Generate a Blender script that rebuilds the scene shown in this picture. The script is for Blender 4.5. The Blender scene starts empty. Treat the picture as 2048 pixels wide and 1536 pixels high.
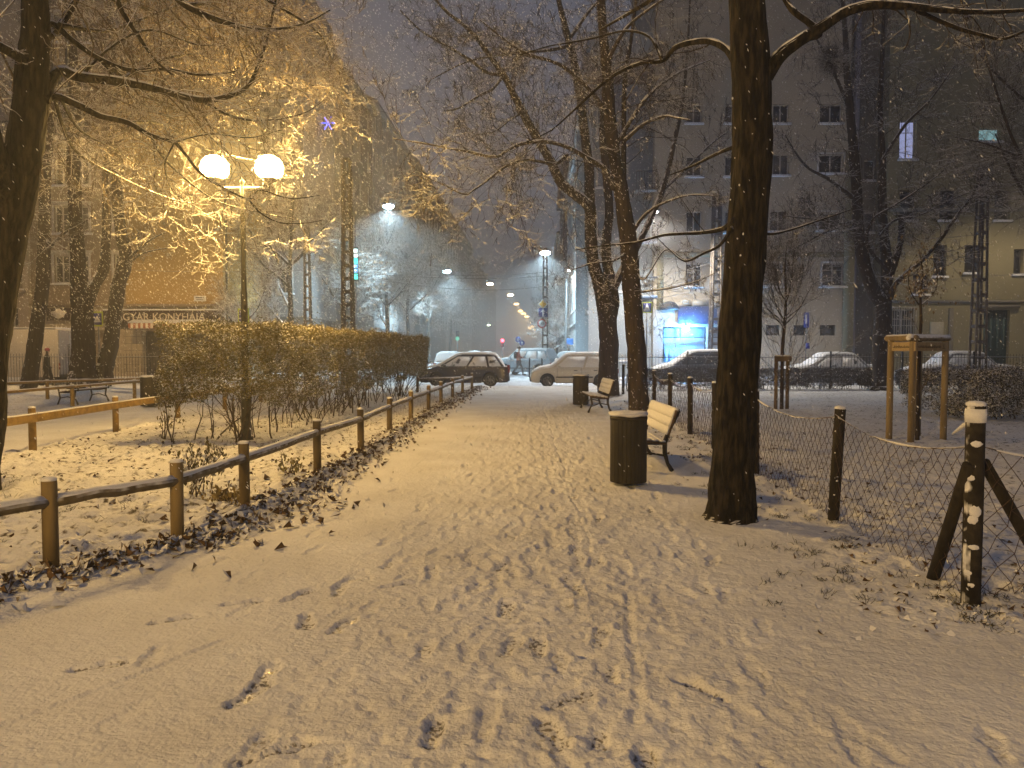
import bpy, math, random
import numpy as np
from mathutils import Vector, Matrix
R = math.radians
rng = np.random.default_rng(7)
random.seed(7)
sc = bpy.context.scene
COL = sc.collection

# ------------------------------------------------------------------ camera
FPX = 1500.0
PITCH = math.atan(68 / FPX)
CAMZ = 1.6
cam_d = bpy.data.cameras.new("camera")
cam_d.sensor_width = 36.0
cam_d.lens = FPX / 2048 * 36.0
cam_d.clip_start = 0.05
cam_d.clip_end = 3000
cam = bpy.data.objects.new("camera", cam_d)
COL.objects.link(cam)
cam.location = (0, 0, CAMZ)
cam.rotation_euler = (math.pi / 2 - PITCH, 0, 0)
sc.camera = cam

# ------------------------------------------------------------------ world: low cloud lit by the city
w = bpy.data.worlds.new("World")
sc.world = w
w.use_nodes = True
nt = w.node_tree
bg = nt.nodes["Background"]
tc = nt.nodes.new("ShaderNodeTexCoord")
sep = nt.nodes.new("ShaderNodeSeparateXYZ")
nt.links.new(tc.outputs["Generated"], sep.inputs[0])
rmp = nt.nodes.new("ShaderNodeValToRGB")
rmp.color_ramp.elements[0].position = 0.0
rmp.color_ramp.elements[0].color = (0.185, 0.205, 0.260, 1)
rmp.color_ramp.elements[1].position = 0.6
rmp.color_ramp.elements[1].color = (0.080, 0.087, 0.120, 1)
nt.links.new(sep.outputs[2], rmp.inputs[0])
nt.links.new(rmp.outputs[0], bg.inputs[0])
bg.inputs[1].default_value = 1.0

# ------------------------------------------------------------------ render settings
sc.view_settings.view_transform = 'Standard'
sc.view_settings.look = 'None'
sc.view_settings.exposure = 0.0
sc.view_settings.gamma = 1.0
sc.cycles.max_bounces = 5
sc.cycles.diffuse_bounces = 2
sc.cycles.glossy_bounces = 2
sc.cycles.transmission_bounces = 4
sc.cycles.transparent_max_bounces = 12
sc.cycles.volume_bounces = 0
sc.cycles.sample_clamp_indirect = 4.0
sc.cycles.sample_clamp_direct = 0
sc.cycles.use_denoising = True
sc.cycles.denoiser = 'OPENIMAGEDENOISE'
sc.cycles.use_adaptive_sampling = True
sc.cycles.adaptive_threshold = 0.02

SODIUM = (1.0, 0.605, 0.17)
SODIUM2 = (1.0, 0.62, 0.22)
COLD = (0.62, 0.88, 1.0)

# ------------------------------------------------------------------ pixel <-> world
CP, SP = math.cos(PITCH), math.sin(PITCH)
def ray(px, py):
    x = (px - 1024) / FPX; v = (768 - py) / FPX
    return np.array([x, CP + v * SP, -SP + v * CP])
def P(px, py, Y):
    d = ray(px, py); t = Y / d[1]
    return np.array([d[0] * t, Y, CAMZ + d[2] * t])
def G(px, py, z=0.0):
    d = ray(px, py); t = (z - CAMZ) / d[2]
    return np.array([d[0] * t, d[1] * t, z])

# ------------------------------------------------------------------ materials
MATS = {}
def nodes(name):
    m = bpy.data.materials.new(name); m.use_nodes = True
    n = m.node_tree; b = n.nodes["Principled BSDF"]
    return m, n, b
def setin(b, k, v):
    if k in b.inputs: b.inputs[k].default_value = v
def mat(name, c1, c2=None, rough=0.7, nscale=6.0, bump=0.0, bscale=None, metal=0.0, snow=None,
        snow_dir=(0, 0, 1), stretch=(1, 1, 1), spec=0.3, detail=4.0, emit=None, estr=0.0, contrast=(0.35, 0.65)):
    """two-tone noise material; snow=(threshold, softness) lays snow where the surface faces up or upwind"""
    if name in MATS: return MATS[name]
    m, n, b = nodes(name)
    b.inputs["Roughness"].default_value = rough
    b.inputs["Metallic"].default_value = metal
    setin(b, "Specular IOR Level", spec)
    geo = n.nodes.new("ShaderNodeNewGeometry")
    mp = n.nodes.new("ShaderNodeMapping"); mp.inputs["Scale"].default_value = stretch
    n.links.new(geo.outputs["Position"], mp.inputs[0])
    no = n.nodes.new("ShaderNodeTexNoise"); no.inputs["Scale"].default_value = nscale
    no.inputs["Detail"].default_value = detail
    n.links.new(mp.outputs[0], no.inputs["Vector"])
    out = None
    if c2 is None: c2 = tuple(x * 0.75 for x in c1)
    cr = n.nodes.new("ShaderNodeValToRGB")
    cr.color_ramp.elements[0].position = contrast[0]; cr.color_ramp.elements[0].color = (*c1, 1)
    cr.color_ramp.elements[1].position = contrast[1]; cr.color_ramp.elements[1].color = (*c2, 1)
    n.links.new(no.outputs["Fac"], cr.inputs[0])
    out = cr.outputs[0]
    if snow is not None:
        dt = n.nodes.new("ShaderNodeVectorMath"); dt.operation = 'DOT_PRODUCT'
        L = math.sqrt(sum(x * x for x in snow_dir))
        dt.inputs[1].default_value = tuple(x / L for x in snow_dir)
        n.links.new(geo.outputs["True Normal"], dt.inputs[0])
        n2 = n.nodes.new("ShaderNodeTexNoise"); n2.inputs["Scale"].default_value = 9.0
        n.links.new(geo.outputs["Position"], n2.inputs["Vector"])
        ad = n.nodes.new("ShaderNodeMath"); ad.operation = 'MULTIPLY_ADD'
        ad.inputs[1].default_value = 0.8; n.links.new(n2.outputs["Fac"], ad.inputs[0])
        n.links.new(dt.outputs["Value"], ad.inputs[2])
        mr = n.nodes.new("ShaderNodeMapRange")
        mr.inputs[1].default_value = snow[0] + 0.4; mr.inputs[2].default_value = snow[0] + 0.4 + snow[1]
        n.links.new(ad.outputs[0], mr.inputs[0])
        mx = n.nodes.new("ShaderNodeMixRGB"); mx.inputs[2].default_value = (0.78, 0.78, 0.80, 1)
        n.links.new(mr.outputs[0], mx.inputs[0]); n.links.new(out, mx.inputs[1])
        out = mx.outputs[0]
    n.links.new(out, b.inputs["Base Color"])
    if bump > 0:
        nb = n.nodes.new("ShaderNodeTexNoise"); nb.inputs["Scale"].default_value = bscale or nscale * 3
        nb.inputs["Detail"].default_value = 5
        n.links.new(mp.outputs[0], nb.inputs["Vector"])
        bp = n.nodes.new("ShaderNodeBump"); bp.inputs["Strength"].default_value = 1.0
        bp.inputs["Distance"].default_value = bump
        n.links.new(nb.outputs["Fac"], bp.inputs["Height"])
        n.links.new(bp.outputs[0], b.inputs["Normal"])
    if emit is not None:
        b.inputs["Emission Color"].default_value = (*emit, 1); b.inputs["Emission Strength"].default_value = estr
    MATS[name] = m
    return m
def emis(name, c, s):
    if name in MATS: return MATS[name]
    m = bpy.data.materials.new(name); m.use_nodes = True; n = m.node_tree
    n.nodes.clear()
    o = n.nodes.new("ShaderNodeOutputMaterial"); e = n.nodes.new("ShaderNodeEmission")
    e.inputs[0].default_value = (*c, 1); e.inputs[1].default_value = s
    n.links.new(e.outputs[0], o.inputs[0])
    MATS[name] = m; return m
def opal(name, c, s):
    """opal lamp glass: glows and lets the bulb's light through"""
    if name in MATS: return MATS[name]
    m = bpy.data.materials.new(name); m.use_nodes = True; n = m.node_tree
    n.nodes.clear()
    o = n.nodes.new("ShaderNodeOutputMaterial"); e = n.nodes.new("ShaderNodeEmission")
    e.inputs[0].default_value = (*c, 1); e.inputs[1].default_value = s
    t = n.nodes.new("ShaderNodeBsdfTransparent"); a = n.nodes.new("ShaderNodeAddShader")
    n.links.new(e.outputs[0], a.inputs[0]); n.links.new(t.outputs[0], a.inputs[1])
    n.links.new(a.outputs[0], o.inputs[0])
    m.cycles.emission_sampling = 'NONE'
    MATS[name] = m; return m
def facade_mat(name, c1, c2, streak=0.4, bump=0.004):
    """rendered wall: broad blotches, rain streaks and fine grain"""
    m, n, b = nodes(name)
    b.inputs["Roughness"].default_value = 0.9; setin(b, "Specular IOR Level", 0.15)
    geo = n.nodes.new("ShaderNodeNewGeometry")
    a = n.nodes.new("ShaderNodeTexNoise"); a.inputs["Scale"].default_value = 0.35; a.inputs["Detail"].default_value = 6
    n.links.new(geo.outputs["Position"], a.inputs["Vector"])
    mp = n.nodes.new("ShaderNodeMapping"); mp.inputs["Scale"].default_value = (2.2, 2.2, 0.12)
    n.links.new(geo.outputs["Position"], mp.inputs[0])
    s = n.nodes.new("ShaderNodeTexNoise"); s.inputs["Scale"].default_value = 1.0; s.inputs["Detail"].default_value = 5
    n.links.new(mp.outputs[0], s.inputs["Vector"])
    mx = n.nodes.new("ShaderNodeMath"); mx.operation = 'MULTIPLY_ADD'; mx.inputs[1].default_value = streak
    n.links.new(s.outputs["Fac"], mx.inputs[0]); n.links.new(a.outputs["Fac"], mx.inputs[2])
    cr = n.nodes.new("ShaderNodeValToRGB")
    cr.color_ramp.elements[0].position = 0.45; cr.color_ramp.elements[0].color = (*c1, 1)
    cr.color_ramp.elements[1].position = 0.85; cr.color_ramp.elements[1].color = (*c2, 1)
    n.links.new(mx.outputs[0], cr.inputs[0]); n.links.new(cr.outputs[0], b.inputs["Base Color"])
    g = n.nodes.new("ShaderNodeTexNoise"); g.inputs["Scale"].default_value = 30; g.inputs["Detail"].default_value = 4
    n.links.new(geo.outputs["Position"], g.inputs["Vector"])
    bp = n.nodes.new("ShaderNodeBump"); bp.inputs["Distance"].default_value = bump
    n.links.new(g.outputs["Fac"], bp.inputs["Height"]); n.links.new(bp.outputs[0], b.inputs["Normal"])
    MATS[name] = m
    return m

# ------------------------------------------------------------------ mesh building
class MB:
    def __init__(s): s.v = []; s.f = []; s.n = 0
    def add(s, v, f):
        v = np.asarray(v, float).reshape(-1, 3)
        s.v.append(v)
        if isinstance(f, np.ndarray): s.f.append(f + s.n)
        else:
            for q in f: s.f.append(np.array([q]) + s.n)
        s.n += len(v); return s
    def box(s, c, size, rot=None):
        x, y, z = np.array(size) / 2
        v = np.array([[-x,-y,-z],[x,-y,-z],[x,y,-z],[-x,y,-z],[-x,-y,z],[x,-y,z],[x,y,z],[-x,y,z]])
        if rot is not None:
            v = v @ np.array(Matrix.Rotation(rot[1], 3, rot[0])).T
        return s.add(v + np.array(c), np.array([[0,3,2,1],[4,5,6,7],[0,1,5,4],[1,2,6,5],[2,3,7,6],[3,0,4,7]]))
    def box2(s, a, b):
        a = np.array(a, float); b = np.array(b, float)
        return s.box((a + b) / 2, np.abs(b - a))
    def tube(s, pts, rad, k=8, cap=True, jit=0.0, ry=1.0):
        pts = np.asarray(pts, float); n = len(pts)
        rad = np.broadcast_to(np.asarray(rad, float), (n,))
        t = np.gradient(pts, axis=0); t /= np.linalg.norm(t, axis=1)[:, None] + 1e-9
        ref = np.array([0, 0, 1.0]) if abs(t[0][2]) < 0.8 else np.array([0, 1.0, 0])
        a = np.cross(t, ref); a /= np.linalg.norm(a, axis=1)[:, None] + 1e-9
        b = np.cross(t, a)
        th = np.arange(k) * 2 * math.pi / k
        r = rad[:, None] * (1 + (jit * (rng.random((n, k)) - .5) if jit else 0))
        v = pts[:, None, :] + r[..., None] * (np.cos(th)[None, :, None] * a[:, None, :] + ry * np.sin(th)[None, :, None] * b[:, None, :])
        i = np.arange(n - 1)[:, None] * k; j = np.arange(k)[None, :]; j2 = (j + 1) % k
        f = np.stack([i + j, i + k + j, i + k + j2, i + j2], -1).reshape(-1, 4)
        s.add(v.reshape(-1, 3), f)
        if cap:
            base = s.n - n * k
            s.f.append(np.array([[base + q for q in range(k)]]))
            s.f.append(np.array([[base + (n - 1) * k + q for q in reversed(range(k))]]))
        return s
    def lathe(s, c, prof, k=16, ax='z'):
        """prof: list of (radius, height)"""
        th = np.arange(k) * 2 * math.pi / k; vs = []
        for r, h in prof:
            q = np.stack([r * np.cos(th), r * np.sin(th), np.full(k, h)], 1)
            if ax == 'y': q = q[:, [0, 2, 1]]
            if ax == 'x': q = q[:, [2, 0, 1]]
            vs.append(q)
        n = len(prof); i = np.arange(n - 1)[:, None] * k; j = np.arange(k)[None, :]; j2 = (j + 1) % k
        f = np.stack([i + j, i + j2, i + k + j2, i + k + j], -1).reshape(-1, 4)
        s.add(np.concatenate(vs) + np.array(c), f)
        base = s.n - n * k
        s.f.append(np.array([[base + q for q in reversed(range(k))]]))
        s.f.append(np.array([[base + (n - 1) * k + q for q in range(k)]]))
        return s
    def ball(s, c, r, k=12, m=8, sc3=(1, 1, 1), jit=0.0):
        ph = np.linspace(0, math.pi, m + 1); th = np.arange(k) * 2 * math.pi / k
        v = np.stack([np.sin(ph)[:, None] * np.cos(th), np.sin(ph)[:, None] * np.sin(th), -np.cos(ph)[:, None] * np.ones(k)], -1)
        v = v * r * np.array(sc3)
        if jit: v *= 1 + jit * (rng.random(v.shape[:2])[..., None] - .5)
        i = np.arange(m)[:, None] * k; j = np.arange(k)[None, :]; j2 = (j + 1) % k
        f = np.stack([i + j, i + j2, i + k + j2, i + k + j], -1).reshape(-1, 4)
        return s.add(v.reshape(-1, 3) + np.array(c), f)
    def prism(s, poly, a, b, axis='y'):
        """extrude a 2-D polygon (x,z) from y=a to y=b, or (y,z) along x, or (x,y) along z"""
        n = len(poly); p = np.array(poly, float)
        def lift(t):
            c = np.full(n, float(t))
            return np.stack({'y': [p[:, 0], c, p[:, 1]], 'x': [c, p[:, 0], p[:, 1]], 'z': [p[:, 0], p[:, 1], c]}[axis], 1)
        v = np.concatenate([lift(a), lift(b)])
        f = [list(range(n)), list(range(2 * n - 1, n - 1, -1))] + [[i, i + n, (i + 1) % n + n, (i + 1) % n] for i in range(n)]
        return s.add(v, f)
    def build(s, name, m=None, parent=None, world=False, smooth=False, bevel=0.0, origin=None, at=None):
        v = np.concatenate(s.v) if s.v else np.zeros((0, 3))
        if world and parent is not None: v = v - np.array(ROOT[parent.name])
        if origin is not None: v = v - np.array(origin)
        me = bpy.data.meshes.new(name)
        me.vertices.add(len(v)); me.vertices.foreach_set("co", v.astype(np.float32).ravel())
        li = []; lt = []
        for f in s.f:
            li.append(f.ravel()); lt.append(np.full(len(f), f.shape[1]))
        li = np.concatenate(li).astype(np.int32); lt = np.concatenate(lt).astype(np.int32)
        me.loops.add(len(li)); me.loops.foreach_set("vertex_index", li)
        me.polygons.add(len(lt))
        me.polygons.foreach_set("loop_start", np.concatenate([[0], np.cumsum(lt)[:-1]]).astype(np.int32))
        me.polygons.foreach_set("loop_total", lt)
        me.update(calc_edges=True); me.validate()
        if smooth: me.polygons.foreach_set("use_smooth", np.ones(len(me.polygons), bool))
        o = bpy.data.objects.new(name, me); COL.objects.link(o)
        if m is not None: me.materials.append(m)
        if parent is not None: o.parent = parent
        if origin is not None: o.location = origin
        if at is not None: o.location = at
        if bevel:
            bm = o.modifiers.new("bevel", 'BEVEL'); bm.width = bevel; bm.segments = 2; bm.limit_method = 'ANGLE'
        return o
ROOT = {}
def thing(name, label, cat, loc=(0, 0, 0), rz=0.0, group=None):
    o = bpy.data.objects.new(name, None); COL.objects.link(o)
    o.location = loc; o.rotation_euler = (0, 0, rz); o.empty_display_size = 0.2
    o["label"] = label; o["category"] = cat
    if group: o["group"] = group
    ROOT[o.name] = tuple(float(x) for x in loc)
    return o
def tag(o, label, cat, group=None):
    o["label"] = label; o["category"] = cat
    if group: o["group"] = group
    return o
def struct(o, k='structure'): o["kind"] = k; return o
def copy_tree(o, parent=None):
    c = o.copy(); COL.objects.link(c); c.parent = parent
    for ch in o.children: copy_tree(ch, c)
    return c
def text(name, s, m, size, loc, parent=None, ext=0.01, width=None, rz=0.0):
    cu = bpy.data.curves.new("t", 'FONT'); cu.body = s; cu.size = size; cu.extrude = ext
    cu.align_x = 'CENTER'; cu.align_y = 'CENTER'
    o = bpy.data.objects.new("t", cu); COL.objects.link(o)
    bpy.context.view_layer.update()
    me = bpy.data.meshes.new_from_object(o.evaluated_get(bpy.context.evaluated_depsgraph_get()))
    bpy.data.objects.remove(o)
    if width:
        co = np.array([q.co[:] for q in me.vertices]); wd = co[:, 0].max() - co[:, 0].min()
        for q in me.vertices: q.co.x *= width / wd
    for q in me.vertices: q.co = (q.co.x, -q.co.z, q.co.y)
    me.materials.clear(); me.materials.append(m)
    o = bpy.data.objects.new(name, me); COL.objects.link(o)
    if parent is not None: loc = np.array(loc) - np.array(ROOT[parent.name]); o.parent = parent
    o.location = loc; o.rotation_euler = (0, 0, rz)
    return o
def down_light(loc, power, color, parent, name="lamp_bulb", ang=152):
    d = bpy.data.lights.new(name, 'SPOT'); d.energy = power; d.color = color; d.shadow_soft_size = .12; d.spot_size = math.radians(ang); d.spot_blend = .5
    o = bpy.data.objects.new(name, d); COL.objects.link(o); o.parent = parent; o.location = np.array(loc) - np.array(ROOT[parent.name]); return o
def lamp_light(loc, power, color, r=0.12, name="lamp_bulb", parent=None):
    d = bpy.data.lights.new(name, 'POINT'); d.energy = power; d.color = color; d.shadow_soft_size = r
    o = bpy.data.objects.new(name, d); COL.objects.link(o)
    if parent is not None:
        o.parent = parent; loc = np.array(loc) - np.array(ROOT[parent.name])
    o.location = loc
    return o

# ------------------------------------------------------------------ numpy noise
def vnoise(x, y, seed=0):
    xi = np.floor(x).astype(np.int64); yi = np.floor(y).astype(np.int64)
    fx = x - xi; fy = y - yi; fx = fx * fx * (3 - 2 * fx); fy = fy * fy * (3 - 2 * fy)
    def h(a, b):
        n = (a * 374761393 + b * 668265263 + seed * 1442695041) & 0xFFFFFFFF
        n = ((n ^ (n >> 13)) * 1274126177) & 0xFFFFFFFF
        return ((n ^ (n >> 16)) & 0xFFFFFF) / float(0xFFFFFF)
    return (h(xi, yi) * (1 - fx) + h(xi + 1, yi) * fx) * (1 - fy) + (h(xi, yi + 1) * (1 - fx) + h(xi + 1, yi + 1) * fx) * fy
def fbm(x, y, o=4, seed=0, g=0.5):
    s = 0; a = 1; t = 0
    for i in range(o):
        s = s + a * vnoise(x * 2 ** i, y * 2 ** i, seed + i * 17); t += a; a *= g
    return s / t

# common materials
M_snow = mat("snow", (0.80, 0.80, 0.82), (0.74, 0.74, 0.76), rough=0.75, nscale=30, bump=0.004, bscale=60)
M_bark = mat("bark", (0.064, 0.048, 0.034), (0.020, 0.015, 0.011), rough=0.95, nscale=16, bump=0.035, bscale=22, stretch=(1, 1, 0.16), snow=(0.36, 0.15), snow_dir=(-0.15, -0.1, 1))
M_barkdark = mat("dark bark", (0.040, 0.031, 0.020), (0.007, 0.006, 0.005), rough=0.95, nscale=24, bump=0.06, bscale=26, stretch=(1, 1, 0.22), contrast=(0.38, 0.56), snow=(0.62, 0.15), snow_dir=(-0.15, -0.1, 1))
M_twig = mat("twig", (0.072, 0.054, 0.038), (0.036, 0.027, 0.019), rough=0.9, nscale=20, snow=(0.32, 0.22), snow_dir=(-0.2, 0, 1))
M_twigsnow = mat("snowy twig", (0.17, 0.13, 0.085), (0.08, 0.06, 0.04), rough=0.9, nscale=12, snow=(0.05, 0.45), snow_dir=(-0.4, -0.3, 0.8))
M_wood = mat("weathered wood", (0.23, 0.165, 0.075), (0.085, 0.060, 0.028), rough=0.8, nscale=5, bump=0.004, stretch=(1, 1, 0.2), bscale=30)
M_woodgrey = mat("dark rail wood", (0.20, 0.16, 0.10), (0.09, 0.07, 0.04), rough=0.85, nscale=12, bump=0.004, snow=(0.05, 0.3), snow_dir=(-.2, -.1, 1))
M_postsnow = mat("snow-plastered post", (0.040, 0.034, 0.026), (0.018, 0.015, 0.012), rough=0.9, nscale=14, bump=0.006, snow=(0.92, 0.12), snow_dir=(-1, -.35, .1))
M_guard = mat("pale guard wood", (0.34, 0.26, 0.14), (0.20, 0.15, 0.08), rough=0.8, nscale=6, bump=0.004, stretch=(1, 1, 0.2), bscale=30)
M_darkpost = mat("dark post wood", (0.040, 0.034, 0.026), (0.018, 0.015, 0.012), rough=0.9, nscale=14, bump=0.006, stretch=(1, 1, 0.3))
M_iron = mat("black iron", (0.020, 0.020, 0.022), (0.012, 0.012, 0.012), rough=0.5, metal=0.3, snow=(0.85, 0.1))
M_castiron = mat("cast iron", (0.05, 0.045, 0.04), (0.03, 0.026, 0.022), rough=0.6, nscale=20, bump=0.002)
M_steel = mat("grey steel", (0.22, 0.23, 0.24), (0.15, 0.15, 0.16), rough=0.5, metal=0.4)
M_rubber = mat("rubber", (0.02, 0.02, 0.02), (0.03, 0.03, 0.03), rough=0.8)
M_wire = mat("rusty wire", (0.10, 0.065, 0.05), (0.06, 0.04, 0.03), rough=0.7, metal=0.2, snow=(0.6, 0.2))
# ------------------------------------------------------------------ layout lines
LPOST = [(103, 1150), (355, 1087), (490, 1022), (635, 945), (722, 905), (779, 868), (822, 843), (857, 824), (882, 811), (905, 798), (925, 789), (944, 781)]
LP = np.array([G(*p) for p in LPOST])
lp0 = LP[0] + (LP[0] - LP[1]) * 1.0
LPALL = np.vstack([[lp0 + (LP[0] - LP[1]) * 1.6], [lp0], LP, [[LP[-1][0] + 0.15, 33.5, 0]]])
def XL(Y): return np.interp(Y, LPALL[:, 1], LPALL[:, 0])
def XR(Y): return 2.89 + 0.05 * (np.asarray(Y) - 4.66)
YK = 33.4        # kerb of the cross street
ROADZ = -0.10

# ------------------------------------------------------------------ the park ground: one fine height field
def axis_pts(c0, c1, s0, g, lo, hi):
    mid = np.arange(c0, c1, s0); up = [mid[-1]]; s = s0
    while up[-1] < hi: s *= g; up.append(up[-1] + s)
    dn = [mid[0]]; s = s0
    while dn[-1] > lo: s *= g; dn.append(dn[-1] - s)
    return np.concatenate([np.array(dn[:0:-1]), mid, np.array(up[1:])])
gx = axis_pts(-2.4, 2.6, 0.0145, 1.012, -34, 34)
gy = axis_pts(2.3, 5.0, 0.0135, 1.0105, -9, YK)
gy[-1] = YK - 0.15
X, Y = np.meshgrid(gx, gy)
xl = XL(Y); xr = XR(Y)
def sstep(a, b, x):
    t = np.clip((x - a) / (b - a), 0, 1); return t * t * (3 - 2 * t)
bedL = sstep(0.02, -0.10, X - xl) * sstep(-7.95, -7.75, X)
lawnLL = sstep(-12.3, -12.6, X)
bedR = sstep(-0.30, 0.1, X - xr) * sstep(4.1, 4.7, Y)
messR = np.exp(-((X - xr + 0.25) / 0.55) ** 2) * sstep(3.6, 5.0, Y)
drift = np.exp(-((X - xl - 0.17) / (0.20 + 0.03 * vnoise(Y * 2, Y * 0, 5))) ** 2)
H = 0.03 * (fbm(X / 1.8, Y / 1.8, 3, 1) - .5)
H += 0.009 * (fbm(X / 0.07, Y / 0.06, 4, 2) - .5) + 0.012 * (fbm(X / 0.35, Y / 0.22, 3, 3) - .5)
feet = np.exp(-((X - .1 - .045 * Y) / 1.25) ** 2); crumb = fbm(X / .055, Y / .05, 3, 12)
H += feet * (0.026 * np.maximum(crumb - .48, 0) * 2 - 0.05 * np.maximum(fbm(X / .12, Y / .10, 3, 13) - .55, 0) * 2)
lump = fbm(X / 0.16, Y / 0.13, 4, 4)
H += bedL * (0.20 * np.maximum(lump - 0.42, 0) + 0.05 * (fbm(X / .6, Y / .6, 2, 8) - .5))
H += (bedR + 0.7 * messR) * (0.11 * np.maximum(fbm(X / 0.13, Y / 0.11, 4, 9) - 0.45, 0))
H += drift * (0.045 + 0.10 * (fbm(X / 0.12, Y / 0.12, 3, 11) - .4))
H += lawnLL * 0.05 * (lump - .5)
PRS = np.zeros_like(H)
def window(cx, cy, r):
    a = np.searchsorted(gx, cx - r); b = np.searchsorted(gx, cx + r)
    c = np.searchsorted(gy, cy - r); d = np.searchsorted(gy, cy + r)
    return slice(c, d), slice(a, b)
def footprint(cx, cy, ang, depth, fill=0.0, L=0.29, tread=True):
    sl = window(cx, cy, 0.24)
    x = X[sl] - cx; y = Y[sl] - cy
    if x.size < 9: return
    u = x * math.sin(ang) + y * math.cos(ang); v = x * math.cos(ang) - y * math.sin(ang)
    q = fbm(x / 0.05 + cx * 9, y / 0.05 + cy * 7, 2, 21) * 0.55 - 0.27
    d1 = np.hypot((u - 0.055) / 0.095, v / 0.048); d2 = np.hypot((u + 0.095) / 0.052, v / 0.036)
    d3 = np.hypot((u + 0.02) / 0.09, v / 0.030)
    d = np.minimum(np.minimum(d1, d2), d3) + q
    m = sstep(1.18, 0.86, d); rim = np.exp(-((d - 1.32) / 0.2) ** 2)
    depth = depth * .68
    hh = -depth * m * (1 - fill) + 0.16 * depth * rim * (0.4 + fbm(x / .03 + cy, y / .03, 2, 5))
    if tread: hh += 0.004 * m * np.sin(u * 2 * math.pi / 0.026) * (1 - fill)
    # a print wipes out what lay there before
    H[sl] = H[sl] * (1 - 0.5 * m) + hh
    PRS[sl] = np.maximum(PRS[sl] * (1 - .6 * m * fill), m * (1 - fill) * min(1, depth / 0.022))
def tracks():
    for k in range(26):
        x0 = rng.uniform(-1.9, 1.35); drift_ = rng.normal(0, 0.025); y = rng.uniform(1.2, 2.2); side = 1
        dirn = 1 if rng.random() < .5 else -1
        fill = rng.choice([0.05, 0.3, 0.6, 0.75]); ph = rng.uniform(0, 6)
        while y < 32:
            y += rng.normal(0.66, 0.06); side = -side
            x = x0 + 0.05 * (y - 3) + drift_ * (y - 3) + side * 0.10 + 0.15 * math.sin(y * .35 + ph)
            lo, hi = float(XL(y)) + 0.7, float(XR(y)) - 0.75
            if not lo < x < hi: x = min(max(x, lo), hi) + rng.normal(0, .08)
            a = 0.05 + side * 0.14 + rng.normal(0, .08) + (math.pi if dirn < 0 else 0)
            footprint(x, y, a, rng.uniform(.018, .034), min(.9, max(0, fill + rng.normal(0, .12))))
def scatter_prints():
    for k in range(340):
        y = rng.uniform(2.4, 9.5); x = rng.normal(0.25 + 0.05 * y, 0.75)
        if x > 1.5: continue
        footprint(x, y, rng.uniform(-0.5, 0.5) + rng.choice([0, math.pi]), rng.uniform(.012, .03), rng.uniform(0.3, .9))
tracks(); scatter_prints()
# prints the photograph shows singly
for px, py, a, dp, fl in [(1402, 1375, -0.62, .040, 0), (612, 1240, 2.9, .034, 0), (500, 1385, 0.35, .034, 0), (555, 1500, 0.9, .038, 0),
                          (690, 1165, .4, .026, .2), (1105, 1460, -.35, .036, 0), (868, 1460, .05, .036, 0), (1200, 1270, .2, .030, .1),
                          (850, 1300, .1, .030, .2), (1150, 1100, .2, .03, .1), (1020, 1290, .3, .03, .1), (1140, 1395, .9, .034, .1),
                          (350, 1240, 1.05, .026, 0), (600, 1190, .5, .03, 0), (200, 1330, 1.1, .03, 0), (1010, 1130, .4, .03, .1),
                          (930, 1110, .9, .03, .1), (800, 1170, 1.0, .03, .1), (1260, 1240, -.2, .026, .2), (490, 1205, 1.2, .024, 0),
                          (1010, 1215, .1, .032, 0), (1290, 1525, .2, .036, 0), (1990, 1490, .3, .03, .3), (1590, 1480, 1.2, .024, .5)]:
    g = G(px, py); footprint(g[0], g[1], a, dp, fl)
def wheel(p, q, wd, depth, press=0.4):
    p = G(*p)[:2]; q = G(*q)[:2]; L = np.linalg.norm(q - p); t = (q - p) / L
    sx = X - p[0]; sy = Y - p[1]; u = sx * t[0] + sy * t[1]
    v = -sx * t[1] + sy * t[0] + 0.02 * np.sin(u * 1.7) + 0.012 * np.sin(u * 5)
    m = sstep(wd, wd * .6, np.abs(v)) * sstep(-.2, 0, u) * sstep(L + .2, L, u) * sstep(.25, .45, fbm(u / .3, v * 0 + wd * 90, 3, 31))
    H[:] += -depth * m + 0.4 * depth * np.exp(-((np.abs(v) - wd * 1.3) / (wd * .4)) ** 2) * sstep(-.2, 0, u) * sstep(L + .2, L, u)
    H[:] += m * 0.003 * np.sin(u * 2 * math.pi / 0.035)
    PRS[:] = np.maximum(PRS, press * m)
wheel((1272, 1420), (1250, 1190), .03, .010, .3); wheel((1180, 1100), (1082, 800), .022, .008, .1)

wheel((20, 1445), (420, 1290), .03, .008, .1)


# paving joints that still show faintly across the near path
# fallen-snow rim along the left path edge
GH = H
def hgt(x, y):
    i = np.clip(np.searchsorted(gx, x), 0, len(gx) - 1); j = np.clip(np.searchsorted(gy, y), 0, len(gy) - 1)
    return GH[j, i]
nxg, nyg = len(gx), len(gy)
gv = np.stack([X, Y, H], -1).reshape(-1, 3)
ii = np.arange(nyg - 1)[:, None] * nxg + np.arange(nxg - 1)[None, :]
faces = np.stack([ii, ii + 1, ii + nxg + 1, ii + nxg], -1).reshape(-1, 4)
zone = np.zeros((nyg - 1, nxg - 1), int)   # 0 path, 1 planting bed, 2 right lawn, 3 far left lawn, 4 left path
cx_ = (X[:-1, :-1] + X[1:, 1:]) / 2; cy_ = (Y[:-1, :-1] + Y[1:, 1:]) / 2
zone[(cx_ < XL(cy_)) & (cx_ > -7.8)] = 1
zone[(cx_ < -7.8)] = 4
zone[(cx_ < -12.4)] = 3
zone[(cx_ > XR(cy_)) & (cy_ > 4.4)] = 2
zone[(cy_ > 31.6)] = 0
zone = zone.ravel()

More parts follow.
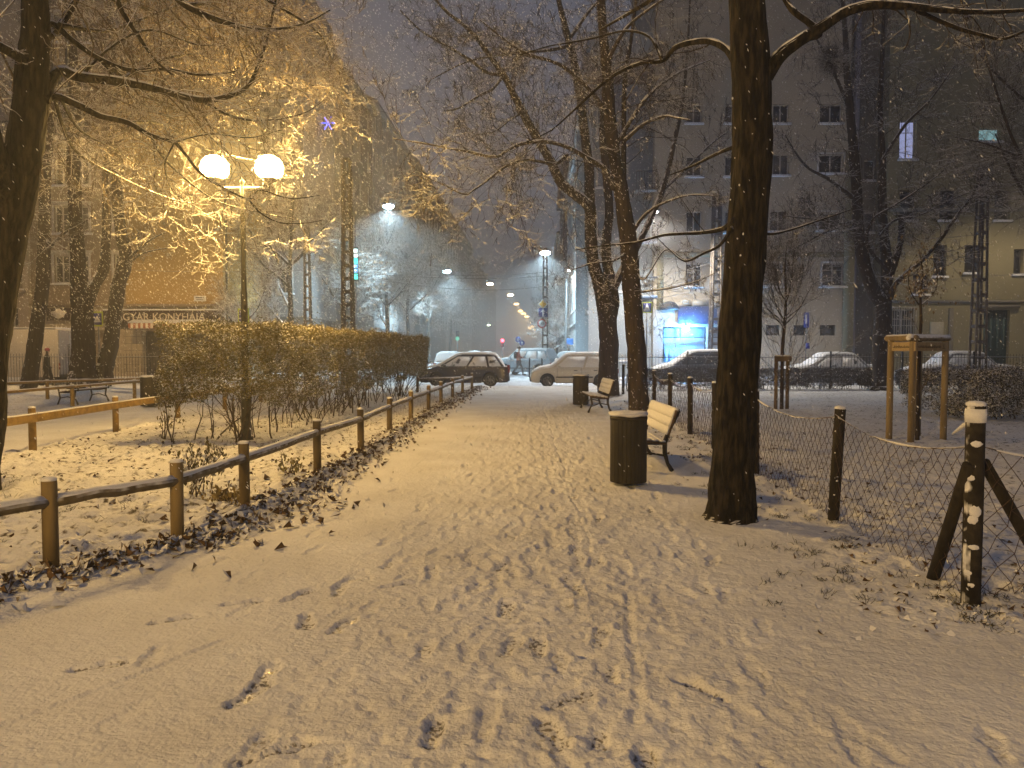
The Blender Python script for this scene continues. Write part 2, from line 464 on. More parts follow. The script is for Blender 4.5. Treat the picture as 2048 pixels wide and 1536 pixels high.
def snow_ground_mat(name, dirt=0.0, dirtscale=9.0):
    m, n, b = nodes(name)
    b.inputs["Roughness"].default_value = 0.7; setin(b, "Specular IOR Level", 0.25)
    geo = n.nodes.new("ShaderNodeNewGeometry")
    at = n.nodes.new("ShaderNodeAttribute"); at.attribute_name = "press"
    def noise(s, d=4, st=None):
        q = n.nodes.new("ShaderNodeTexNoise"); q.inputs["Scale"].default_value = s; q.inputs["Detail"].default_value = d
        if st:
            mp = n.nodes.new("ShaderNodeMapping"); mp.inputs["Scale"].default_value = st
            n.links.new(geo.outputs["Position"], mp.inputs[0]); n.links.new(mp.outputs[0], q.inputs["Vector"])
        else: n.links.new(geo.outputs["Position"], q.inputs["Vector"])
        return q.outputs["Fac"]
    def math_(op, a, c, d=None):
        q = n.nodes.new("ShaderNodeMath"); q.operation = op
        for i, z in enumerate((a, c, d)):
            if z is None: continue
            if isinstance(z, (int, float)): q.inputs[i].default_value = z
            else: n.links.new(z, q.inputs[i])
        return q.outputs[0]
    def mapr(a, lo, hi, x=0, y=1):
        q = n.nodes.new("ShaderNodeMapRange"); q.inputs[1].default_value = lo; q.inputs[2].default_value = hi
        q.inputs[3].default_value = x; q.inputs[4].default_value = y; n.links.new(a, q.inputs[0]); return q.outputs[0]
    big = noise(1.2, 5); fine = noise(55, 4)
    snowc = n.nodes.new("ShaderNodeMixRGB"); snowc.inputs[1].default_value = (0.83, 0.83, 0.85, 1); snowc.inputs[2].default_value = (0.70, 0.69, 0.69, 1)
    n.links.new(mapr(big, .35, .7), snowc.inputs[0])
    # what lies under the snow: wet asphalt, leaf crumbs
    und = n.nodes.new("ShaderNodeValToRGB")
    und.color_ramp.elements[0].position = .35; und.color_ramp.elements[0].color = (0.03, 0.024, 0.018, 1)
    und.color_ramp.elements[1].position = .65; und.color_ramp.elements[1].color = (0.14, 0.105, 0.07, 1)
    n.links.new(noise(26, 5), und.inputs[0])
    pz = math_('MULTIPLY', at.outputs["Fac"], mapr(noise(38, 4), .42, .62))
    pz = mapr(pz, .40, .85, 0, .80)
    if dirt > 0:
        dd = mapr(noise(dirtscale, 6, (1, 1, .4)), .66 - dirt * .18, .74 - dirt * .12)
        pz = math_('MAXIMUM', pz, math_('MULTIPLY', dd, mapr(noise(1.0, 2), .30, .55, .25, 1)))
    mx = n.nodes.new("ShaderNodeMixRGB"); n.links.new(pz, mx.inputs[0]); n.links.new(snowc.outputs[0], mx.inputs[1]); n.links.new(und.outputs[0], mx.inputs[2])
    n.links.new(mx.outputs[0], b.inputs["Base Color"])
    # trodden snow is icy
    ice = math_('MULTIPLY', at.outputs["Fac"], mapr(noise(7, 3), .40, .62))
    n.links.new(mapr(ice, .35, .9, .7, .20), b.inputs["Roughness"])
    b1 = n.nodes.new("ShaderNodeBump"); b1.inputs["Distance"].default_value = .012; n.links.new(noise(42, 6), b1.inputs["Height"])
    b2 = n.nodes.new("ShaderNodeBump"); b2.inputs["Distance"].default_value = .014; n.links.new(noise(13, 4, (1, 1.3, 1)), b2.inputs["Height"])
    n.links.new(b1.outputs[0], b2.inputs["Normal"]); n.links.new(b2.outputs[0], b.inputs["Normal"])
    MATS[name] = m
    return m
M_pathsnow = snow_ground_mat("trodden snow", 0.0)
M_bedsnow = snow_ground_mat("thin snow over leaves", 0.62, 11)
M_lawnsnow = snow_ground_mat("thin snow over grass", 0.55, 12)
M_lanesnow = snow_ground_mat("fresh snow on asphalt", 0.0)
prs = PRS.ravel()
for zid, nm, mm in [(0, "path", M_pathsnow), (1, "planting_bed", M_bedsnow), (2, "lawn", M_lawnsnow), (3, "park_lawn", M_lawnsnow), (4, "side_path", M_lanesnow)]:
    f = faces[zone == zid]; use, inv = np.unique(f, return_inverse=True)
    mb = MB(); mb.add(gv[use], inv.reshape(-1, 4))
    o = struct(mb.build(nm, mm, smooth=True))
    a = o.data.attributes.new("press", 'FLOAT', 'POINT'); a.data.foreach_set("value", prs[use].astype(np.float32))
# the wide ground beyond and below
def sheet(name, x0, x1, y0, y1, z, m, nx=1, ny=1, amp=0):
    xs = np.linspace(x0, x1, nx + 1); ys = np.linspace(y0, y1, ny + 1); a, b = np.meshgrid(xs, ys)
    zz = z + (amp * (fbm(a / .5, b / .5, 3, 77) - .5) if amp else a * 0)
    i = np.arange(ny)[:, None] * (nx + 1) + np.arange(nx)[None, :]
    mb = MB(); mb.add(np.stack([a, b, zz], -1).reshape(-1, 3), np.stack([i, i + 1, i + nx + 2, i + nx + 1], -1).reshape(-1, 4))
    return struct(mb.build(name, m, smooth=True))
M_street = mat("rutted street snow", (0.62, 0.62, 0.66), (0.22, 0.22, 0.24), rough=0.45, nscale=1.2, bump=0.02, bscale=9, stretch=(0.5, 1.6, 1), contrast=(.45, .75))
M_street2 = mat("avenue snow", (0.60, 0.61, 0.66), (0.20, 0.21, 0.24), rough=0.4, nscale=1.0, bump=0.02, bscale=8, stretch=(1.8, 0.25, 1), contrast=(.45, .75))
sheet("ground", -900, 900, -500, 1500, -0.30, M_snow)
sheet("road", -80, 80, YK, 41.6, ROADZ, M_street, 200, 20, .03)
sheet("avenue", -11.5 + 1.0, 1.2, 41.6, 60, ROADZ - .004, M_street2, 20, 20, .03)
av = MB(); av.add([(-11.5, 60, ROADZ), (1.5, 60, ROADZ), (34, 900, ROADZ), (15, 900, ROADZ)], [[0, 1, 2, 3]]); struct(av.build("avenue_far", M_street2))
# kerbs and far pavements
kb = MB(); kb.box2((-60, YK - .16, ROADZ - .05), (-1.95, YK + .0, 0.012)); kb.box2((3.6, YK - .16, ROADZ - .05), (60, YK, 0.012))
kb.box2((-1.95, YK - .16, ROADZ - .05), (3.6, YK, -.045))
struct(kb.build("kerb", mat("granite kerb", (0.30, 0.30, 0.30), (0.2, 0.2, 0.2), nscale=20, bump=.003, snow=(.8, .1)), bevel=.02))
fp = MB(); fp.box2((-60, 41.6, -.25), (-10.6, 60, 0.02)); struct(fp.build("far_pavement_left", M_snow, bevel=.02))
fp = MB(); fp.box2((1.3, 41.6, -.25), (60, 60, 0.022)); struct(fp.build("far_pavement_right", M_snow, bevel=.02))
# ------------------------------------------------------------------ rail fences
M_woodyel = mat("yellow stained wood", (0.30, 0.195, 0.06), (0.17, 0.105, 0.032), rough=0.7, nscale=9, bump=0.003)
def snow_cap(mb, c, r, h=0.03, k=12):
    mb.lathe(c, [(r * .98, 0), (r * 1.06, h * .25), (r * 1.0, h * .65), (r * .7, h * .92), (r * .15, h)], k)
def post_round(mb, p, r, h, lean=(0, 0), k=14):
    p = np.array(p); t = p + np.array([lean[0], lean[1], h])
    mb.tube([p - [0, 0, .1], p + (t - p) * .5, t - [0, 0, .012], t], [r, r * 1.0, r * .98, r * .9], k, jit=.03)
def snowy_rail_top(mb, a, b, r):
    a = np.array(a); b = np.array(b); n = max(6, int(np.linalg.norm(b - a) / .08))
    t = np.linspace(0, 1, n)[:, None]; pts = a + (b - a) * t + [0, 0, 1] * (r * .78 + 0 * t)
    rr = r * (.72 + .2 * (rng.random(n) - .5)); mb.tube(pts, rr, 7, ry=.62)
fence = thing("rail_fence", "low round-log rail fence with a snow-dusted handrail along the left edge of the path", "fence", tuple(LP[1]))
posts = [lp0] + list(LP)
hs = [0.70] + [0.68] * 12
rr_ = 0.045
tops = []
for i, p in enumerate(posts):
    mb = MB(); lean = (rng.normal(0, .008), rng.normal(0, .008)); post_round(mb, p, .052, hs[i], lean)
    o = mb.build("post", M_wood, fence, world=True, smooth=False)
    sn = MB(); snow_cap(sn, p + [lean[0], lean[1], hs[i] - .004], .05, .028)
    so = sn.build("snow_cap", M_snow, None, smooth=True); so.parent = o; so.location = -Vector(ROOT[fence.name])
    tops.append(p + [0, 0, hs[i] - .155])
for i in range(len(tops) - 1):
    a, b = tops[i], tops[i + 1]; d = (b - a) / np.linalg.norm(b - a)
    mb = MB(); t = np.linspace(0, 1, 7)[:, None]
    mb.tube(a + (b - a) * t + [0, 0, 0] + 0.006 * rng.normal(size=(7, 3)) * np.sin(np.pi * t), rr_, 12)
    o = mb.build("rail", M_woodgrey, fence, world=True, smooth=True)
    sn = MB(); snowy_rail_top(sn, a + d * .03, b - d * .03, rr_ * .95)
    so = sn.build("snow_cap", M_snow, None, smooth=True); so.parent = o; so.location = -Vector(ROOT[fence.name])
# the far end turns left behind the hedge
e0 = tops[-1]; e1 = P(835, 745, 27.8); e1[2] = e0[2]
mb = MB(); mb.tube([e0, (e0 + e1) / 2, e1], rr_, 10); mb.build("rail", M_woodgrey, fence, world=True, smooth=True)
mb = MB(); post_round(mb, np.array([e1[0], e1[1], 0]), .052, .66); mb.build("post", M_wood, fence, world=True)
# thin wire net on the far bays
def net(a0, b0, h, cell, r, mbx, sag=0.0, jitter=.12, z0=.03):
    a0 = np.array(a0); b0 = np.array(b0); L = np.linalg.norm(b0 - a0); n = max(3, int(L / cell)); m_ = max(3, int(h / (cell * 1.15)))
    def pt(i, j):
        t = i / n; top = h - sag * 4 * t * (1 - t)
        z = z0 + (top - z0) * j / m_
        return np.array([a0[0] + (b0[0] - a0[0]) * t, a0[1] + (b0[1] - a0[1]) * t, z])
    J = {}
    def q(i, j):
        if (i, j) not in J:
            J[(i, j)] = pt(i, j) + rng.normal(0, 1, 3) * cell * jitter * np.array([.5, .8, .5 if 0 < j < m_ else 0.1])
        return J[(i, j)]
    s0, s1 = [], []
    for i in range(n):
        for j in range(m_):
            if (i + j) % 2 == 0: s0.append(q(i, j)); s1.append(q(i + 1, j + 1))
            else: s0.append(q(i + 1, j)); s1.append(q(i, j + 1))
    segs(mbx, np.array(s0), np.array(s1), r, r, 3)
    top = np.array([q(i, m_) for i in range(n + 1)]); mbx.tube(top, r * 1.6, 4)
def segs(mb, p0, p1, r0, r1, k=3, e=None):
    """many separate little prisms p0->p1, vectorised"""
    N = len(p0)
    if N == 0: return
    d = p1 - p0; L = np.linalg.norm(d, axis=1)[:, None] + 1e-9; d = d / L
    ref = np.where(np.abs(d[:, 2:3]) < .8, np.array([[0, 0, 1.0]]), np.array([[1.0, 0, 0]]))
    a = np.cross(d, ref); a /= np.linalg.norm(a, axis=1)[:, None] + 1e-9; b = np.cross(d, a)
    th = np.arange(k) * 2 * math.pi / k + .5
    ring = np.cos(th)[None, :, None] * a[:, None, :] + np.sin(th)[None, :, None] * b[:, None, :]
    r0 = np.broadcast_to(r0, (N,))[:, None, None]; r1 = np.broadcast_to(r1, (N,))[:, None, None]
    v = np.concatenate([p0[:, None, :] + ring * r0, (p1 + d * r1[:, 0] * .3)[:, None, :] + ring * r1], 1).reshape(-1, 3)
    i = np.arange(N)[:, None] * 2 * k; j = np.arange(k)[None, :]; j2 = (j + 1) % k
    mb.add(v, np.stack([i + j, i + k + j, i + k + j2, i + j2], -1).reshape(-1, 4))
mb = MB()
for i in range(5, len(LP) - 1): net(LP[i] + [-.06, 0, 0], LP[i + 1] + [-.06, 0, 0], .5, .075, .0016, mb)
mb.build("wire_net", M_wire, fence, world=True)
# low kerb log lying along the bed between the second and third post
a = LP[1] + [.05, .05, .05]; b = LP[2] + [.03, 0, .05]; mb = MB(); mb.tube([a, (a + b) / 2, b], .035, 10)
tag(mb.build("kerb_log", M_woodgrey, None, smooth=True, origin=tuple(a)), "dark round log on the ground between second and third post of the rail fence", "log")

# yellow plank fence by the side path
def plank_fence(name, label, xs, ys, h, rail_z, rail_h, m, extra=None):
    t = thing(name, label, "fence", (xs[0], ys[0], 0))
    pts = [np.array([x, y, 0.0]) for x, y in zip(xs, ys)]
    for p in pts:
        mb = MB(); post_round(mb, p, .055, h); o = mb.build("post", m, t, world=True)
        sn = MB(); snow_cap(sn, p + [0, 0, h - .004], .052, .03); so = sn.build("snow_cap", M_snow, None, smooth=True); so.parent = o; so.location = -Vector(ROOT[t.name])
    for p, q in zip(pts[:-1], pts[1:]):
        d = q - p; L = np.linalg.norm(d); ang = math.atan2(d[1], d[0]); c = (p + q) / 2
        off = np.array([math.sin(ang), -math.cos(ang), 0]) * .07
        mb = MB(); mb.box(c + off + [0, 0, rail_z], (L + .0, .035, rail_h), ('Z', ang)); mb.build("rail", m, t, world=True, bevel=.004)
        mb = MB(); mb.box(c + off + [0, 0, rail_z + rail_h / 2 + .012], (L - .02, .038, .022), ('Z', ang)); mb.build("snow_strip", M_snow, t, world=True, bevel=.008)
    return t
pa = G(66, 903); pb = G(232, 865)
plank_fence("plank_fence", "ochre stained fence with one flat plank rail between the planting bed and the side path", [pa[0], pa[0] + .0, pb[0], pb[0], pb[0] + .05, pb[0] + .1, pb[0] + .15],
            [pa[1] - 2.75, pa[1], pb[1], pb[1] + 2.7, pb[1] + 5.4, pb[1] + 8.1, pb[1] + 10.8], .69, .53, .12, M_woodyel)
plank_fence("plank_fence", "ochre fence with a thin rail in front of the snowy bench on the far left", [-12.6, -12.5, -12.45, -12.4, -12.3], [14.6, 17.8, 21.2, 24.6, 28.0], .62, .56, .06, M_woodyel)
plank_fence("plank_fence", "ochre rail fence across the far side of the left lawn, behind the snowy bench", [-18, -15.2, -12.4, -9.6], [19.5, 24.5, 29.0, 30.5], .62, .56, .06, M_woodyel)

# ------------------------------------------------------------------ wire fence on the right
RY = [4.66, 6.96, 9.6, 12.0, 14.1, 16.5, 19.0, 21.6, 24.2, 27.0]
RP = [np.array([float(XR(y)), y, 0.0]) for y in RY]
wf = thing("wire_mesh_fence", "sagging diamond wire mesh fence on dark wooden posts along the right lawn", "fence", tuple(RP[0]))
for i, p in enumerate(RP):
    hgt_ = 1.26 if i == 0 else (1.06 if i == 1 else 1.08)
    mb = MB(); lean = (0, 0) if i == 0 else ((.05, 0) if i == 1 else (rng.normal(0, .02), 0))
    post_round(mb, p, .056 if i == 0 else .05, hgt_, lean, 14)
    o = mb.build("post", M_postsnow if i == 0 else M_darkpost, wf, world=True, smooth=True)
    sn = MB(); snow_cap(sn, p + [lean[0], lean[1], hgt_ - .01], .054 if i == 0 else .048, .035)
    if i == 0:   # snow blown in lumps onto the corner post
        for k in range(8):
            z = .06 + 1.05 * (k + rng.random() * .7) / 8; a = rng.uniform(3.3, 4.9); s_ = rng.uniform(.028, .04); lb_ = MB()
            lb_.ball(p + [math.cos(a) * .030, math.sin(a) * .030, z], s_, 14, 10, (1, .85, .7 + rng.random() * .8), jit=.12); lb_.build("snow_lump", M_snow, wf, world=True, smooth=True)
        sn.tube([p + [0, 0, 1.15], p + [0, 0, 1.2], p + [0, 0, 1.235]], [.059, .062, .06], 14)
    if i in (1, 2):
        for k in range(7):
            z = rng.uniform(.05, 1.0); a = rng.uniform(3.4, 5.0); lb_ = MB(); lb_.ball(p + [lean[0] * z + math.cos(a) * .043, math.sin(a) * .043, z], rng.uniform(.008, .018), 8, 6, (1, .8, .7), jit=.3); lb_.build("snow_lump", M_snow, wf, world=True, smooth=True)
    so = sn.build("snow_cap", M_snow, None, smooth=True); so.parent = o; so.location = -Vector(ROOT[wf.name])
for q0, q1 in [(P(1937, 930, 4.62), G(1864, 1155)), (P(1968, 925, 4.75), P(2110, 1150, 5.1))]:
    q1 = np.array(q1); q1[2] = -.03; mb = MB(); mb.tube([q0, (q0 + q1) / 2, q1], [.036, .04, .042], 12)
    mb.build("brace", M_darkpost, wf, world=True, smooth=True)
    d = q1 - q0
    for k in range(6):
        t = rng.uniform(.05, .9); sn = MB(); sn.ball(q0 + d * t + [0, -.01, .030], rng.uniform(.012, .026), 9, 6, (1.3, .8, .6), jit=.3); sn.build("snow_lump", M_snow, wf, world=True, smooth=True)
corner_r = RP[0] + np.array([2.6, .55, 0])
mb = MB(); post_round(mb, corner_r, .05, 1.08); mb.build("post", M_darkpost, wf, world=True, smooth=True)
mb = MB()
net(RP[0], RP[1], 1.0, .062, .0024, mb, sag=.12, jitter=.16)
net(RP[0] + [.03, .02, 0], corner_r, 1.0, .08, .0027, mb, sag=.16, jitter=.3)
net(RP[1], RP[2], .98, .062, .0027, mb, sag=.10, jitter=.14)
net(RP[2], RP[3], .95, .07, .003, mb, sag=.08)
for i in range(3, 8): net(RP[i], RP[i + 1], .95, .09, .0034, mb, sag=.08)
mb.build("wire_mesh", M_wire, wf, world=True)
sn = MB()   # snow strung along the slack top wires
for i, (a, b, sg) in enumerate([(RP[0], RP[1], .12), (RP[0], corner_r, .16), (RP[1], RP[2], .1), (RP[2], RP[3], .08), (RP[3], RP[4], .08), (RP[4], RP[5], .08), (RP[5], RP[6], .08)]):
    n = 60; t = np.linspace(0, 1, n)[:, None]; p = a + (b - a) * t; p[:, 2] = 1.0 - sg * 4 * (t * (1 - t))[:, 0] + .006 - (.03 if i > 1 else 0)
    on = vnoise(t[:, 0] * 9 + i * 13, t[:, 0] * 0, 3)
    r = np.where(on > .5, .004 + .010 * (on - .5) * 2, .0015); sn = MB(); sn.tube(p, r, 6); sn.build("snow_strip", M_snow, wf, world=True, smooth=True)
sn = MB()
# a snow-laden stick caught on the mesh
p0 = P(1905, 868, 4.95); p1 = P(1955, 838, 4.7); sn.tube([p0, (p0 + p1) / 2 + [0, 0, .012], p1], [.006, .016, .012], 8)
sn.build("snow_lump", M_snow, wf, world=True, smooth=True)

# ------------------------------------------------------------------ litter bins
M_bin = mat("bin slats", (0.040, 0.034, 0.022), (0.024, 0.020, 0.014), rough=.65, nscale=14, bump=.002, stretch=(1, 1, .2))
def litter_bin(loc, r, h, label, group=None, snow=.05):
    t = thing("litter_bin", label, "bin", tuple(loc), group=group)
    mb = MB(); k = 26
    for i in range(k):     # upright staves round a drum
        a = 2 * math.pi * i / k; mb.box((r * math.cos(a), r * math.sin(a), h / 2 + .02), (.02, 2 * math.pi * r / k * .985, h - .04), ('Z', a))
    mb.build("stave_drum", M_bin, t, bevel=.003)
    mb = MB(); mb.lathe((0, 0, 0), [(r - .03, .03), (r - .012, .04), (r - .012, h - .03), (r - .03, h - .03)], 28); mb.build("liner", M_iron, t, smooth=True)
    mb = MB(); mb.lathe((0, 0, 0), [(r * .6, h - .02), (r + .016, h - .02), (r + .018, h + .012), (r * .9, h + .02), (r * .2, h + .022)], 28); mb.build("lid", M_bin, t, smooth=False)
    mb = MB()
    th = np.arange(28) * 2 * math.pi / 28; prof = [(.0, h + .018), (.96, h + .02), (1.08, h + .02 + snow * .35), (1.06, h + .02 + snow * .8), (.85, h + .02 + snow), (.3, h + .02 + snow * 1.1)]
    mb.lathe((0, 0, 0), [((r + .01) * q, z) for q, z in prof], 28)
    v = mb.v[0]; v[:, 0] *= 1 + .05 * np.sin(3 * np.arctan2(v[:, 1], v[:, 0])); v[:, 2] += .006 * np.sin(5 * np.arctan2(v[:, 1], v[:, 0]))
    mb.build("snow_cap", M_snow, t, smooth=True)
    return t
g1 = G(1259, 972); litter_bin((g1[0], g1[1] + .1, 0), .205, .80, "dark round litter bin with a thick snow cap beside the near bench", "litter bins")
g2 = G(1162, 812); litter_bin((g2[0], g2[1] + .1, 0), .215, .84, "smaller-looking dark litter bin next to the far bench on the right of the path", "litter bins")
litter_bin((-10.15, 21.0, 0), .24, .82, "dark litter bin at the left end of the hedge beside the side path", "litter bins")

# ------------------------------------------------------------------ benches
M_plank = mat("bench plank", (0.13, 0.085, 0.05), (0.08, 0.05, 0.03), rough=.6, nscale=12, bump=.002, stretch=(1, .2, 1))
def bench(loc, rz, L, label, has_back=True):
    """local frame: sits facing -x, planks run along y, origin at the ground under the near end"""
    t = thing("park_bench", label, "bench", tuple(loc), rz, group="park benches")
    for yy in (.12, L - .12):
        mb = MB()
        # front and rear curved cast legs and the arm of the back, as thick curved bars
        mb.tube([(-.50, yy, 0), (-.46, yy, .10), (-.40, yy, .22), (-.42, yy, .34), (-.44, yy, .42)], [.03, .022, .024, .026, .022], 8)
        if not has_back: mb.tube([(-.50, yy, .40), (-.52, yy, .50), (-.45, yy, .54), (-.42, yy, .46)], .022, 8); mb.tube([(.10, yy, 0), (.02, yy, .2), (.06, yy, .44), (.12, yy, .52), (.05, yy, .55)], .024, 8)
        else: mb.tube([(.10, yy, 0), (.04, yy, .10), (.00, yy, .24), (.00, yy, .38), (.06, yy, .56), (.16, yy, .74), (.19, yy, .80)], [.03, .024, .03, .034, .028, .022, .018], 8)
        mb.tube([(-.44, yy, .40), (-.22, yy, .375), (.0, yy, .37)], [.022, .028, .026], 8)
        mb.tube([(-.42, yy, .16), (-.2, yy, .24), (.02, yy, .2)], .014, 8)
        mb.build("leg", M_castiron, t, smooth=True)
    mb = MB()
    for i, x in enumerate(np.linspace(-.42, -.04, 5)): mb.box((x, L / 2, .425 - .012 * i), (.078, L, .03))
    seat = mb.build("seat", M_plank, t, bevel=.006)
    sn = MB()
    for i, x in enumerate(np.linspace(-.42, -.04, 5)): slab(sn, (x, L / 2, .452 - .012 * i), (.074, L - .02, .026))
    o = sn.build("snow_layer", M_snow, None, smooth=True); o.parent = seat
    if not has_back: return t
    mb = MB(); ta = .30
    for i, s_ in enumerate((.10, .22, .34)):
        mb.box((.045 + s_ * math.sin(ta) - .03, L / 2, .44 + s_ * math.cos(ta)), (.026, L, .105), ('Y', ta))
    back = mb.build("backrest", M_plank, t, bevel=.006)
    sn = MB()
    for i, s_ in enumerate((.10, .22, .34)):   # snow plastered on the front of the back planks
        slab(sn, (.045 + s_ * math.sin(ta) - .052, L / 2, .445 + s_ * math.cos(ta)), (.020, L - .03, .126 if i else .11), ('Y', ta))
    slab(sn, (.045 + .22 * math.sin(ta) - .046, L / 2, .445 + .22 * math.cos(ta)), (.016, L - .06, .34), ('Y', ta))
    slab(sn, (.045 + .40 * math.sin(ta) - .03, L / 2, .442 + .40 * math.cos(ta)), (.05, L, .03))
    o = sn.build("snow_layer", M_snow, None, smooth=True); o.parent = back
    return t
def slab(mb, c, size, rot=None):
    n = max(4, int(size[1] / .05)); x, y, z = size
    prof = np.array([(-.5, -.5), (.5, -.5), (.52, 0), (.4, .38), (.1, .5), (-.2, .48), (-.45, .3), (-.52, 0)])
    ys = np.linspace(-y / 2, y / 2, n); vs = []
    for q in ys:
        s = (.92 + .16 * rng.random()) * (0.55 if abs(q) > y / 2 - .001 else 1); vs.append(np.stack([prof[:, 0] * x * (1 if s > .7 else .8), np.full(8, q), prof[:, 1] * z * s], 1))
    v = np.concatenate(vs)
    if rot is not None: v = v @ np.array(Matrix.Rotation(rot[1], 3, rot[0])).T
    i = np.arange(n - 1)[:, None] * 8; j = np.arange(8)[None, :]; j2 = (j + 1) % 8
    mb.add(v + np.array(c), np.stack([i + j, i + j2, i + 8 + j2, i + 8 + j], -1).reshape(-1, 4))
    b = mb.n - n * 8; mb.f.append(np.array([[b + q for q in reversed(range(8))]])); mb.f.append(np.array([[b + (n - 1) * 8 + q for q in range(8)]]))
bench((2.02, 9.75, 0), 0.0, 1.75, "near park bench, backrest plastered in snow, between litter bin and wire fence")
bench((2.45, 19.0, 0), 0.03, 1.8, "far park bench with snowy seat planks, beside the forked tree")
bench((-13.15, 23.6, 0), math.pi, 1.9, "backless snow-covered bench on the far left lawn behind the thin ochre rail", False)
# ------------------------------------------------------------------ trees
def pl(pts, Y, dY=None):
    """polyline from sketch points at real depths: Y constant or a list"""
    n = len(pts); Ys = np.broadcast_to(Y, (n,)) if dY is None else np.linspace(Y, dY, n)
    return np.array([P(p[0], p[1], y) for p, y in zip(pts, Ys)])
def smooth_path(p, r, sub=6):
    p = np.asarray(p, float); n = len(p); t = np.arange(n); ts = np.linspace(0, n - 1, (n - 1) * sub + 1)
    # Catmull-Rom
    out = []
    for x in ts:
        i = min(int(x), n - 2); f = x - i
        p0 = p[max(i - 1, 0)]; p1 = p[i]; p2 = p[i + 1]; p3 = p[min(i + 2, n - 1)]
        out.append(.5 * ((2 * p1) + (-p0 + p2) * f + (2 * p0 - 5 * p1 + 4 * p2 - p3) * f * f + (-p0 + 3 * p1 - 3 * p2 + p3) * f ** 3))
    return np.array(out), np.interp(ts, t, r)
def unit(v): return v / (np.linalg.norm(v, axis=-1, keepdims=True) + 1e-9)
def grow_level(st, dr, ln, nseg, wander, trop, g):
    """advance many branches at once; returns (N, nseg+1, 3)"""
    N = len(st); pts = np.zeros((N, nseg + 1, 3)); pts[:, 0] = st; d = unit(dr)
    kink = g.normal(size=(N, 3)) * wander
    for i in range(nseg):
        d = unit(d + g.normal(size=(N, 3)) * wander + kink * .25 + np.array(trop) / nseg)
        pts[:, i + 1] = pts[:, i] + d * (ln / nseg)[:, None]
    return pts
def spawn(paths, rads, lens, per, g, ang=(30, 65), lf=(.35, .7), rf=.5, tmin=.15, flat=0.0):
    """child starts along each path; paths (N,S,3)"""
    N, S, _ = paths.shape; per = np.asarray(per) if np.ndim(per) else np.full(N, per)
    idx = np.repeat(np.arange(N), per); M = len(idx)
    t = tmin + (1 - tmin) * g.random(M); f = t * (S - 1); i = np.minimum(f.astype(int), S - 2); fr = (f - i)[:, None]
    st = paths[idx, i] * (1 - fr) + paths[idx, i + 1] * fr
    tg = unit(paths[idx, i + 1] - paths[idx, i])
    pr = unit(np.cross(tg, g.normal(size=(M, 3)))); pr[:, 2] *= 1 - flat; pr = unit(pr)
    a = np.radians(g.uniform(*ang, M))[:, None]
    dr = tg * np.cos(a) + pr * np.sin(a)
    ln = lens[idx] * g.uniform(*lf, M) * (1.15 - .6 * t)
    rd = rads[idx] * (1 - .65 * t) * rf
    return st, dr, ln, rd
KEEP_CLEAR = [((-5.13, 13.1, 4.76), 1.45), ((-4.19, 13.1, 4.76), 1.45), ((-8.2, 50, 11.2), 2.2), ((-7.3, 84, 10.3), 2.2)]
def put(mb, pts, r, tip, k):
    if len(pts) == 0: return
    for c_, rad_ in KEEP_CLEAR:   # the lamps stand free of twigs
        k_ = np.linalg.norm(pts - np.array(c_), axis=2).min(1) > rad_; pts = pts[k_]; r = np.broadcast_to(r, (len(k_),))[k_]
    N, S, _ = pts.shape
    for i in range(S - 1):
        a = r * (1 - (1 - tip) * i / (S - 1)); b = r * (1 - (1 - tip) * (i + 1) / (S - 1))
        segs(mb, pts[:, i], pts[:, i + 1], a, b, k)
def twigs(mb, paths, rads, lens, g, levels, wander=.22, trop=(0, 0, .1), kk=(4, 3, 3, 3), rmin=.0025, **kw):
    """levels: children per branch at each level"""
    P_, R_, L_ = paths, rads, lens
    for li, lv in enumerate(levels):
        per, lf, ang, ns = lv
        per = np.maximum(0, g.poisson(per, len(P_))) if per > 3 else np.full(len(P_), int(per))
        if per.sum() == 0: return
        st, dr, ln, rd = spawn(P_, R_, L_, per, g, ang, lf, **kw)
        pts = grow_level(st, dr, ln, ns, wander, trop, g); rd = np.maximum(rd, rmin)
        put(mb, pts, rd, .45, kk[min(li, len(kk) - 1)])
        P_, R_, L_ = pts, rd, ln
    return P_
def resample(p, n):
    d = np.concatenate([[0], np.cumsum(np.linalg.norm(np.diff(p, axis=0), axis=1))]); t = np.linspace(0, d[-1], n)
    return np.stack([np.interp(t, d, p[:, i]) for i in range(3)], 1), d[-1]
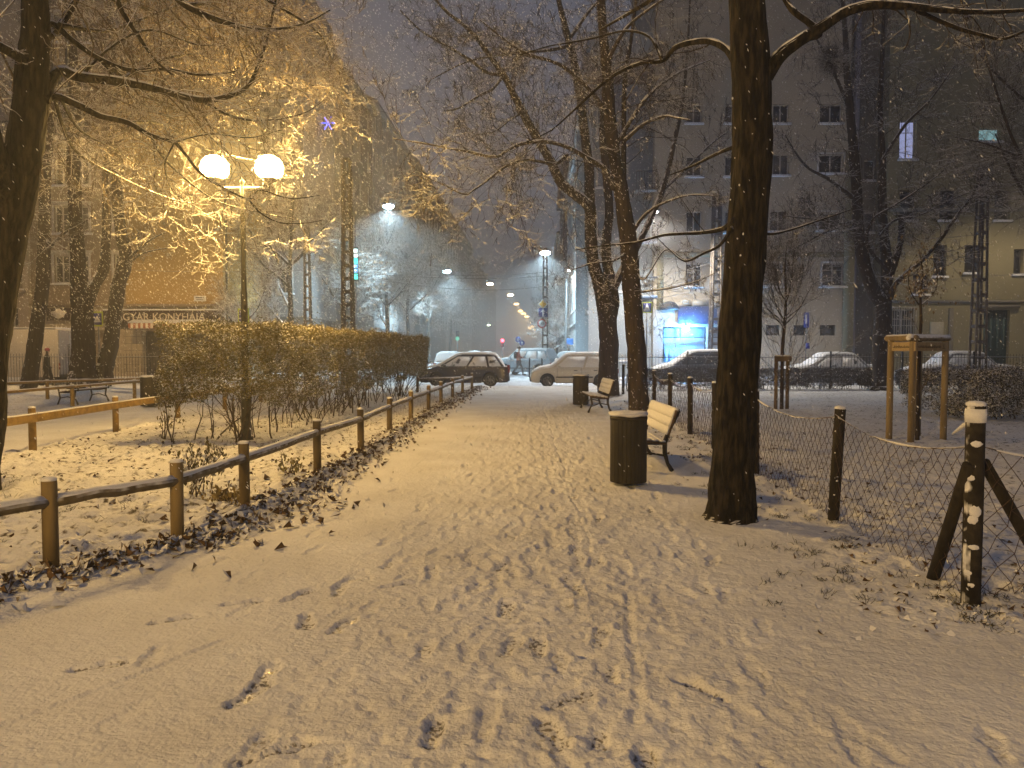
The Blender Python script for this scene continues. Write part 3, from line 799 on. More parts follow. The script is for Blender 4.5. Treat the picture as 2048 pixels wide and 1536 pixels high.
def tree(label, limbs, seed, levels, base, name="bare_tree", mtrunk=None, mtwig=None, wander=.22, trop=(0, 0, .15), group=None, rmin=.0025,
         sides=14, jit=.05, rough=.02, crown_scale=1.0, extra=None, cat="tree", flat=0.0, ridge=False):
    """limbs: (sketch polyline Nx3, radii, twig density 0..1)"""
    g = np.random.default_rng(seed)
    t = thing(name, label, cat, (base[0], base[1], 0.0), group=group)
    mb = MB(); cr = MB()
    for li, (pts, rad, dens) in enumerate(limbs):
        p, r = smooth_path(pts, rad, 7)
        k = sides if r.max() > .08 else 8
        n0 = g.normal(size=p.shape) * rough * r[:, None]; p = p + n0
        s0 = mb.n; mb.tube(p, r, k, jit=jit)
        if r.max() > .08:     # fluted, knotty bark outline
            v = mb.v[-1].reshape(len(p), k, 3); c = p[:, None, :]; th = np.arange(k)[None, :]; hh = np.arange(len(p))[:, None]
            bump = 1 + .05 * np.sin(th * 2.3 + hh * .35 + seed) + .04 * np.sin(th * 5.1 - hh * .6)
            mb.v[-1] = (c + (v - c) * bump[..., None]).reshape(-1, 3)
        if dens > 0:
            q, L = resample(p, 24); rr = np.array([min(max(r.min(), .35 * r.max()), .045)])
            lv = [(levels[0][0] * dens * max(.4, L / 3.0),) + tuple(levels[0][1:])] + list(levels[1:])
            twigs(cr, q[None], rr, np.array([min(L, 5.0) * crown_scale]), g, lv, wander, trop, rmin=rmin, flat=flat, tmin=.5 if r.max() > .15 else .12)
        if ridge and r.max() < .12:      # snow lying along the top of the limb
            m_ = (np.arange(len(p)) > 4) & (r > .008)
            if m_.sum() > 6:
                q = p[m_]; rq = r[m_] * (.55 + .35 * vnoise(np.arange(m_.sum()) * .45, np.full(m_.sum(), li * 3.1), seed)); sb = MB(); sb.tube(q + np.stack([q[:, 0] * 0, q[:, 0] * 0, r[m_] * .72], 1), rq, 7, ry=.6); sb.build("snow_ridge", M_snow, t, world=True, smooth=True)
    if extra: extra(mb, cr, g)
    mb.build("trunk", mtrunk or M_bark, t, world=True, smooth=True)
    if cr.n: cr.build("crown", mtwig or M_twig, t, world=True)
    return t
def flare(rad, base, n): return rad
LV = [(9, (.30, .62), (30, 70), 7), (7, (.35, .65), (30, 65), 5), (5, (.35, .6), (25, 60), 4)]
LVd = [(13, (.28, .6), (30, 75), 7), (9, (.35, .65), (30, 70), 5), (7, (.4, .7), (25, 65), 4)]

# T1: big leaning tree at the left edge with the gilded, snow-laden crown
D = 8.3
def at(pts, Ys): return np.array([P(x, y, Y_) for (x, y), Y_ in zip(pts, np.linspace(Ys[0], Ys[1], len(pts)))])
limbs = [
 (at([(-48, 1010), (-42, 940), (-30, 800), (-16, 640), (12, 480), (42, 350), (55, 250), (66, 130), (72, 20), (60, -160), (90, -400)], (8.3, 8.3)), [.25, .21, .20, .20, .20, .185, .18, .16, .13, .10, .05], .12),
 (at([(20, 430), (-5, 330), (-40, 220), (-90, 80), (-160, -150)], (8.3, 7.0)), [.13, .12, .10, .08, .04], .4),
 (at([(85, 200), (115, 145), (160, 155), (235, 163), (310, 178), (400, 200), (465, 190), (500, 165), (520, 120), (538, 60), (560, -40)], (8.3, 10.5)), [.07, .055, .052, .048, .042, .035, .030, .027, .024, .02, .01], 1.6),
 (at([(80, 210), (108, 193), (160, 212), (200, 232), (255, 245), (300, 270), (350, 284)], (8.3, 9.4)), [.055, .042, .038, .034, .03, .026, .02], 1.2),
 (at([(350, 284), (372, 310), (400, 345), (440, 372), (497, 398), (520, 380), (580, 397), (640, 390)], (9.4, 10.6)), [.02, .018, .017, .016, .015, .010, .009, .006], 1.2),
 (at([(497, 398), (520, 425), (560, 445), (610, 446), (645, 440)], (10.2, 11.0)), [.013, .012, .011, .009, .006], 1.6),
 (at([(350, 284), (420, 268), (500, 275), (560, 260)], (9.4, 11.0)), [.012, .010, .008, .006], 1.6),
 (at([(235, 163), (320, 120), (400, 110), (470, 140), (560, 170)], (9.0, 15.0)), [.03, .024, .018, .012, .007], 1.9),
 (at([(250, 245), (330, 250), (420, 300), (500, 320), (580, 330)], (9.2, 15.0)), [.024, .02, .016, .012, .006], 1.7),
 (at([(300, 270), (340, 330), (430, 400), (520, 425), (600, 440)], (9.5, 14.5)), [.02, .016, .012, .009, .005], 1.7),
 (at([(108, 193), (150, 300), (250, 360), (350, 400), (420, 410)], (9.0, 15.5)), [.024, .02, .016, .012, .006], 1.9),
 (at([(370, 10), (440, 20), (520, 120), (600, 160), (670, 190)], (9.5, 15.0)), [.03, .024, .018, .012, .006], 1.9),
 (at([(200, 118), (280, 180), (380, 230), (480, 230), (560, 290)], (8.8, 14.0)), [.026, .02, .016, .012, .006], 1.9),
 (at([(120, 50), (220, 60), (330, 20), (440, -10), (560, 90)], (8.5, 14.5)), [.03, .024, .018, .012, .006], 1.7),
 (at([(170, -90), (280, 10), (400, 60), (520, 10), (640, 110)], (8.5, 15.5)), [.03, .024, .018, .012, .006], 1.7),
 (at([(75, 60), (105, 48), (150, 85), (200, 118), (260, 140), (330, 138), (400, 150), (470, 143)], (8.3, 9.6)), [.04, .034, .03, .028, .024, .02, .014, .008], 1.5),
 (at([(75, -40), (150, -20), (225, -5), (245, 25), (275, 70), (310, 120), (345, 150)], (8.3, 9.0)), [.06, .05, .035, .024, .022, .016, .01], 1.2),
 (at([(70, -60), (170, -90), (300, -60), (370, 10), (450, 45), (520, 60), (600, 50), (660, 20)], (8.3, 10.5)), [.08, .06, .05, .04, .032, .024, .016, .008], 1.6),
 (at([(300, -60), (380, -50), (470, -30), (560, 15), (640, 70), (665, 130)], (8.8, 11.5)), [.03, .028, .024, .02, .014, .008], 1.6),
 (at([(66, 130), (30, 110), (-30, 80), (-120, 60)], (8.3, 7.4)), [.06, .05, .04, .02], 1.2),
 (at([(78, 90), (120, 50), (160, -20), (180, -120)], (8.3, 9.5)), [.05, .04, .03, .02], 1.5),
 (at([(400, 200), (470, 235), (540, 240), (610, 225), (660, 190)], (9.6, 11.6)), [.02, .016, .012, .009, .006], 1.8),
 (at([(160, 155), (220, 95), (300, 60), (400, 90), (480, 80)], (8.8, 11)), [.02, .018, .014, .01, .006], 1.8),
 (at([(350, 284), (330, 330), (345, 380), (400, 420)], (9.5, 12)), [.012, .01, .008, .005], 1.7),
 (at([(120, 195), (160, 260), (230, 300), (290, 340)], (8.6, 12)), [.018, .014, .01, .006], 2.0),
 (at([(200, 120), (260, 190), (340, 235), (430, 250)], (9, 12)), [.018, .014, .01, .006], 1.8),
]
tree("large dark tree leaning in from the left edge, crown thick with golden twigs", limbs, 11,
     [(8, (.24, .5), (30, 75), 6), (6, (.35, .6), (30, 70), 5), (4, (.4, .7), (25, 65), 4)], P(-42, 990, 8.3), ridge=True, mtrunk=M_barkdark, mtwig=M_twigsnow, wander=.34, trop=(0, 0, .12), rmin=.0048)
# T8: the big trunk on the right of the path
def lim(pts, ys, rads, d=1.0): return (at(pts, ys), rads, d)
limbs = [
 lim([(1461, 1052), (1462, 1030), (1463, 980), (1467, 900), (1474, 780), (1480, 660), (1487, 540), (1497, 420), (1505, 300), (1502, 180), (1497, 60), (1492, -60), (1500, -260), (1520, -500)], (7.1, 7.1), [.30, .238, .208, .192, .188, .185, .182, .178, .176, .172, .165, .15, .12, .06], 0),
 lim([(1530, 150), (1560, 112), (1590, 88), (1640, 56), (1690, 25), (1740, 10), (1790, 10), (1850, 16), (1910, 22), (1980, 24), (2060, 20)], (7.1, 6.4), [.085, .06, .052, .048, .042, .038, .034, .028, .022, .018, .012], 1.1),
 lim([(1820, 14), (1870, 38), (1920, 58), (1965, 70), (2005, 78), (2050, 62)], (6.8, 6.4), [.022, .020, .018, .015, .013, .010], 1.0),
 lim([(1600, 78), (1640, 65), (1585, 20), (1560, -20)], (7.0, 7.4), [.03, .03, .03, .02], .8),
 lim([(1475, 125), (1455, 100), (1425, 84), (1390, 84), (1350, 96), (1325, 122), (1281, 127), (1226, 152), (1175, 195), (1140, 228), (1100, 262), (1050, 285)], (7.1, 9.0), [.055, .036, .031, .028, .025, .021, .019, .017, .014, .011, .008, .005], 1.3),
 lim([(1325, 122), (1300, 75), (1250, 62), (1180, 78), (1100, 92), (1040, 110)], (7.6, 9), [.018, .014, .012, .010, .008, .006], 1.4),
 lim([(1468, 440), (1445, 458), (1400, 466), (1330, 470), (1270, 485), (1200, 492), (1150, 500)], (7.0, 8.5), [.03, .022, .017, .014, .011, .008, .005], .9),
 lim([(1465, 455), (1440, 490), (1405, 508), (1370, 522), (1340, 500), (1310, 470)], (7.0, 8.0), [.022, .014, .012, .010, .008, .005], .9),
 lim([(1515, 462), (1540, 468), (1580, 460), (1640, 440), (1700, 420)], (7.0, 7.6), [.018, .014, .011, .008, .005], .7),
 lim([(1480, 290), (1440, 305), (1390, 330), (1340, 350)], (7.1, 8.0), [.024, .016, .012, .006], .9),
 lim([(1500, 20), (1420, -40), (1340, -20), (1270, 20), (1200, 60)], (7.1, 9.0), [.05, .04, .03, .02, .01], 1.2),
 lim([(1500, -80), (1620, -150), (1760, -120), (1900, -60), (2000, 0)], (7.1, 8.5), [.08, .06, .045, .03, .015], 1.4),
]
def t8extra(mb, cr, g):
    for k in range(12):
        y = g.choice([g.uniform(380, 520), g.uniform(100, 900)]); xc = np.interp(y, [100, 300, 500, 700, 900], [1497, 1505, 1491, 1477, 1467])
        a = g.uniform(3.2, 4.6); c = P(xc, y, 7.1); r = .176
        sn = MB(); sn.ball(c + [math.cos(a) * r, math.sin(a) * r, 0], g.uniform(.004, .010) * (1.4 if 380 < y < 520 else 1), 7, 5, (1, .7, g.uniform(.6, 1.6)), jit=.4)
        t8snow.append(sn)
t8snow = []
t8 = tree("massive dark trunk standing right of the path between the near bench and the wire fence", limbs, 23,
     [(6, (.22, .5), (30, 70), 8), (5, (.35, .65), (30, 65), 6), (4, (.35, .6), (25, 60), 4)], P(1461, 1040, 7.1), mtwig=M_twig, wander=.20, trop=(0, 0, .1), ridge=True, mtrunk=M_barkdark, sides=30, jit=0.0, rough=.0, rmin=.0022, extra=t8extra)
for sn in t8snow: sn.build("snow_speck", M_snow, t8, world=True, smooth=True)
# T7: tree right of the far bench with arching branches
Y7 = 19.2
limbs = [
 lim([(1279, 832), (1278, 800), (1274, 720), (1268, 640), (1262, 560), (1257, 490), (1247, 410), (1236, 350), (1226, 300), (1220, 222), (1212, 130), (1206, 60), (1200, -60), (1190, -200)], (Y7, Y7), [.30, .255, .24, .235, .23, .225, .19, .17, .16, .145, .13, .11, .09, .05], .5),
 lim([(1250, 440), (1248, 380), (1247, 307), (1248, 239), (1250, 154), (1262, 80), (1275, -20), (1290, -140)], (Y7, Y7 + .6), [.09, .075, .065, .06, .055, .045, .035, .02], 1.0),
 lim([(1229, 376), (1220, 355), (1206, 335), (1178, 318), (1134, 294), (1090, 283), (1042, 288), (1015, 300), (990, 314), (939, 304), (895, 296), (854, 288), (785, 277)], (Y7, 16.5), [.10, .07, .062, .058, .052, .048, .042, .038, .034, .028, .022, .018, .010], 1.5),
 lim([(1134, 310), (1110, 328), (1075, 322), (1042, 321), (1008, 335), (973, 362), (950, 378), (926, 388), (871, 362), (820, 349)], (18.6, 16), [.05, .042, .038, .034, .030, .026, .022, .018, .014, .008], 1.5),
 lim([(1250, 280), (1281, 253), (1305, 240), (1332, 232), (1356, 236), (1380, 240)], (Y7, 18), [.06, .045, .04, .034, .026, .014], 1.2),
 lim([(1262, 470), (1290, 430), (1330, 405), (1380, 390), (1430, 392)], (Y7, 18.4), [.05, .036, .03, .022, .012], 1.2),
 lim([(1257, 500), (1230, 520), (1180, 528), (1130, 545)], (Y7, 18), [.04, .026, .018, .01], 1.0),
 lim([(1264, 585), (1300, 582), (1350, 574), (1400, 560), (1440, 540)], (Y7, 18.4), [.04, .024, .02, .016, .008], 1.0),
 lim([(1258, 500), (1285, 560), (1330, 500), (1370, 520)], (Y7, 18.4), [.03, .02, .016, .008], .8),
 lim([(1222, 240), (1180, 180), (1120, 130), (1040, 100), (960, 40)], (Y7, 17.5), [.06, .05, .04, .028, .014], 1.5),
 lim([(1212, 130), (1250, 60), (1310, 10), (1380, -30)], (Y7, 18), [.06, .045, .03, .02], 1.3),
 lim([(1226, 300), (1290, 200), (1350, 150), (1420, 120)], (Y7, 20), [.06, .045, .03, .015], 1.3),
]
tree("tall mossy tree right of the far bench with long branches arching left", limbs, 31, LV, P(1279, 830, Y7), ridge=True, trop=(0, 0, -.15), wander=.25, rmin=.0062)
# T6: forked tree behind the far bench
Y6 = 26.5
limbs = [
 lim([(1217, 798), (1217, 770), (1217, 700), (1215, 640), (1208, 600), (1196, 560), (1186, 520), (1181, 470), (1180, 420), (1171, 405), (1145, 385), (1120, 362), (1103, 325), (1076, 280), (1050, 232), (1028, 191), (1007, 150), (975, 105), (939, 60), (890, 20), (840, -40)], (Y6, Y6 - 2), [.42, .36, .33, .32, .28, .23, .21, .20, .20, .18, .17, .165, .155, .14, .13, .12, .10, .085, .07, .05, .03], .75),
 lim([(1180, 444), (1179, 390), (1178, 342), (1172, 290), (1168, 256), (1161, 200), (1154, 154), (1145, 110), (1137, 80), (1127, 40), (1117, 0), (1100, -80)], (Y6, Y6), [.20, .18, .17, .16, .155, .145, .14, .13, .12, .10, .08, .05], .9),
 lim([(1217, 650), (1226, 600), (1220, 560), (1213, 520), (1214, 470), (1218, 420), (1212, 340), (1205, 260), (1210, 160), (1200, 40), (1190, -80)], (Y6, Y6 + .5), [.25, .23, .20, .17, .16, .15, .14, .12, .11, .08, .05], .8),
 lim([(1222, 590), (1245, 540), (1270, 500), (1300, 440), (1325, 380), (1345, 300), (1365, 200), (1375, 100), (1380, 0)], (Y6, Y6 + 1), [.16, .13, .12, .11, .10, .085, .065, .045, .03], 1.1),
 lim([(1007, 150), (985, 178), (960, 190), (920, 215), (890, 222)], (25, 23), [.06, .05, .04, .03, .015], 1.3),
 lim([(1007, 150), (975, 145), (940, 120), (890, 90), (840, 60), (800, 20)], (25, 23), [.07, .06, .05, .04, .03, .02], 1.4),
 lim([(1137, 92), (1100, 100), (1040, 105), (1000, 110), (930, 125), (860, 160)], (Y6, 24), [.07, .06, .05, .04, .03, .015], 1.4),
 lim([(1154, 154), (1120, 128), (1080, 118), (1035, 108), (1010, 112)], (Y6, 25), [.06, .05, .04, .03, .02], 1.3),
 lim([(1045, 225), (1020, 240), (990, 262), (950, 270)], (25.6, 24), [.04, .03, .02, .01], 1.0),
 lim([(1137, 80), (1180, 20), (1230, -30), (1290, -90)], (Y6, Y6 + 1), [.08, .06, .04, .02], 1.1),
 lim([(1325, 380), (1370, 340), (1420, 290), (1460, 260)], (27, 28), [.06, .05, .035, .02], 1.2),
]
tree("forked tree at the path's end, long left limb slanting across the sky", limbs, 37, LV, P(1217, 795, Y6), trop=(0, 0, .1), wander=.24, rmin=.008)
# T9: right lawn tree forking low
Y9 = 29.5
limbs = [
 lim([(1764, 788), (1764, 760), (1765, 700), (1766, 650), (1764, 610), (1750, 585), (1734, 550), (1722, 500), (1716, 440), (1712, 370), (1707, 300), (1700, 220), (1694, 150), (1690, 60), (1680, -60)], (Y9, Y9), [.44, .38, .35, .34, .30, .26, .24, .22, .20, .19, .175, .15, .12, .09, .05], .8),
 lim([(1768, 640), (1772, 590), (1774, 530), (1768, 470), (1764, 400), (1765, 320), (1760, 220), (1765, 100), (1770, -20)], (Y9, Y9 + .5), [.26, .23, .21, .18, .16, .13, .10, .08, .04], 1.0),
 lim([(1775, 610), (1790, 570), (1815, 545), (1845, 520), (1880, 480), (1915, 430), (1945, 390), (1968, 345)], (Y9, 27), [.15, .10, .085, .075, .065, .055, .045, .03], 1.0),
 lim([(1778, 560), (1790, 520), (1803, 470), (1800, 430)], (Y9, Y9), [.14, .13, .11, .08], .6),
 lim([(1720, 470), (1690, 450), (1640, 440), (1570, 432)], (Y9, 28), [.09, .06, .04, .02], 1.2),
 lim([(1716, 440), (1660, 460), (1600, 490), (1550, 520)], (Y9, 28), [.08, .055, .04, .02], 1.1),
 lim([(1712, 400), (1660, 360), (1610, 330), (1570, 270)], (Y9, 28.5), [.09, .07, .045, .02], 1.2),
 lim([(1762, 470), (1790, 440), (1840, 430), (1900, 400), (1950, 380)], (Y9, 27), [.07, .05, .035, .025, .014], 1.5),
 lim([(1774, 540), (1735, 490), (1745, 440), (1790, 410), (1850, 370), (1900, 330)], (Y9, 26), [.07, .06, .05, .04, .03, .014], 1.5),
 lim([(1765, 320), (1810, 250), (1860, 200), (1910, 130)], (Y9, 28), [.08, .06, .04, .02], 1.3),
 lim([(1700, 220), (1670, 150), (1640, 90), (1600, 30)], (Y9, 29), [.08, .06, .04, .02], 1.3),
]
def nest(mb, cr, g):   # dense dark witches' broom high in the crown
    c = P(1662, 120, Y9 - .6); N = 900
    d = unit(g.normal(size=(N, 3))); ln = g.uniform(.35, .75, N)
    pts = grow_level(np.repeat(c[None], N, 0) + d * .1, d, ln, 4, .35, (0, 0, -.1), g); put(cr, pts, np.full(N, .007), .5, 3)
tree("tree on the right lawn forking low into a candelabra, dark twig ball in its crown", limbs, 41, LV, P(1764, 785, Y9), trop=(0, 0, .05), wander=.24, rmin=.0085, extra=nest)
# left background trees
Yl = 31.0
tree("slim leaning tree in front of the white van on the far left", [
 lim([(58, 775), (62, 740), (72, 670), (83, 590), (88, 500), (90, 400), (94, 300), (100, 200), (96, 80), (90, -40)], (Yl, Yl), [.33, .30, .27, .25, .24, .22, .19, .16, .12, .06], .8),
 lim([(95, 500), (130, 465), (150, 455), (190, 430)], (Yl, Yl - 1), [.06, .05, .04, .02], .8),
 lim([(94, 300), (60, 240), (10, 180)], (Yl, Yl), [.1, .08, .04], 1.0)], 43, LV, P(58, 772, Yl), rmin=.007)
tree("stout tree behind the left railing with its trunk splitting into two upright stems", [
 lim([(166, 772), (166, 745), (166, 690), (164, 620), (158, 560), (153, 480), (150, 400), (146, 300), (150, 200), (145, 80), (140, -60)], (Yl, Yl), [.62, .50, .43, .42, .30, .26, .25, .23, .2, .15, .08], .7),
 lim([(172, 610), (190, 570), (207, 535), (212, 480), (214, 420), (212, 340), (225, 260), (240, 160), (250, 50)], (Yl, Yl), [.26, .22, .21, .17, .16, .15, .13, .1, .06], .8),
 lim([(150, 300), (120, 240), (90, 180), (60, 100)], (Yl, Yl - 1), [.12, .1, .07, .04], 1.0)], 47, LV, P(166, 768, Yl), rmin=.007)
tree("crooked tree with an elbow in its trunk, in front of the lettered shop sign", [
 lim([(208, 768), (210, 740), (220, 690), (229, 630), (238, 570), (247, 535), (252, 510), (243, 470), (236, 420), (234, 360), (232, 300), (236, 220), (225, 100), (215, -30)], (Yl + .6, Yl + .6), [.40, .34, .31, .28, .27, .28, .25, .23, .22, .2, .18, .15, .11, .06], .7),
 lim([(256, 520), (275, 500), (300, 480), (330, 465)], (Yl + .6, Yl - .5), [.08, .05, .035, .02], .9),
 lim([(258, 525), (290, 505), (340, 495)], (Yl + .6, Yl - .5), [.05, .035, .015], .7),
 lim([(236, 300), (270, 220), (330, 160), (380, 80)], (Yl + .6, Yl), [.1, .08, .05, .03], 1.0)], 53, LV, P(208, 765, Yl + .6), rmin=.007)
# young tree with two stakes
yt = P(1563, 815, 20.3)
tree("young slender tree tied between two stakes on the lawn right of the massive trunk", [
 lim([(1563, 822), (1564, 760), (1565, 700), (1569, 650), (1572, 600), (1570, 540), (1573, 490)], (20.3, 20.3), [.055, .05, .048, .045, .035, .022, .008], .9)] +
 [lim([(1569, y0), (1569 + .5 * dx, y0 - 30), (1569 + dx, y1)], (20.3, 20.3 + dz), [.022, .014, .006], 1.2) for y0, dx, y1, dz in
  [(655, -55, 585, .4), (650, 55, 570, -.4), (640, -35, 530, -.6), (635, 38, 515, .6), (620, -18, 495, .8), (612, 20, 500, -.7), (648, -70, 610, -.2), (640, 75, 590, .3), (600, -28, 510, .1), (600, 30, 540, .5)]],
 59, [(22, (.35, .7), (20, 50), 6), (7, (.3, .6), (20, 45), 4), (4, (.3, .6), (20, 45), 3)], yt, name="young_tree", trop=(0, 0, .35), rmin=.0035)
st = thing("tree_stakes", "pair of pale wooden stakes with a crossboard supporting the young slender tree", "stakes", (yt[0], yt[1], 0))
for dx in (-.16, .15):
    mb = MB(); mb.tube([(dx, .0, 0), (dx, .0, 1.44)], .05, 10); mb.build("stake", M_wood, st)
mb = MB(); mb.box((0, -.06, 1.36), (.46, .03, .14)); mb.build("crossboard", M_wood, st, bevel=.004)
mb = MB(); slab(mb, (0, -.0, 1.45), (.10, .44, .04)); o = mb.build("snow_cap", M_snow, st, smooth=True); o.rotation_euler = (0, 0, math.pi / 2)
# leafy sapling inside the timber guard
sp = P(1832, 888, 13.2)
def leaves_extra(mb, cr, g):
    c = P(1840, 560, 13.2); N = 330; p = c + g.normal(size=(N, 3)) * [.2, .2, .30]
    leaf_cards(cr, p, g.uniform(.04, .075, N), g, droop=True)
def leaf_cards(mb, p, s, g, droop=False, flat=0.0):
    """small folded leaves: two triangles pairs each"""
    N = len(p); a = unit(g.normal(size=(N, 3)) * [1, 1, 1 - flat]);
    if droop: a = unit(a * .5 + [0, 0, -1])
    b = unit(np.cross(a, g.normal(size=(N, 3)))); c = np.cross(a, b); s = s[:, None]
    v = np.stack([p, p + a * s * .5 + b * s * .3 + c * s * .12, p + a * s, p + a * s * .5 - b * s * .3 + c * s * .12], 1).reshape(-1, 3)
    i = np.arange(N)[:, None] * 4
    mb.add(v, np.concatenate([i + [0, 1, 2], i + [0, 2, 3]], 0))
tree("thin sapling with a few hanging dead leaves inside the timber guard", [
 lim([(1834, 893), (1836, 800), (1839, 700), (1842, 640), (1841, 590), (1845, 545), (1838, 500)], (13.2, 13.2), [.04, .034, .03, .026, .02, .014, .006], 1.0),
 lim([(1842, 615), (1820, 580), (1818, 540), (1832, 510)], (13.2, 13.1), [.012, .01, .008, .004], 1.2),
 lim([(1842, 610), (1868, 585), (1875, 550), (1866, 520)], (13.2, 13.3), [.012, .01, .008, .004], 1.2)],
 61, [(8, (.15, .3), (20, 50), 5), (4, (.3, .6), (20, 45), 3), (2, (.3, .6), (20, 45), 3)], sp, name="sapling", rmin=.0025, extra=leaves_extra,
 mtwig=mat("dead leaf twig", (0.22, 0.17, 0.11), (0.10, 0.075, 0.045), snow=(.2, .3)))
# street trees along the avenue, rimed with snow
def auto_tree(x, y, h, r, seed, label, name="street_tree", group=None, m=None, spread=1.0, lv=None, rmin=.012, first=.3):
    g = np.random.default_rng(seed); z = np.linspace(0, h * .9, 9)
    tr = np.stack([x + np.cumsum(g.normal(0, .06, 9)), y + np.cumsum(g.normal(0, .06, 9)), z], 1)
    L = [(tr, list(np.linspace(r, r * .25, 9)), .6)]
    for k in range(9):
        t = g.uniform(first, .85); a = g.uniform(0, 6.28); st_ = tr[int(t * 8)]; ln = h * g.uniform(.3, .5) * spread
        d = np.array([math.cos(a) * .8, math.sin(a) * .8, .75]); pts = [st_]
        for q in range(4):
            pts.append(pts[-1] + d * ln / 4); d = d + g.normal(0, .15, 3) + [0, 0, .03]
        L.append((np.array(pts), list(np.linspace(r * .45, r * .1, 5)), 1.0))
    return tree(label, L, seed, lv or [(9, (.35, .7), (30, 65), 5), (8, (.4, .7), (30, 60), 4), (5, (.4, .7), (30, 60), 3)], (x, y), name=name, group=group, mtwig=m or M_twigsnow, rmin=rmin, trop=(0, 0, .2))
xs = [(-13.6, 46, 12, "nearest avenue tree, standing behind the large hedge beside the lattice masts"), (-12.6, 57.5, 14, "second tree along the left side of the avenue, under the brightest white street lamp"),
      (-11.0, 65, 16, "third tree along the left side of the avenue, hazy with falling snow"), (-10.5, 76, 16, "fourth tree along the left side of the avenue, above the parked cars"),
      (-10.0, 90, 15, "fifth tree on the left of the avenue, pale behind the second white lamp"), (-9.0, 108, 15, "sixth tree on the left of the avenue, just left of the red traffic light")]
for i, (x, y, h, lb) in enumerate(xs): auto_tree(x, y, h, .22, 100 + i, lb, group="trees along the avenue", rmin=.012 + .0001 * y, spread=.72)
auto_tree(-15.2, 41.8, 5.2, .10, 131, "low snow-rimed tree between the two lattice masts above the hedge", spread=1.3, first=.1, rmin=.009, group="trees along the avenue")
auto_tree(6.0, 78, 9, .18, 133, "bushy snow-rimed tree right of the round speed sign", group="trees along the avenue", first=.1, rmin=.018)
auto_tree(5.6, 95, 8, .18, 134, "distant tree on the right of the avenue near the blue panels", group="trees along the avenue", first=.1, rmin=.02)
auto_tree(24.5, 30.5, 10.5, .20, 140, "bare tree at the right edge of the lawn in front of the olive house", name="bare_tree", rmin=.007, m=M_twig)
auto_tree(-21.5, 27, 10, .22, 141, "bare tree outside the left edge beyond the side path", name="bare_tree", rmin=.007)
auto_tree(17.6, 24.0, 11.5, .17, 142, "bare tree rising beyond the right edge of the wire fence lawn", name="bare_tree", rmin=.006, m=M_twig, first=.45)
# ------------------------------------------------------------------ hedges
M_leafh = mat("hedge leaf", (0.27, 0.215, 0.055), (0.10, 0.09, 0.026), rough=.45, nscale=5, snow=(.48, .3), spec=.5)
M_stem = mat("hedge stem", (0.10, 0.075, 0.05), (0.05, 0.038, 0.025), rough=.9, nscale=20, snow=(.8, .1))
def hedge(name, label, A, B, width, h0, h1, nleaf, nstem, seed, leaf=(.022, .045), side=-1, mleaf=None, ragged=.10):
    """A,B: ground points of the path-side face, width to the left"""
    g = np.random.default_rng(seed); A = np.array(A[:2]); B = np.array(B[:2]); L = np.linalg.norm(B - A); t = (B - A) / L; nrm = np.array([-t[1], t[0]]) * (1 if side < 0 else -1)
    th = thing(name, label, "hedge", (A[0], A[1], 0))
    st = MB(); N = nstem; u = g.random(N) * L; v = g.random(N) * width * .8 + width * .1
    p = np.stack([A[0] + t[0] * u + nrm[0] * v, A[1] + t[1] * u + nrm[1] * v, np.full(N, -.02)], 1)
    dr = g.normal(size=(N, 3)) * [.25, .25, 0] + [0, 0, 1]
    pts = grow_level(p, dr, np.full(N, h0 + .35) * g.uniform(.8, 1.1, N), 6, .16, (0, 0, .3), g); put(st, pts, g.uniform(.008, .018, N), .5, 5)
    s2, d2, l2, r2 = spawn(pts, np.full(N, .012), np.full(N, h0 + .5), 5, g, (20, 50), (.35, .7), tmin=.35); q = grow_level(s2, d2, l2, 5, .22, (0, 0, .4), g); put(st, q, np.maximum(r2, .003), .5, 3)
    st.build("stems", M_stem, th, world=True)
    lf = MB(); N = nleaf
    # leaves packed toward the clipped faces
    u = g.random(N); v = g.random(N); z = g.random(N); f = g.integers(0, 8, N)
    e = g.exponential(.09, N)
    v = np.where((f == 0) | (f == 1) | (f == 2), e / width, v); v = np.where(f == 3, 1 - e / width, v)
    z = np.where((f == 4) | (f == 5), 1 - e / (h1 - h0), z); u = np.where(f == 6, e / L, u); u = np.where(f == 7, 1 - e / L, u)
    z = np.clip(z, 0, 1); zz = h0 + z * (h1 - h0)
    # ragged underside and bulging faces
    und = fbm(u * L / .5, v * width / .5, 3, seed) ; keep = zz > h0 + (und - .35) * .9 * (.75)
    rag = (fbm(u * L / .7 + 9, zz / .5, 3, seed + 1) - .5) * ragged * 4; vv = v * width - rag * (f < 3)
    zz = zz + (fbm(u * L / .45, v * width / .4 + 3, 3, seed + 2) - .5) * ragged * 2.2 * (z > .6) + np.where((z > .93) & (g.random(N) < .08), g.exponential(.07, N), 0)
    gap = fbm(u * L / .28, zz / .22 + v * 4, 3, seed + 3); keep &= (gap > .36)
    p = np.stack([A[0] + t[0] * u * L + nrm[0] * vv, A[1] + t[1] * u * L + nrm[1] * vv, zz], 1)[keep]
    leaf_cards(lf, p, g.uniform(*leaf, len(p)), g, flat=.2)
    lf.build("foliage", mleaf or M_leafh, th, world=True)
    # fine shoots sticking out
    sh = MB(); N = nleaf // 60; k = g.integers(0, len(p), N); q = p[k]; dr = g.normal(size=(N, 3)) * .6 + [0, 0, .8]
    pts = grow_level(q, dr, g.uniform(.08, .22, N), 3, .15, (0, 0, .2), g); put(sh, pts, np.full(N, .003), .5, 3); sh.build("shoots", M_stem, th, world=True)
    return th
hedge("hedge", "long clipped olive-green hedge on bare stems along the left of the path", (-4.02, 12.6), (-3.15, 28.2), 2.05, .62, 2.07, 150000, 170, 5, leaf=(.028, .055))
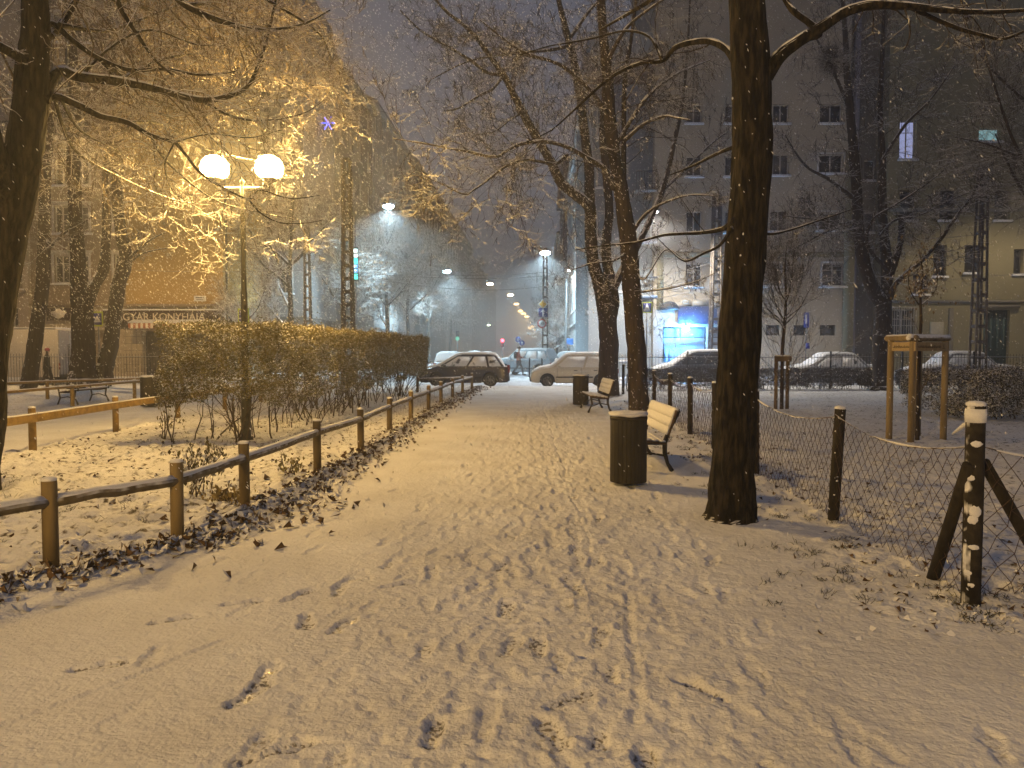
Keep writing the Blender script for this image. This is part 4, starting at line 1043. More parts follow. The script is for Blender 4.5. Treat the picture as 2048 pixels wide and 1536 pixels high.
# low privet behind the right railing and block of box at the right edge
M_dry = mat("dry hedge", (0.09, 0.068, 0.05), (0.04, 0.03, 0.024), rough=.9, nscale=4, snow=(.65, .3))
hedge("hedge", "low brown leafless hedge along the iron railing behind the lawn", (4.9, 29.9), (14.6, 29.9), .7, .05, .84, 60000, 120, 6, leaf=(.03, .06), mleaf=M_dry, ragged=.07)
hedge("hedge", "low brown hedge right of the candelabra tree in front of the railing", (15.6, 29.9), (18.6, 29.9), .7, .05, .78, 20000, 50, 7, leaf=(.03, .06), mleaf=M_dry, ragged=.07)
hedge("hedge", "snow-topped clipped shrub block at the right edge of the lawn", (10.2, 16.6), (13.8, 17.2), 2.4, .05, 1.10, 70000, 60, 8, leaf=(.03, .06), mleaf=mat("box leaf", (0.10, 0.09, 0.05), (0.04, 0.038, 0.02), rough=.6, nscale=5, snow=(.1, .35)))
def tuft_plant(x, y, h, w_, seed, label, m, n=260, name="shrub"):
    g = np.random.default_rng(seed); t = thing(name, label, "plant", (x, y, 0)); s = MB(); l = MB()
    N = 7; p = np.stack([x + g.normal(0, .03, N), y + g.normal(0, .03, N), np.zeros(N)], 1); pts = grow_level(p, g.normal(size=(N, 3)) * [.3, .3, 0] + [0, 0, 1], np.full(N, h) * g.uniform(.7, 1, N), 5, .15, (0, 0, .2), g)
    put(s, pts, np.full(N, .008), .5, 5); s.build("stems", M_stem, t, world=True)
    c = pts[:, -1][g.integers(0, N, n)] + g.normal(size=(n, 3)) * [w_ * .4, w_ * .4, h * .17] - [0, 0, h * .1]; leaf_cards(l, c, g.uniform(.03, .07, n), g, droop=True)
    l.build("foliage", m, t, world=True); return t
gq = G(395, 995); tuft_plant(gq[0], gq[1], .60, .22, 3, "small snow-capped shrub in the planting bed behind the third fence post", mat("shrub leaf", (0.12, 0.10, 0.035), (0.06, 0.05, 0.02), nscale=8, snow=(.0, .4)), 420)
gq = G(582, 955); tuft_plant(gq[0], gq[1], .30, .08, 4, "little dark plant in the bed between the fourth and fifth fence posts", M_leafh, 70)
gq = G(330, 880); tuft_plant(gq[0], gq[1], .55, .12, 8, "wispy withered plant with drooping leaves at the near left corner of the hedge", M_leafh, 60)
gq = G(450, 1010); tuft_plant(gq[0], gq[1], .2, .25, 9, "clump of dry yellow grass behind the second fence post", mat("dry grass", (0.30, 0.22, 0.08), (0.16, 0.12, 0.05), nscale=10, snow=(.4, .3)), 200, name="grass_clump")

# ------------------------------------------------------------------ twin park lamp
M_pole = mat("lamp pole paint", (0.05, 0.048, 0.035), (0.03, 0.028, 0.022), rough=.5, nscale=10, bump=.001)
LX, LY, LZ = -4.66, 13.1, 4.74
def park_lamp(loc, power, label, rz=0.0, group="twin park lamps"):
    t = thing("park_lamp", label, "lamp", tuple(loc), group=group)
    x, y, z0 = loc; mb = MB()
    mb.lathe((0, 0, 0), [(.12, 0), (.12, .04), (.085, .10), (.075, .9), (.06, 1.0), (.055, 2.6), (.045, 2.65), (.042, LZ - .36), (.03, LZ - .34), (.028, LZ - .26), (.05, LZ - .24), (.01, LZ - .18)], 16)
    mb.build("pole", M_pole, t, smooth=False)
    mb = MB(); c, s = math.cos(rz), math.sin(rz)
    mb.tube([(-.47 * c, -.47 * s, LZ - .23), (-.45 * c, -.45 * s, LZ - .38), (-.2 * c, -.2 * s, LZ - .385), (.2 * c, .2 * s, LZ - .385), (.45 * c, .45 * s, LZ - .38), (.47 * c, .47 * s, LZ - .23)], .022, 10)
    mb.tube([(0, 0, LZ - .60), (.12 * c, .12 * s, LZ - .5), (.26 * c, .26 * s, LZ - .39)], .012, 6); mb.tube([(0, 0, LZ - .60), (-.12 * c, -.12 * s, LZ - .5), (-.26 * c, -.26 * s, LZ - .39)], .012, 6)
    mb.build("arm", M_pole, t, smooth=True)
    mb = MB(); slab(mb, (0, 0, LZ - .345), (.05, .84, .05)); o = mb.build("snow_cap", M_snow, t, smooth=True); o.rotation_euler = (0, 0, rz + math.pi / 2)
    for sgn in (-1, 1):
        mb = MB(); mb.lathe((0, 0, 0), [(.02, -.19), (.12, -.185), (.205, -.14), (.235, -.08), (.24, 0), (.22, .08), (.17, .15), (.10, .19), (.01, .205)], 28)
        o = mb.build("globe", opal("sodium opal glass", (1.0, .66, .22), 22), t, smooth=True); o.location = (sgn * .47 * c, sgn * .47 * s, LZ + .01)
        mb = MB(); mb.lathe((0, 0, 0), [(.05, -.26), (.09, -.24), (.135, -.20), (.14, -.185), (.02, -.18)], 16)
        q = mb.build("collar", M_pole, t, smooth=True); q.location = (sgn * .47 * c, sgn * .47 * s, LZ + .0)
        lamp_light((x + sgn * .47 * c, y + sgn * .47 * s, z0 + LZ + .03), power, SODIUM, .16, parent=t)
    return t
park_lamp((LX, LY, 0), 1150, "twin-globe park lamp glowing orange above the near end of the hedge")
park_lamp((-6.5, -7.0, 0), 2300, "assumed unseen twin-globe park lamp further back along the path, behind the viewer", rz=.1)  # assumed lamp, put out of view to light the foreground snow and posts

# ------------------------------------------------------------------ street lamps
def street_lamp(px, py, Y, power, col, label, pole=None, r=.17, estr=60, name="street_lamp", group=None, light=True, arm=1.0, wire=False):
    c = P(px, py, Y); base = (c[0] + (0 if wire else arm), Y, ROADZ + .1)
    t = thing(name, label, "street lamp", base, group=group); h = c[2]
    mb = MB()
    if not wire:
        mb.tube([(0, 0, 0), (0, 0, h * .5), (0, 0, h * .92), (-.1 * arm, 0, h + .05), (-.45 * arm, 0, h + .16 - base[2]), (-arm * .75, 0, h + .14 - base[2])], [.09, .07, .055, .045, .04, .035], 8)
        mb.build("pole", M_steel, t, smooth=True)
        hx = -arm
    else: hx = 0
    mb = MB(); mb.box((hx, 0, h + .10 - base[2]), (.55, .26, .12)); mb.build("housing", M_steel, t, bevel=.03)
    mb = MB(); mb.ball((hx, 0, h - base[2]), r, 16, 8, (1.3, .9, .55)); mb.build("lens", opal("lens %s" % (round(col[2], 2),) + str(estr), col, estr), t, smooth=True)
    if light: down_light((hx + base[0], base[1], h - .16), power, col, t)
    return t
street_lamp(777, 413, 50, 9000, COLD, "brightest white street lamp hanging on a wire above the avenue, left of the sky gap", wire=True, r=.28)
street_lamp(893, 543, 84, 16000, COLD, "second white street lamp hanging over the avenue, beyond the brightest one", wire=True, r=.36)
street_lamp(1090, 506, 66, 14000, COLD, "white street lamp at the top of the lattice mast that carries the speed sign", wire=True, r=.36)
street_lamp(1138, 541, 72, 1500, (1.0, .93, .8), "warm white street lamp on a slim steel pole right of the avenue", arm=-.3, r=.16, estr=30)
street_lamp(1309, 424, 38.5, 5600, (1.0, .92, .80), "white street lamp over the cross street seen through the tree branches", wire=True, r=.14, estr=20)
street_lamp(150, 250, 34.6, 4600, SODIUM2, "added orange lamp over the cross street, unseen behind the left tree crown", wire=True, r=.14, estr=20)  # added lamp that brightens the ochre wall and the van
street_lamp(2120, 330, 38, 1500, (1.0, .78, .5), "added unseen lamp over the cross street, past the right edge", wire=True, r=.14, estr=20)  # added out of view to light the right end of the street
for i, (px, py, Y, pw) in enumerate([(980, 568, 96, 900), (1021, 590, 116, 1600), (1033, 608, 138, 4500), (1041, 622, 160, 6000), (1047, 627, 172, 0), (1053, 633, 190, 8000), (1060, 645, 225, 9000), (1066, 653, 262, 0), (1070, 660, 300, 5200), (1060, 656, 330, 0)]):
    o_ = ["first", "second", "third", "fourth", "fifth", "sixth", "seventh", "eighth", "ninth", "tenth"][i]
    street_lamp(px, py, Y, pw, SODIUM2 if i > 1 else (1.0, .78, .5), "%s lamp, counted from the near end, in the chain of orange lamps down the avenue" % o_, wire=True, r=.2 + .0013 * Y, estr=20 if i < 2 else 4.5, group="chain of orange lamps down the avenue", light=pw > 0)
street_lamp(977, 650, 98, 0, (.9, 1.0, .6), "small greenish lamp low among the far avenue trees", wire=True, r=.16, estr=12, light=False)

# ------------------------------------------------------------------ lattice masts, wires
M_mast = mat("mast steel", (0.20, 0.17, 0.14), (0.11, 0.09, 0.075), rough=.7, nscale=5)
def lattice_mast(px, Y, ptop, wpx, label, m=None):
    x = (px - 1024) / FPX * Y; w0 = wpx / FPX * Y; h = P(px, ptop, Y)[2]
    t = thing("lattice_mast", label, "mast", (x, Y, ROADZ + .1)); mb = MB(); w1 = w0 * .55
    for sx in (-1, 1):
        for sy in (-1, 1):
            mb.tube([(sx * w0 / 2, sy * w0 / 2, -.1), (sx * w1 / 2, sy * w1 / 2, h)], w0 * .13, 4)
    n = int(h / .62)
    for i in range(n + 1):
        z = h * i / n; ww = w0 + (w1 - w0) * i / n
        for s_ in (-1, 1):
            mb.box((0, s_ * ww / 2, z), (ww, .02, w0 * .30)); mb.box((s_ * ww / 2, 0, z), (.02, ww, w0 * .30))
    mb.build("lattice", m or M_mast, t); return t
M_mastd = mat("mast steel brown", (0.05, 0.038, 0.028), (0.03, 0.022, 0.016), rough=.8, nscale=5)
lattice_mast(617, 40.5, 455, 14, "pale lattice mast standing behind the middle of the large hedge")
lattice_mast(697, 36.5, 320, 22, "dark lattice mast rising behind the hedge beside the cyan neon sign", M_mastd)
lattice_mast(1090, 52, 498, 11, "slim lattice mast carrying three road signs and a white lamp at its top")
lattice_mast(1430, 39.5, 390, 21, "pale lattice mast in front of the blue-lit shop window")
lattice_mast(1955, 31.5, 340, 22, "brown lattice mast before the dark green door on the right")
def simple_pole(px, Y, ptop, r, label, name="pole", m=None):
    x = (px - 1024) / FPX * Y; h = P(px, ptop, Y)[2]; t = MB(); t.tube([(0, 0, -.1), (0, 0, h * .6), (0, 0, h)], [r, r * .85, r * .7], 8)
    return tag(t.build(name, m or M_steel, at=(x, Y, 0), smooth=True), label, "pole")
simple_pole(713, 44, 425, .07, "slim pale steel pole beside the dark lattice mast")
simple_pole(1133, 70, 520, .09, "slim grey steel pole in the middle of the avenue view, right of the road signs")
M_cable = mat("snowy cable", (0.30, 0.28, 0.28), (0.18, 0.17, 0.17), rough=.7)
def cable(a, b, sag, label, r=.014):
    a = np.array(a); b = np.array(b); t = np.linspace(0, 1, 16)[:, None]; p = a + (b - a) * t; p[:, 2] -= sag * 4 * (t * (1 - t))[:, 0]
    mb = MB(); mb.tube(p, r, 5); tag(mb.build("overhead_wire", M_cable, origin=tuple(a)), label, "wire", "overhead wires"); 
for a, b, sg, lb in [(P(617, 535, 40.5), P(1089, 545, 52), .3, "upper overhead wire from the pale mast to the sign mast"), (P(697, 543, 36.5), P(1090, 552, 52), .25, "second overhead wire just below the upper one, from the dark mast"),
                     (P(700, 548, 36.5), P(1091, 572, 52), .5, "lower overhead wire sloping down from the dark mast to the sign mast"), (P(697, 462, 36.5), P(893, 535, 84), .4, "overhead wire running from the dark mast to the second white lamp"),
                     (P(1090, 545, 52), P(1440, 520, 39.5), .8, "overhead wire from the sign mast right toward the shop mast"), (P(1090, 600, 52), P(1430, 570, 39.5), .6, "lowest overhead wire crossing behind the forked tree"),
                     (P(1430, 560, 39.5), P(2100, 540, 38), .4, "overhead wire along the pale facade on the right"), (P(1430, 470, 39.5), P(1955, 470, 31.5), .3, "overhead wire between the two masts on the right"),
                     (P(0, 520, 38), P(617, 540, 40.5), .3, "overhead wire in front of the ochre house on the left"), (P(697, 455, 36.5), P(777, 405, 50), .1, "short wire holding the brightest white lamp"),
                     (P(777, 405, 50), P(1200, 380, 45), .5, "wire spanning the avenue to the right of the brightest lamp")]:
    cable(a, b, sg, lb)

# ------------------------------------------------------------------ road signs
def flat(name, c, m, parent=None): return emis(name, c, 1)
S_blue = mat("sign blue", (0.02, 0.035, 0.22), (0.02, 0.03, 0.18), rough=.4); S_white = mat("sign white", (.75, .75, .75), (.7, .7, .7), rough=.4)
S_yel = mat("sign yellow", (.75, .68, .05), (.7, .6, .05), rough=.5); S_red = mat("sign red", (.45, .05, .04), (.4, .04, .04), rough=.4); S_black = mat("sign black", (.02, .02, .02), (.02, .02, .02)); S_amber = mat("sign amber", (.75, .42, .02), (.7, .4, .02), rough=.4)
def disc(mb, c, r, k=24, d=.02): 
    a = np.arange(k) * 2 * math.pi / k; mb.prism([(c[0] + r * math.cos(x), c[2] + r * math.sin(x)) for x in a], c[1] - d, c[1] + d, 'y')
def crossing_sign(px, py, Y, s, label, rz=0.0, pole=True, boards=True):
    c = P(px, py, Y); t = thing("crossing_sign", label, "road sign", (c[0], Y, 0), rz); z = c[2]
    if pole: mb = MB(); mb.tube([(0, .06, 0), (0, .06, z)], .035, 8); mb.build("post", M_steel, t)
    mb = MB(); mb.box((0, 0, z), (s * 1.3, .03, s * 1.75 if boards else s * 1.3)); mb.build("backboard", mat("sign lime", (.62, .72, .05), (.55, .66, .05), rough=.5), t, bevel=.01)
    mb = MB(); mb.box((0, -.02, z), (s, .02, s * (1.35 if boards else 1))); mb.build("blue_panel", S_blue, t)
    h = s * .42; mb = MB(); mb.prism([(-h, z - h * .9), (h, z - h * .9), (0, z + h * .95)], -.034, -.03, 'y'); mb.build("triangle", S_white, t)
    mb = MB(); q = h * .5   # striding walker
    disc(mb, (0, -.037, z + q * .55), q * .16, 10, .002); mb.prism([(-q * .14, z + q * .35), (q * .14, z + q * .35), (q * .12, z - q * .35), (-q * .12, z - q * .35)], -.040, -.036, 'y')
    mb.prism([(-q * .12, z - q * .3), (0, z - q * .3), (-q * .4, z - q * 1.2), (-q * .58, z - q * 1.2)], -.040, -.036, 'y'); mb.prism([(0, z - q * .3), (q * .14, z - q * .3), (q * .55, z - q * 1.2), (q * .35, z - q * 1.2)], -.040, -.036, 'y')
    mb.build("walker_figure", S_black, t); return t
crossing_sign(195, 638, 33.5, .38, "tall yellow-bordered pedestrian crossing sign between the two left background trees")
crossing_sign(1294, 615, 38, .42, "pedestrian crossing sign with yellow edge beside the right tree trunk, left of the shop", boards=False)
crossing_sign(487, 632, 36.5, .42, "pedestrian crossing sign half hidden behind the lamp pole above the hedge")
c = P(1086, 608, 51.5); t = thing("priority_road_sign", "yellow diamond priority sign, topmost of the three signs on the lattice mast", "road sign", tuple(c))
s_ = .36; mb = MB(); mb.prism([(-s_, 0), (0, -s_), (s_, 0), (0, s_)], -.01, .01, 'y'); mb.build("white_diamond", S_white, t)
s_ = .27; mb = MB(); mb.prism([(-s_, 0), (0, -s_), (s_, 0), (0, s_)], -.02, -.012, 'y'); mb.build("yellow_diamond", S_amber, t)
c = P(1086, 625, 51.5); t = thing("one_way_sign", "square blue sign with a white upward arrow, middle of the three on the mast", "road sign", tuple(c))
mb = MB(); mb.box((0, 0, 0), (.60, .02, .60)); mb.build("blue_panel", S_blue, t); mb = MB(); mb.prism([(-.05, -.22), (.05, -.22), (.05, .03), (.17, .03), (0, .24), (-.17, .03), (-.05, .03)], -.016, -.012, 'y'); mb.build("arrow", S_white, t)
c = P(1084, 647, 51.5); t = thing("speed_limit_sign", "round red-rimmed speed sign, lowest of the three on the mast", "road sign", tuple(c))
mb = MB(); disc(mb, (0, 0, 0), .32, 28, .01); mb.build("red_rim", S_red, t); mb = MB(); disc(mb, (0, -.014, 0), .225, 28, .003); mb.build("white_disc", S_white, t)
text("numerals", "30", S_black, .26, np.array([c[0], c[1] - .022, c[2]]), t, .003)
t_ = None
for px, py, Y, r, lb in [(1036, 679, 64, .24, "small round blue sign left of the smaller dark one, above the walker's head"), (1044, 686, 60, .22, "small dark blue round sign just right of its blue twin")]:
    c = P(px, py, Y); t = thing("round_sign", lb, "road sign", (c[0], Y, 0)); mb = MB(); disc(mb, (0, 0, c[2]), r, 20, .01); mb.build("blue_disc", S_blue, t)
    mb = MB(); mb.prism([(-.04, c[2] - .12), (.04, c[2] - .12), (.03, c[2] + .02), (.12, c[2]), (-.02, c[2] + .14), (-.1, c[2] - .02), (-.03, c[2])], -.016, -.012, 'y'); mb.build("arrow", S_white, t); mb = MB(); mb.tube([(0, .04, 0), (0, .04, c[2])], .03, 6); mb.build("post", M_steel, t)
for px, lb in [(1186, "blue panel sign by the pavement behind the forked tree trunk"), (1140, "smaller dim blue panel sign left of the brighter one")]:
    c = P(px, 683, 62); t = thing("panel_sign", lb, "sign", (c[0], 62, 0)); b_ = px == 1186; mb = MB(); mb.box((0, 0, c[2] + (.1 if b_ else 0)), (.55, .03, .75 if b_ else .5)); mb.build("panel", mat("lit blue", (.05, .2, .6), (.05, .2, .6), emit=(.08, .3, .9), estr=.7 if b_ else .25), t); mb = MB(); mb.tube([(0, .04, 0), (0, .04, c[2])], .03, 6); mb.build("post", M_steel, t)
c = P(1613, 640, 42.2); t = thing("parking_sign", "narrow blue sign with a smaller one below, on a thin pole against the pale facade", "road sign", (c[0], 42.2, 0))
mb = MB(); mb.tube([(0, .04, 0), (0, .04, c[2] + .3)], .03, 8); mb.build("post", M_steel, t); mb = MB(); mb.box((0, 0, c[2]), (.30, .03, .85)); mb.build("blue_panel", mat("sign blue bright", (.03, .06, .42), (.03, .05, .36), rough=.4), t, bevel=.01)
mb = MB(); mb.box((-.02, -.018, c[2] + .05), (.10, .005, .5)); mb.build("white_mark", S_white, t); mb = MB(); mb.box((.1, 0, c[2] - 1.45), (.2, .03, .32)); mb.build("small_panel", mat("sign blue bright", (0, 0, 0)), t)
# traffic light (red) and its far green twin
for px, py, Y, col, lb in [(1005, 681, 90, (1.0, .06, .10), "traffic light showing red at the far end of the avenue crossing"), (915, 677, 75, (.25, .9, .6), "traffic light with a pale green lens above the parked cars on the left")]:
    c = P(px, py, Y); red = py == 681; t = thing("traffic_light", lb, "traffic light", (c[0], Y, 0)); mb = MB(); mb.tube([(0, .12, 0), (0, .12, c[2] + .2)], .05, 8); mb.build("post", M_steel, t)
    mb = MB(); mb.box((0, 0, c[2] - (.3 if red else -.3)), (.32, .2, .95)); mb.build("housing", M_iron, t, bevel=.03)
    mb = MB(); mb.ball((0, -.12, c[2]), .20, 14, 8, (1, .4, 1)); mb.build("lit_lens", emis("lens" + str(red), col, 14 if red else .9), t, smooth=True)
    if red: lamp_light((c[0], Y - .5, c[2]), 260, (1, .06, .1), .1, "signal_glow", t)
# vertical neon sign on the mast, and the little blue star light high on the left house
c = P(711, 528, 43); t = thing("neon_sign", "vertical cyan neon sign beside the dark lattice mast", "sign", tuple(c))
mb = MB(); mb.box((0, 0, 0), (.34, .14, 1.9)); mb.build("box", M_iron, t, bevel=.02)
for i, (z, h_, col) in enumerate([(.74, .22, (.75, 1, 1)), (.46, .2, (.8, 1, 1)), (.16, .30, (.05, .9, .8)), (-.14, .2, (.1, .4, 1)), (-.40, .22, (.1, .5, 1)), (-.72, .32, (.1, .9, .75))]):
    mb = MB(); mb.box((0, -.085, z), (.27, .02, h_)); mb.build("lit_panel", emis("neon%d" % i, col, 2.2), t)
    if i not in (2, 5): mb = MB(); mb.box((-.05 + .05 * (i % 3), -.098, z), (.05, .006, h_ * .8)); mb.box((.03, -.098, z + .02), (.12, .006, .03)); mb.build("stroke", emis("neonw", (.9, 1, 1), 3), t)
lamp_light(tuple(c + [0, -.6, 0]), 120, (.2, .9, .95), .2, "neon_glow", t)
mb = MB()
for k in range(6): a = k * math.pi / 3; mb.tube([(0, 0, 0), (.55 * math.cos(a), 0, .55 * math.sin(a))], .05, 5)
tag(mb.build("star_light", emis("blue star", (.08, .12, 1), 4), at=tuple(P(656, 246, 57))), "small blue star light high on the dark house above the left street lamps", "light")
# ------------------------------------------------------------------ buildings
M_frame = mat("window frame", (.62, .60, .57), (.5, .49, .47), rough=.6); M_glass = mat("dark pane", (.035, .035, .04), (.02, .02, .022), rough=.08, spec=.7, nscale=.6)
M_pane2 = mat("curtained pane", (.16, .14, .12), (.08, .07, .06), rough=.2, spec=.6, nscale=1.5)
M_stone = mat("stone cladding", (.45, .38, .28), (.33, .27, .19), rough=.8, nscale=3, bump=.004)
M_irongrey = mat("railing grey", (.10, .09, .085), (.06, .055, .05), rough=.6, metal=.3, snow=(.8, .1))
def facade(parent, x0, x1, z0, z1, y, holes, m, name="wall", depth=.18, thick=.35, ny=-1):
    """a wall facing -y with real rectangular openings; holes: (xa,xb,za,zb)"""
    xs = sorted(set([x0, x1] + [q for h in holes for q in h[:2]])); zs = sorted(set([z0, z1] + [q for h in holes for q in h[2:]]))
    mb = MB()
    for i in range(len(xs) - 1):
        for j in range(len(zs) - 1):
            cx, cz = (xs[i] + xs[i + 1]) / 2, (zs[j] + zs[j + 1]) / 2
            if any(h[0] < cx < h[1] and h[2] < cz < h[3] for h in holes): continue
            mb.add([(xs[i], y, zs[j]), (xs[i + 1], y, zs[j]), (xs[i + 1], y, zs[j + 1]), (xs[i], y, zs[j + 1])], [[0, 1, 2, 3]])
    for a, b, c, d in holes:
        mb.add([(a, y, c), (b, y, c), (b, y, d), (a, y, d), (a, y + depth, c), (b, y + depth, c), (b, y + depth, d), (a, y + depth, d)], [[0, 4, 5, 1], [1, 5, 6, 2], [2, 6, 7, 3], [3, 7, 4, 0]])
    mb.add([(x0, y, z0), (x1, y, z0), (x1, y, z1), (x0, y, z1), (x0, y + 9, z0), (x1, y + 9, z0), (x1, y + 9, z1), (x0, y + 9, z1)], [[0, 3, 7, 4], [1, 5, 6, 2], [3, 2, 6, 7], [4, 7, 6, 5]])
    return mb.build(name, m, parent, world=True)
def window(parent, a, b, c, d, y, depth=.18, pane=None, mull=1, sill=True, trim=0.0, mframe=None, lintel=False):
    yy = y + depth; f = .07; mb = MB()
    mb.box2((a, yy - .06, c), (a + f, yy, d)); mb.box2((b - f, yy - .06, c), (b, yy, d)); mb.box2((a + f, yy - .06, c), (b - f, yy, c + f)); mb.box2((a + f, yy - .06, d - f), (b - f, yy, d))
    for k in range(mull): x = a + (b - a) * (k + 1) / (mull + 1); mb.box2((x - .035, yy - .055, c + f), (x + .035, yy - .003, d - f))
    if d - c > 1.2: z = c + (d - c) * .70; mb.box2((a + f, yy - .052, z - .02), (b - f, yy - .006, z + .02))
    w_ = mb.build("window", mframe or M_frame, parent, world=True)
    mb = MB(); mb.box2((a + .01, yy - .02, c + .01), (b - .01, yy - .012, d - .01)); p_ = mb.build("pane", pane or (M_pane2 if rng.random() < .4 else M_glass), None); p_.parent = w_; p_.location = -Vector(ROOT[parent.name])
    if trim:
        mb = MB(); e = trim; g_ = .003
        mb.box2((a - e, y - .05, c - .02), (a - g_, y - g_, d + e)); mb.box2((b + g_, y - .05, c - .02), (b + e, y - g_, d + e)); mb.box2((a - g_, y - .05, d + g_), (b + g_, y - g_, d + e))
        if lintel: mb.box2((a - e * 1.7, y - .13, d + e), (b + e * 1.7, y - g_, d + e + .12))
        q = mb.build("surround", mframe or M_frame, None); q.parent = w_; q.location = -Vector(ROOT[parent.name])
    if sill:
        mb = MB(); mb.box2((a - .1 - trim, y - .14, c - .12), (b + .1 + trim, y - .002, c - .03)); mb.box2((a - .08, y - .13, c - .028), (b + .08, y - .004, c + .01)); q = mb.build("sill", M_snow, None); q.parent = w_; q.location = -Vector(ROOT[parent.name])
    return w_
def W(px0, px1, py0, py1, Y): a = P(px0, py0, Y); b = P(px1, py1, Y); return (a[0], b[0], b[2], a[2])

# ---- ochre corner house on the left
Yo = 45.0
M_ochre = facade_mat("ochre render", (0.50, 0.34, 0.13), (0.40, 0.27, 0.10)); M_brown = facade_mat("brown render", (0.30, 0.235, 0.165), (0.24, 0.185, 0.13)); M_pale = facade_mat("pale render", (0.42, 0.35, 0.28), (0.35, 0.29, 0.23))
X0 = P(-500, 700, Yo)[0]; Xa = P(66, 700, Yo)[0]; Xb = P(256, 700, Yo)[0]; Xc = P(450, 700, Yo)[0]; Zg = P(0, 612, Yo)[2]
hs1 = thing("corner_house", "ochre corner house with a long lettered shop sign behind the left trees", "building", ((Xb + Xc) / 2, Yo, 0))
wins = []; W2 = []
for col in [(108, 140), (146, 178), (228, 250)]:
    for row in [(510, 566), (412, 466), (316, 370), (220, 274), (124, 178), (30, 84)]: wins.append(W(col[0], col[1], row[0], row[1], Yo))
facade(hs1, Xa, Xb, Zg, 24.5, Yo, wins, M_brown)
for h in wins: window(hs1, *h, Yo, trim=.14, lintel=True)
facade(hs1, Xb + .0, Xc, Zg, 24.6, Yo - .06, [], M_ochre)
shop = W(285, 445, 662, 757, Yo)
facade(hs1, Xa, Xc, .0, Zg - .003, Yo - .03, [shop, W(150, 225, 660, 758, Yo)], M_stone, depth=.5)
mb = MB(); mb.box2((Xa - .0, Yo - .22, Zg - .06), (Xc + .1, Yo - .065, Zg + .12)); mb.build("cornice", M_brown, hs1, world=True)
# stone joints on the base
mb = MB()
for k in range(7):
    z = .3 + k * .42; mb.box2((P(232, 0, Yo)[0], Yo - .036, z), (P(283, 0, Yo)[0], Yo - .0305, z + .02))
for k in range(5): x = P(236 + k * 11, 0, Yo)[0]; mb.box2((x, Yo - .0365, .3), (x + .02, Yo - .031, 2.8))
mb.build("stone_joint", mat("joint", (.12, .09, .06), (.1, .08, .05)), hs1, world=True)
mb = MB(); mb.box2((shop[0], Yo + .45, shop[2]), (shop[1], Yo + .47, shop[3])); mb.build("shop_window", M_pane2, hs1, world=True)
mb = MB(); 
for k in range(6): x = shop[0] + (shop[1] - shop[0]) * k / 5; mb.box2((x - .04, Yo + .40, shop[2]), (x + .04, Yo + .448, shop[3]))
mb.build("shop_window_frame", M_irongrey, hs1, world=True)
q = W(150, 225, 660, 758, Yo); mb = MB(); mb.box2((q[0], Yo + .45, q[2]), (q[1], Yo + .47, q[3])); mb.build("gateway", M_brown, hs1, world=True)
q = W(225, 264, 642, 658, Yo); mb = MB(); mb.box2((q[0], Yo - .06, q[2]), (q[1], Yo - .04, q[3])); mb.build("grille_panel", M_irongrey, hs1, world=True)
# drainpipe
mb = MB(); x = P(132, 0, Yo)[0]; mb.tube([(x, Yo - .12, .1), (x, Yo - .12, 24)], .07, 8); x = P(446, 0, Yo)[0]; mb.tube([(x, Yo - .18, .1), (x, Yo - .18, 24)], .07, 8); mb.build("drainpipe", M_irongrey, hs1, world=True)
# sign band
a = P(205, 621, Yo - .4); b = P(442, 646, Yo - .4)
sg = thing("shop_sign", "long dark shop sign with white capital letters on the ochre house", "sign", ((a[0] + b[0]) / 2, Yo - .4, (a[2] + b[2]) / 2))
mb = MB(); mb.box2((a[0], Yo - .40, b[2]), (b[0], Yo - .24, a[2])); mb.build("board", mat("sign maroon", (.035, .015, .010), (.028, .012, .008), rough=.5), sg, world=True, bevel=.01)
mb = MB(); mb.box2((a[0], Yo - .42, a[2] + .003), (b[0], Yo - .2, a[2] + .09)); mb.build("snow_strip", M_snow, sg, world=True, bevel=.02)
M_letter = mat("letter cream", (.78, .72, .62), (.7, .65, .55))
x0_ = P(201, 0, Yo - .4)[0]; x1_ = P(398, 0, Yo - .4)[0]
text("lettering", "MAGYAR KONYHÁJA", M_letter, .62, np.array([(x0_ + x1_) / 2, Yo - .42, (a[2] + b[2]) / 2 - .03]), sg, .01, width=x1_ - x0_)
a = P(92, 616, Yo - .3); b = P(165, 641, Yo - .3)
s2 = thing("shop_sign", "dark rounded sign with a white blot motif, left of the stout tree", "sign", ((a[0] + b[0]) / 2, Yo - .3, (a[2] + b[2]) / 2))
mb = MB(); mb.box2((a[0], Yo - .3, b[2]), (b[0], Yo - .2, a[2])); mb.build("board", mat("sign maroon", (0, 0, 0)), s2, world=True, bevel=.04)
mb = MB(); cc = P(117, 627, Yo - .32); mb.prism([(cc[0] + .42 * math.cos(t) * (1 + .25 * math.sin(5 * t)), cc[2] + .26 * math.sin(t) * (1 + .2 * math.cos(4 * t))) for t in np.linspace(0, 6.1, 22)], Yo - .32, Yo - .305, 'y'); cc = P(144, 630, Yo - .32); mb.prism([(cc[0] - .12, cc[2] - .28), (cc[0] + .1, cc[2] - .28), (cc[0] + .02, cc[2] + .3), (cc[0] - .05, cc[2] + .28)], Yo - .32, Yo - .305, 'y'); mb.build("motif", M_letter, s2, world=True)
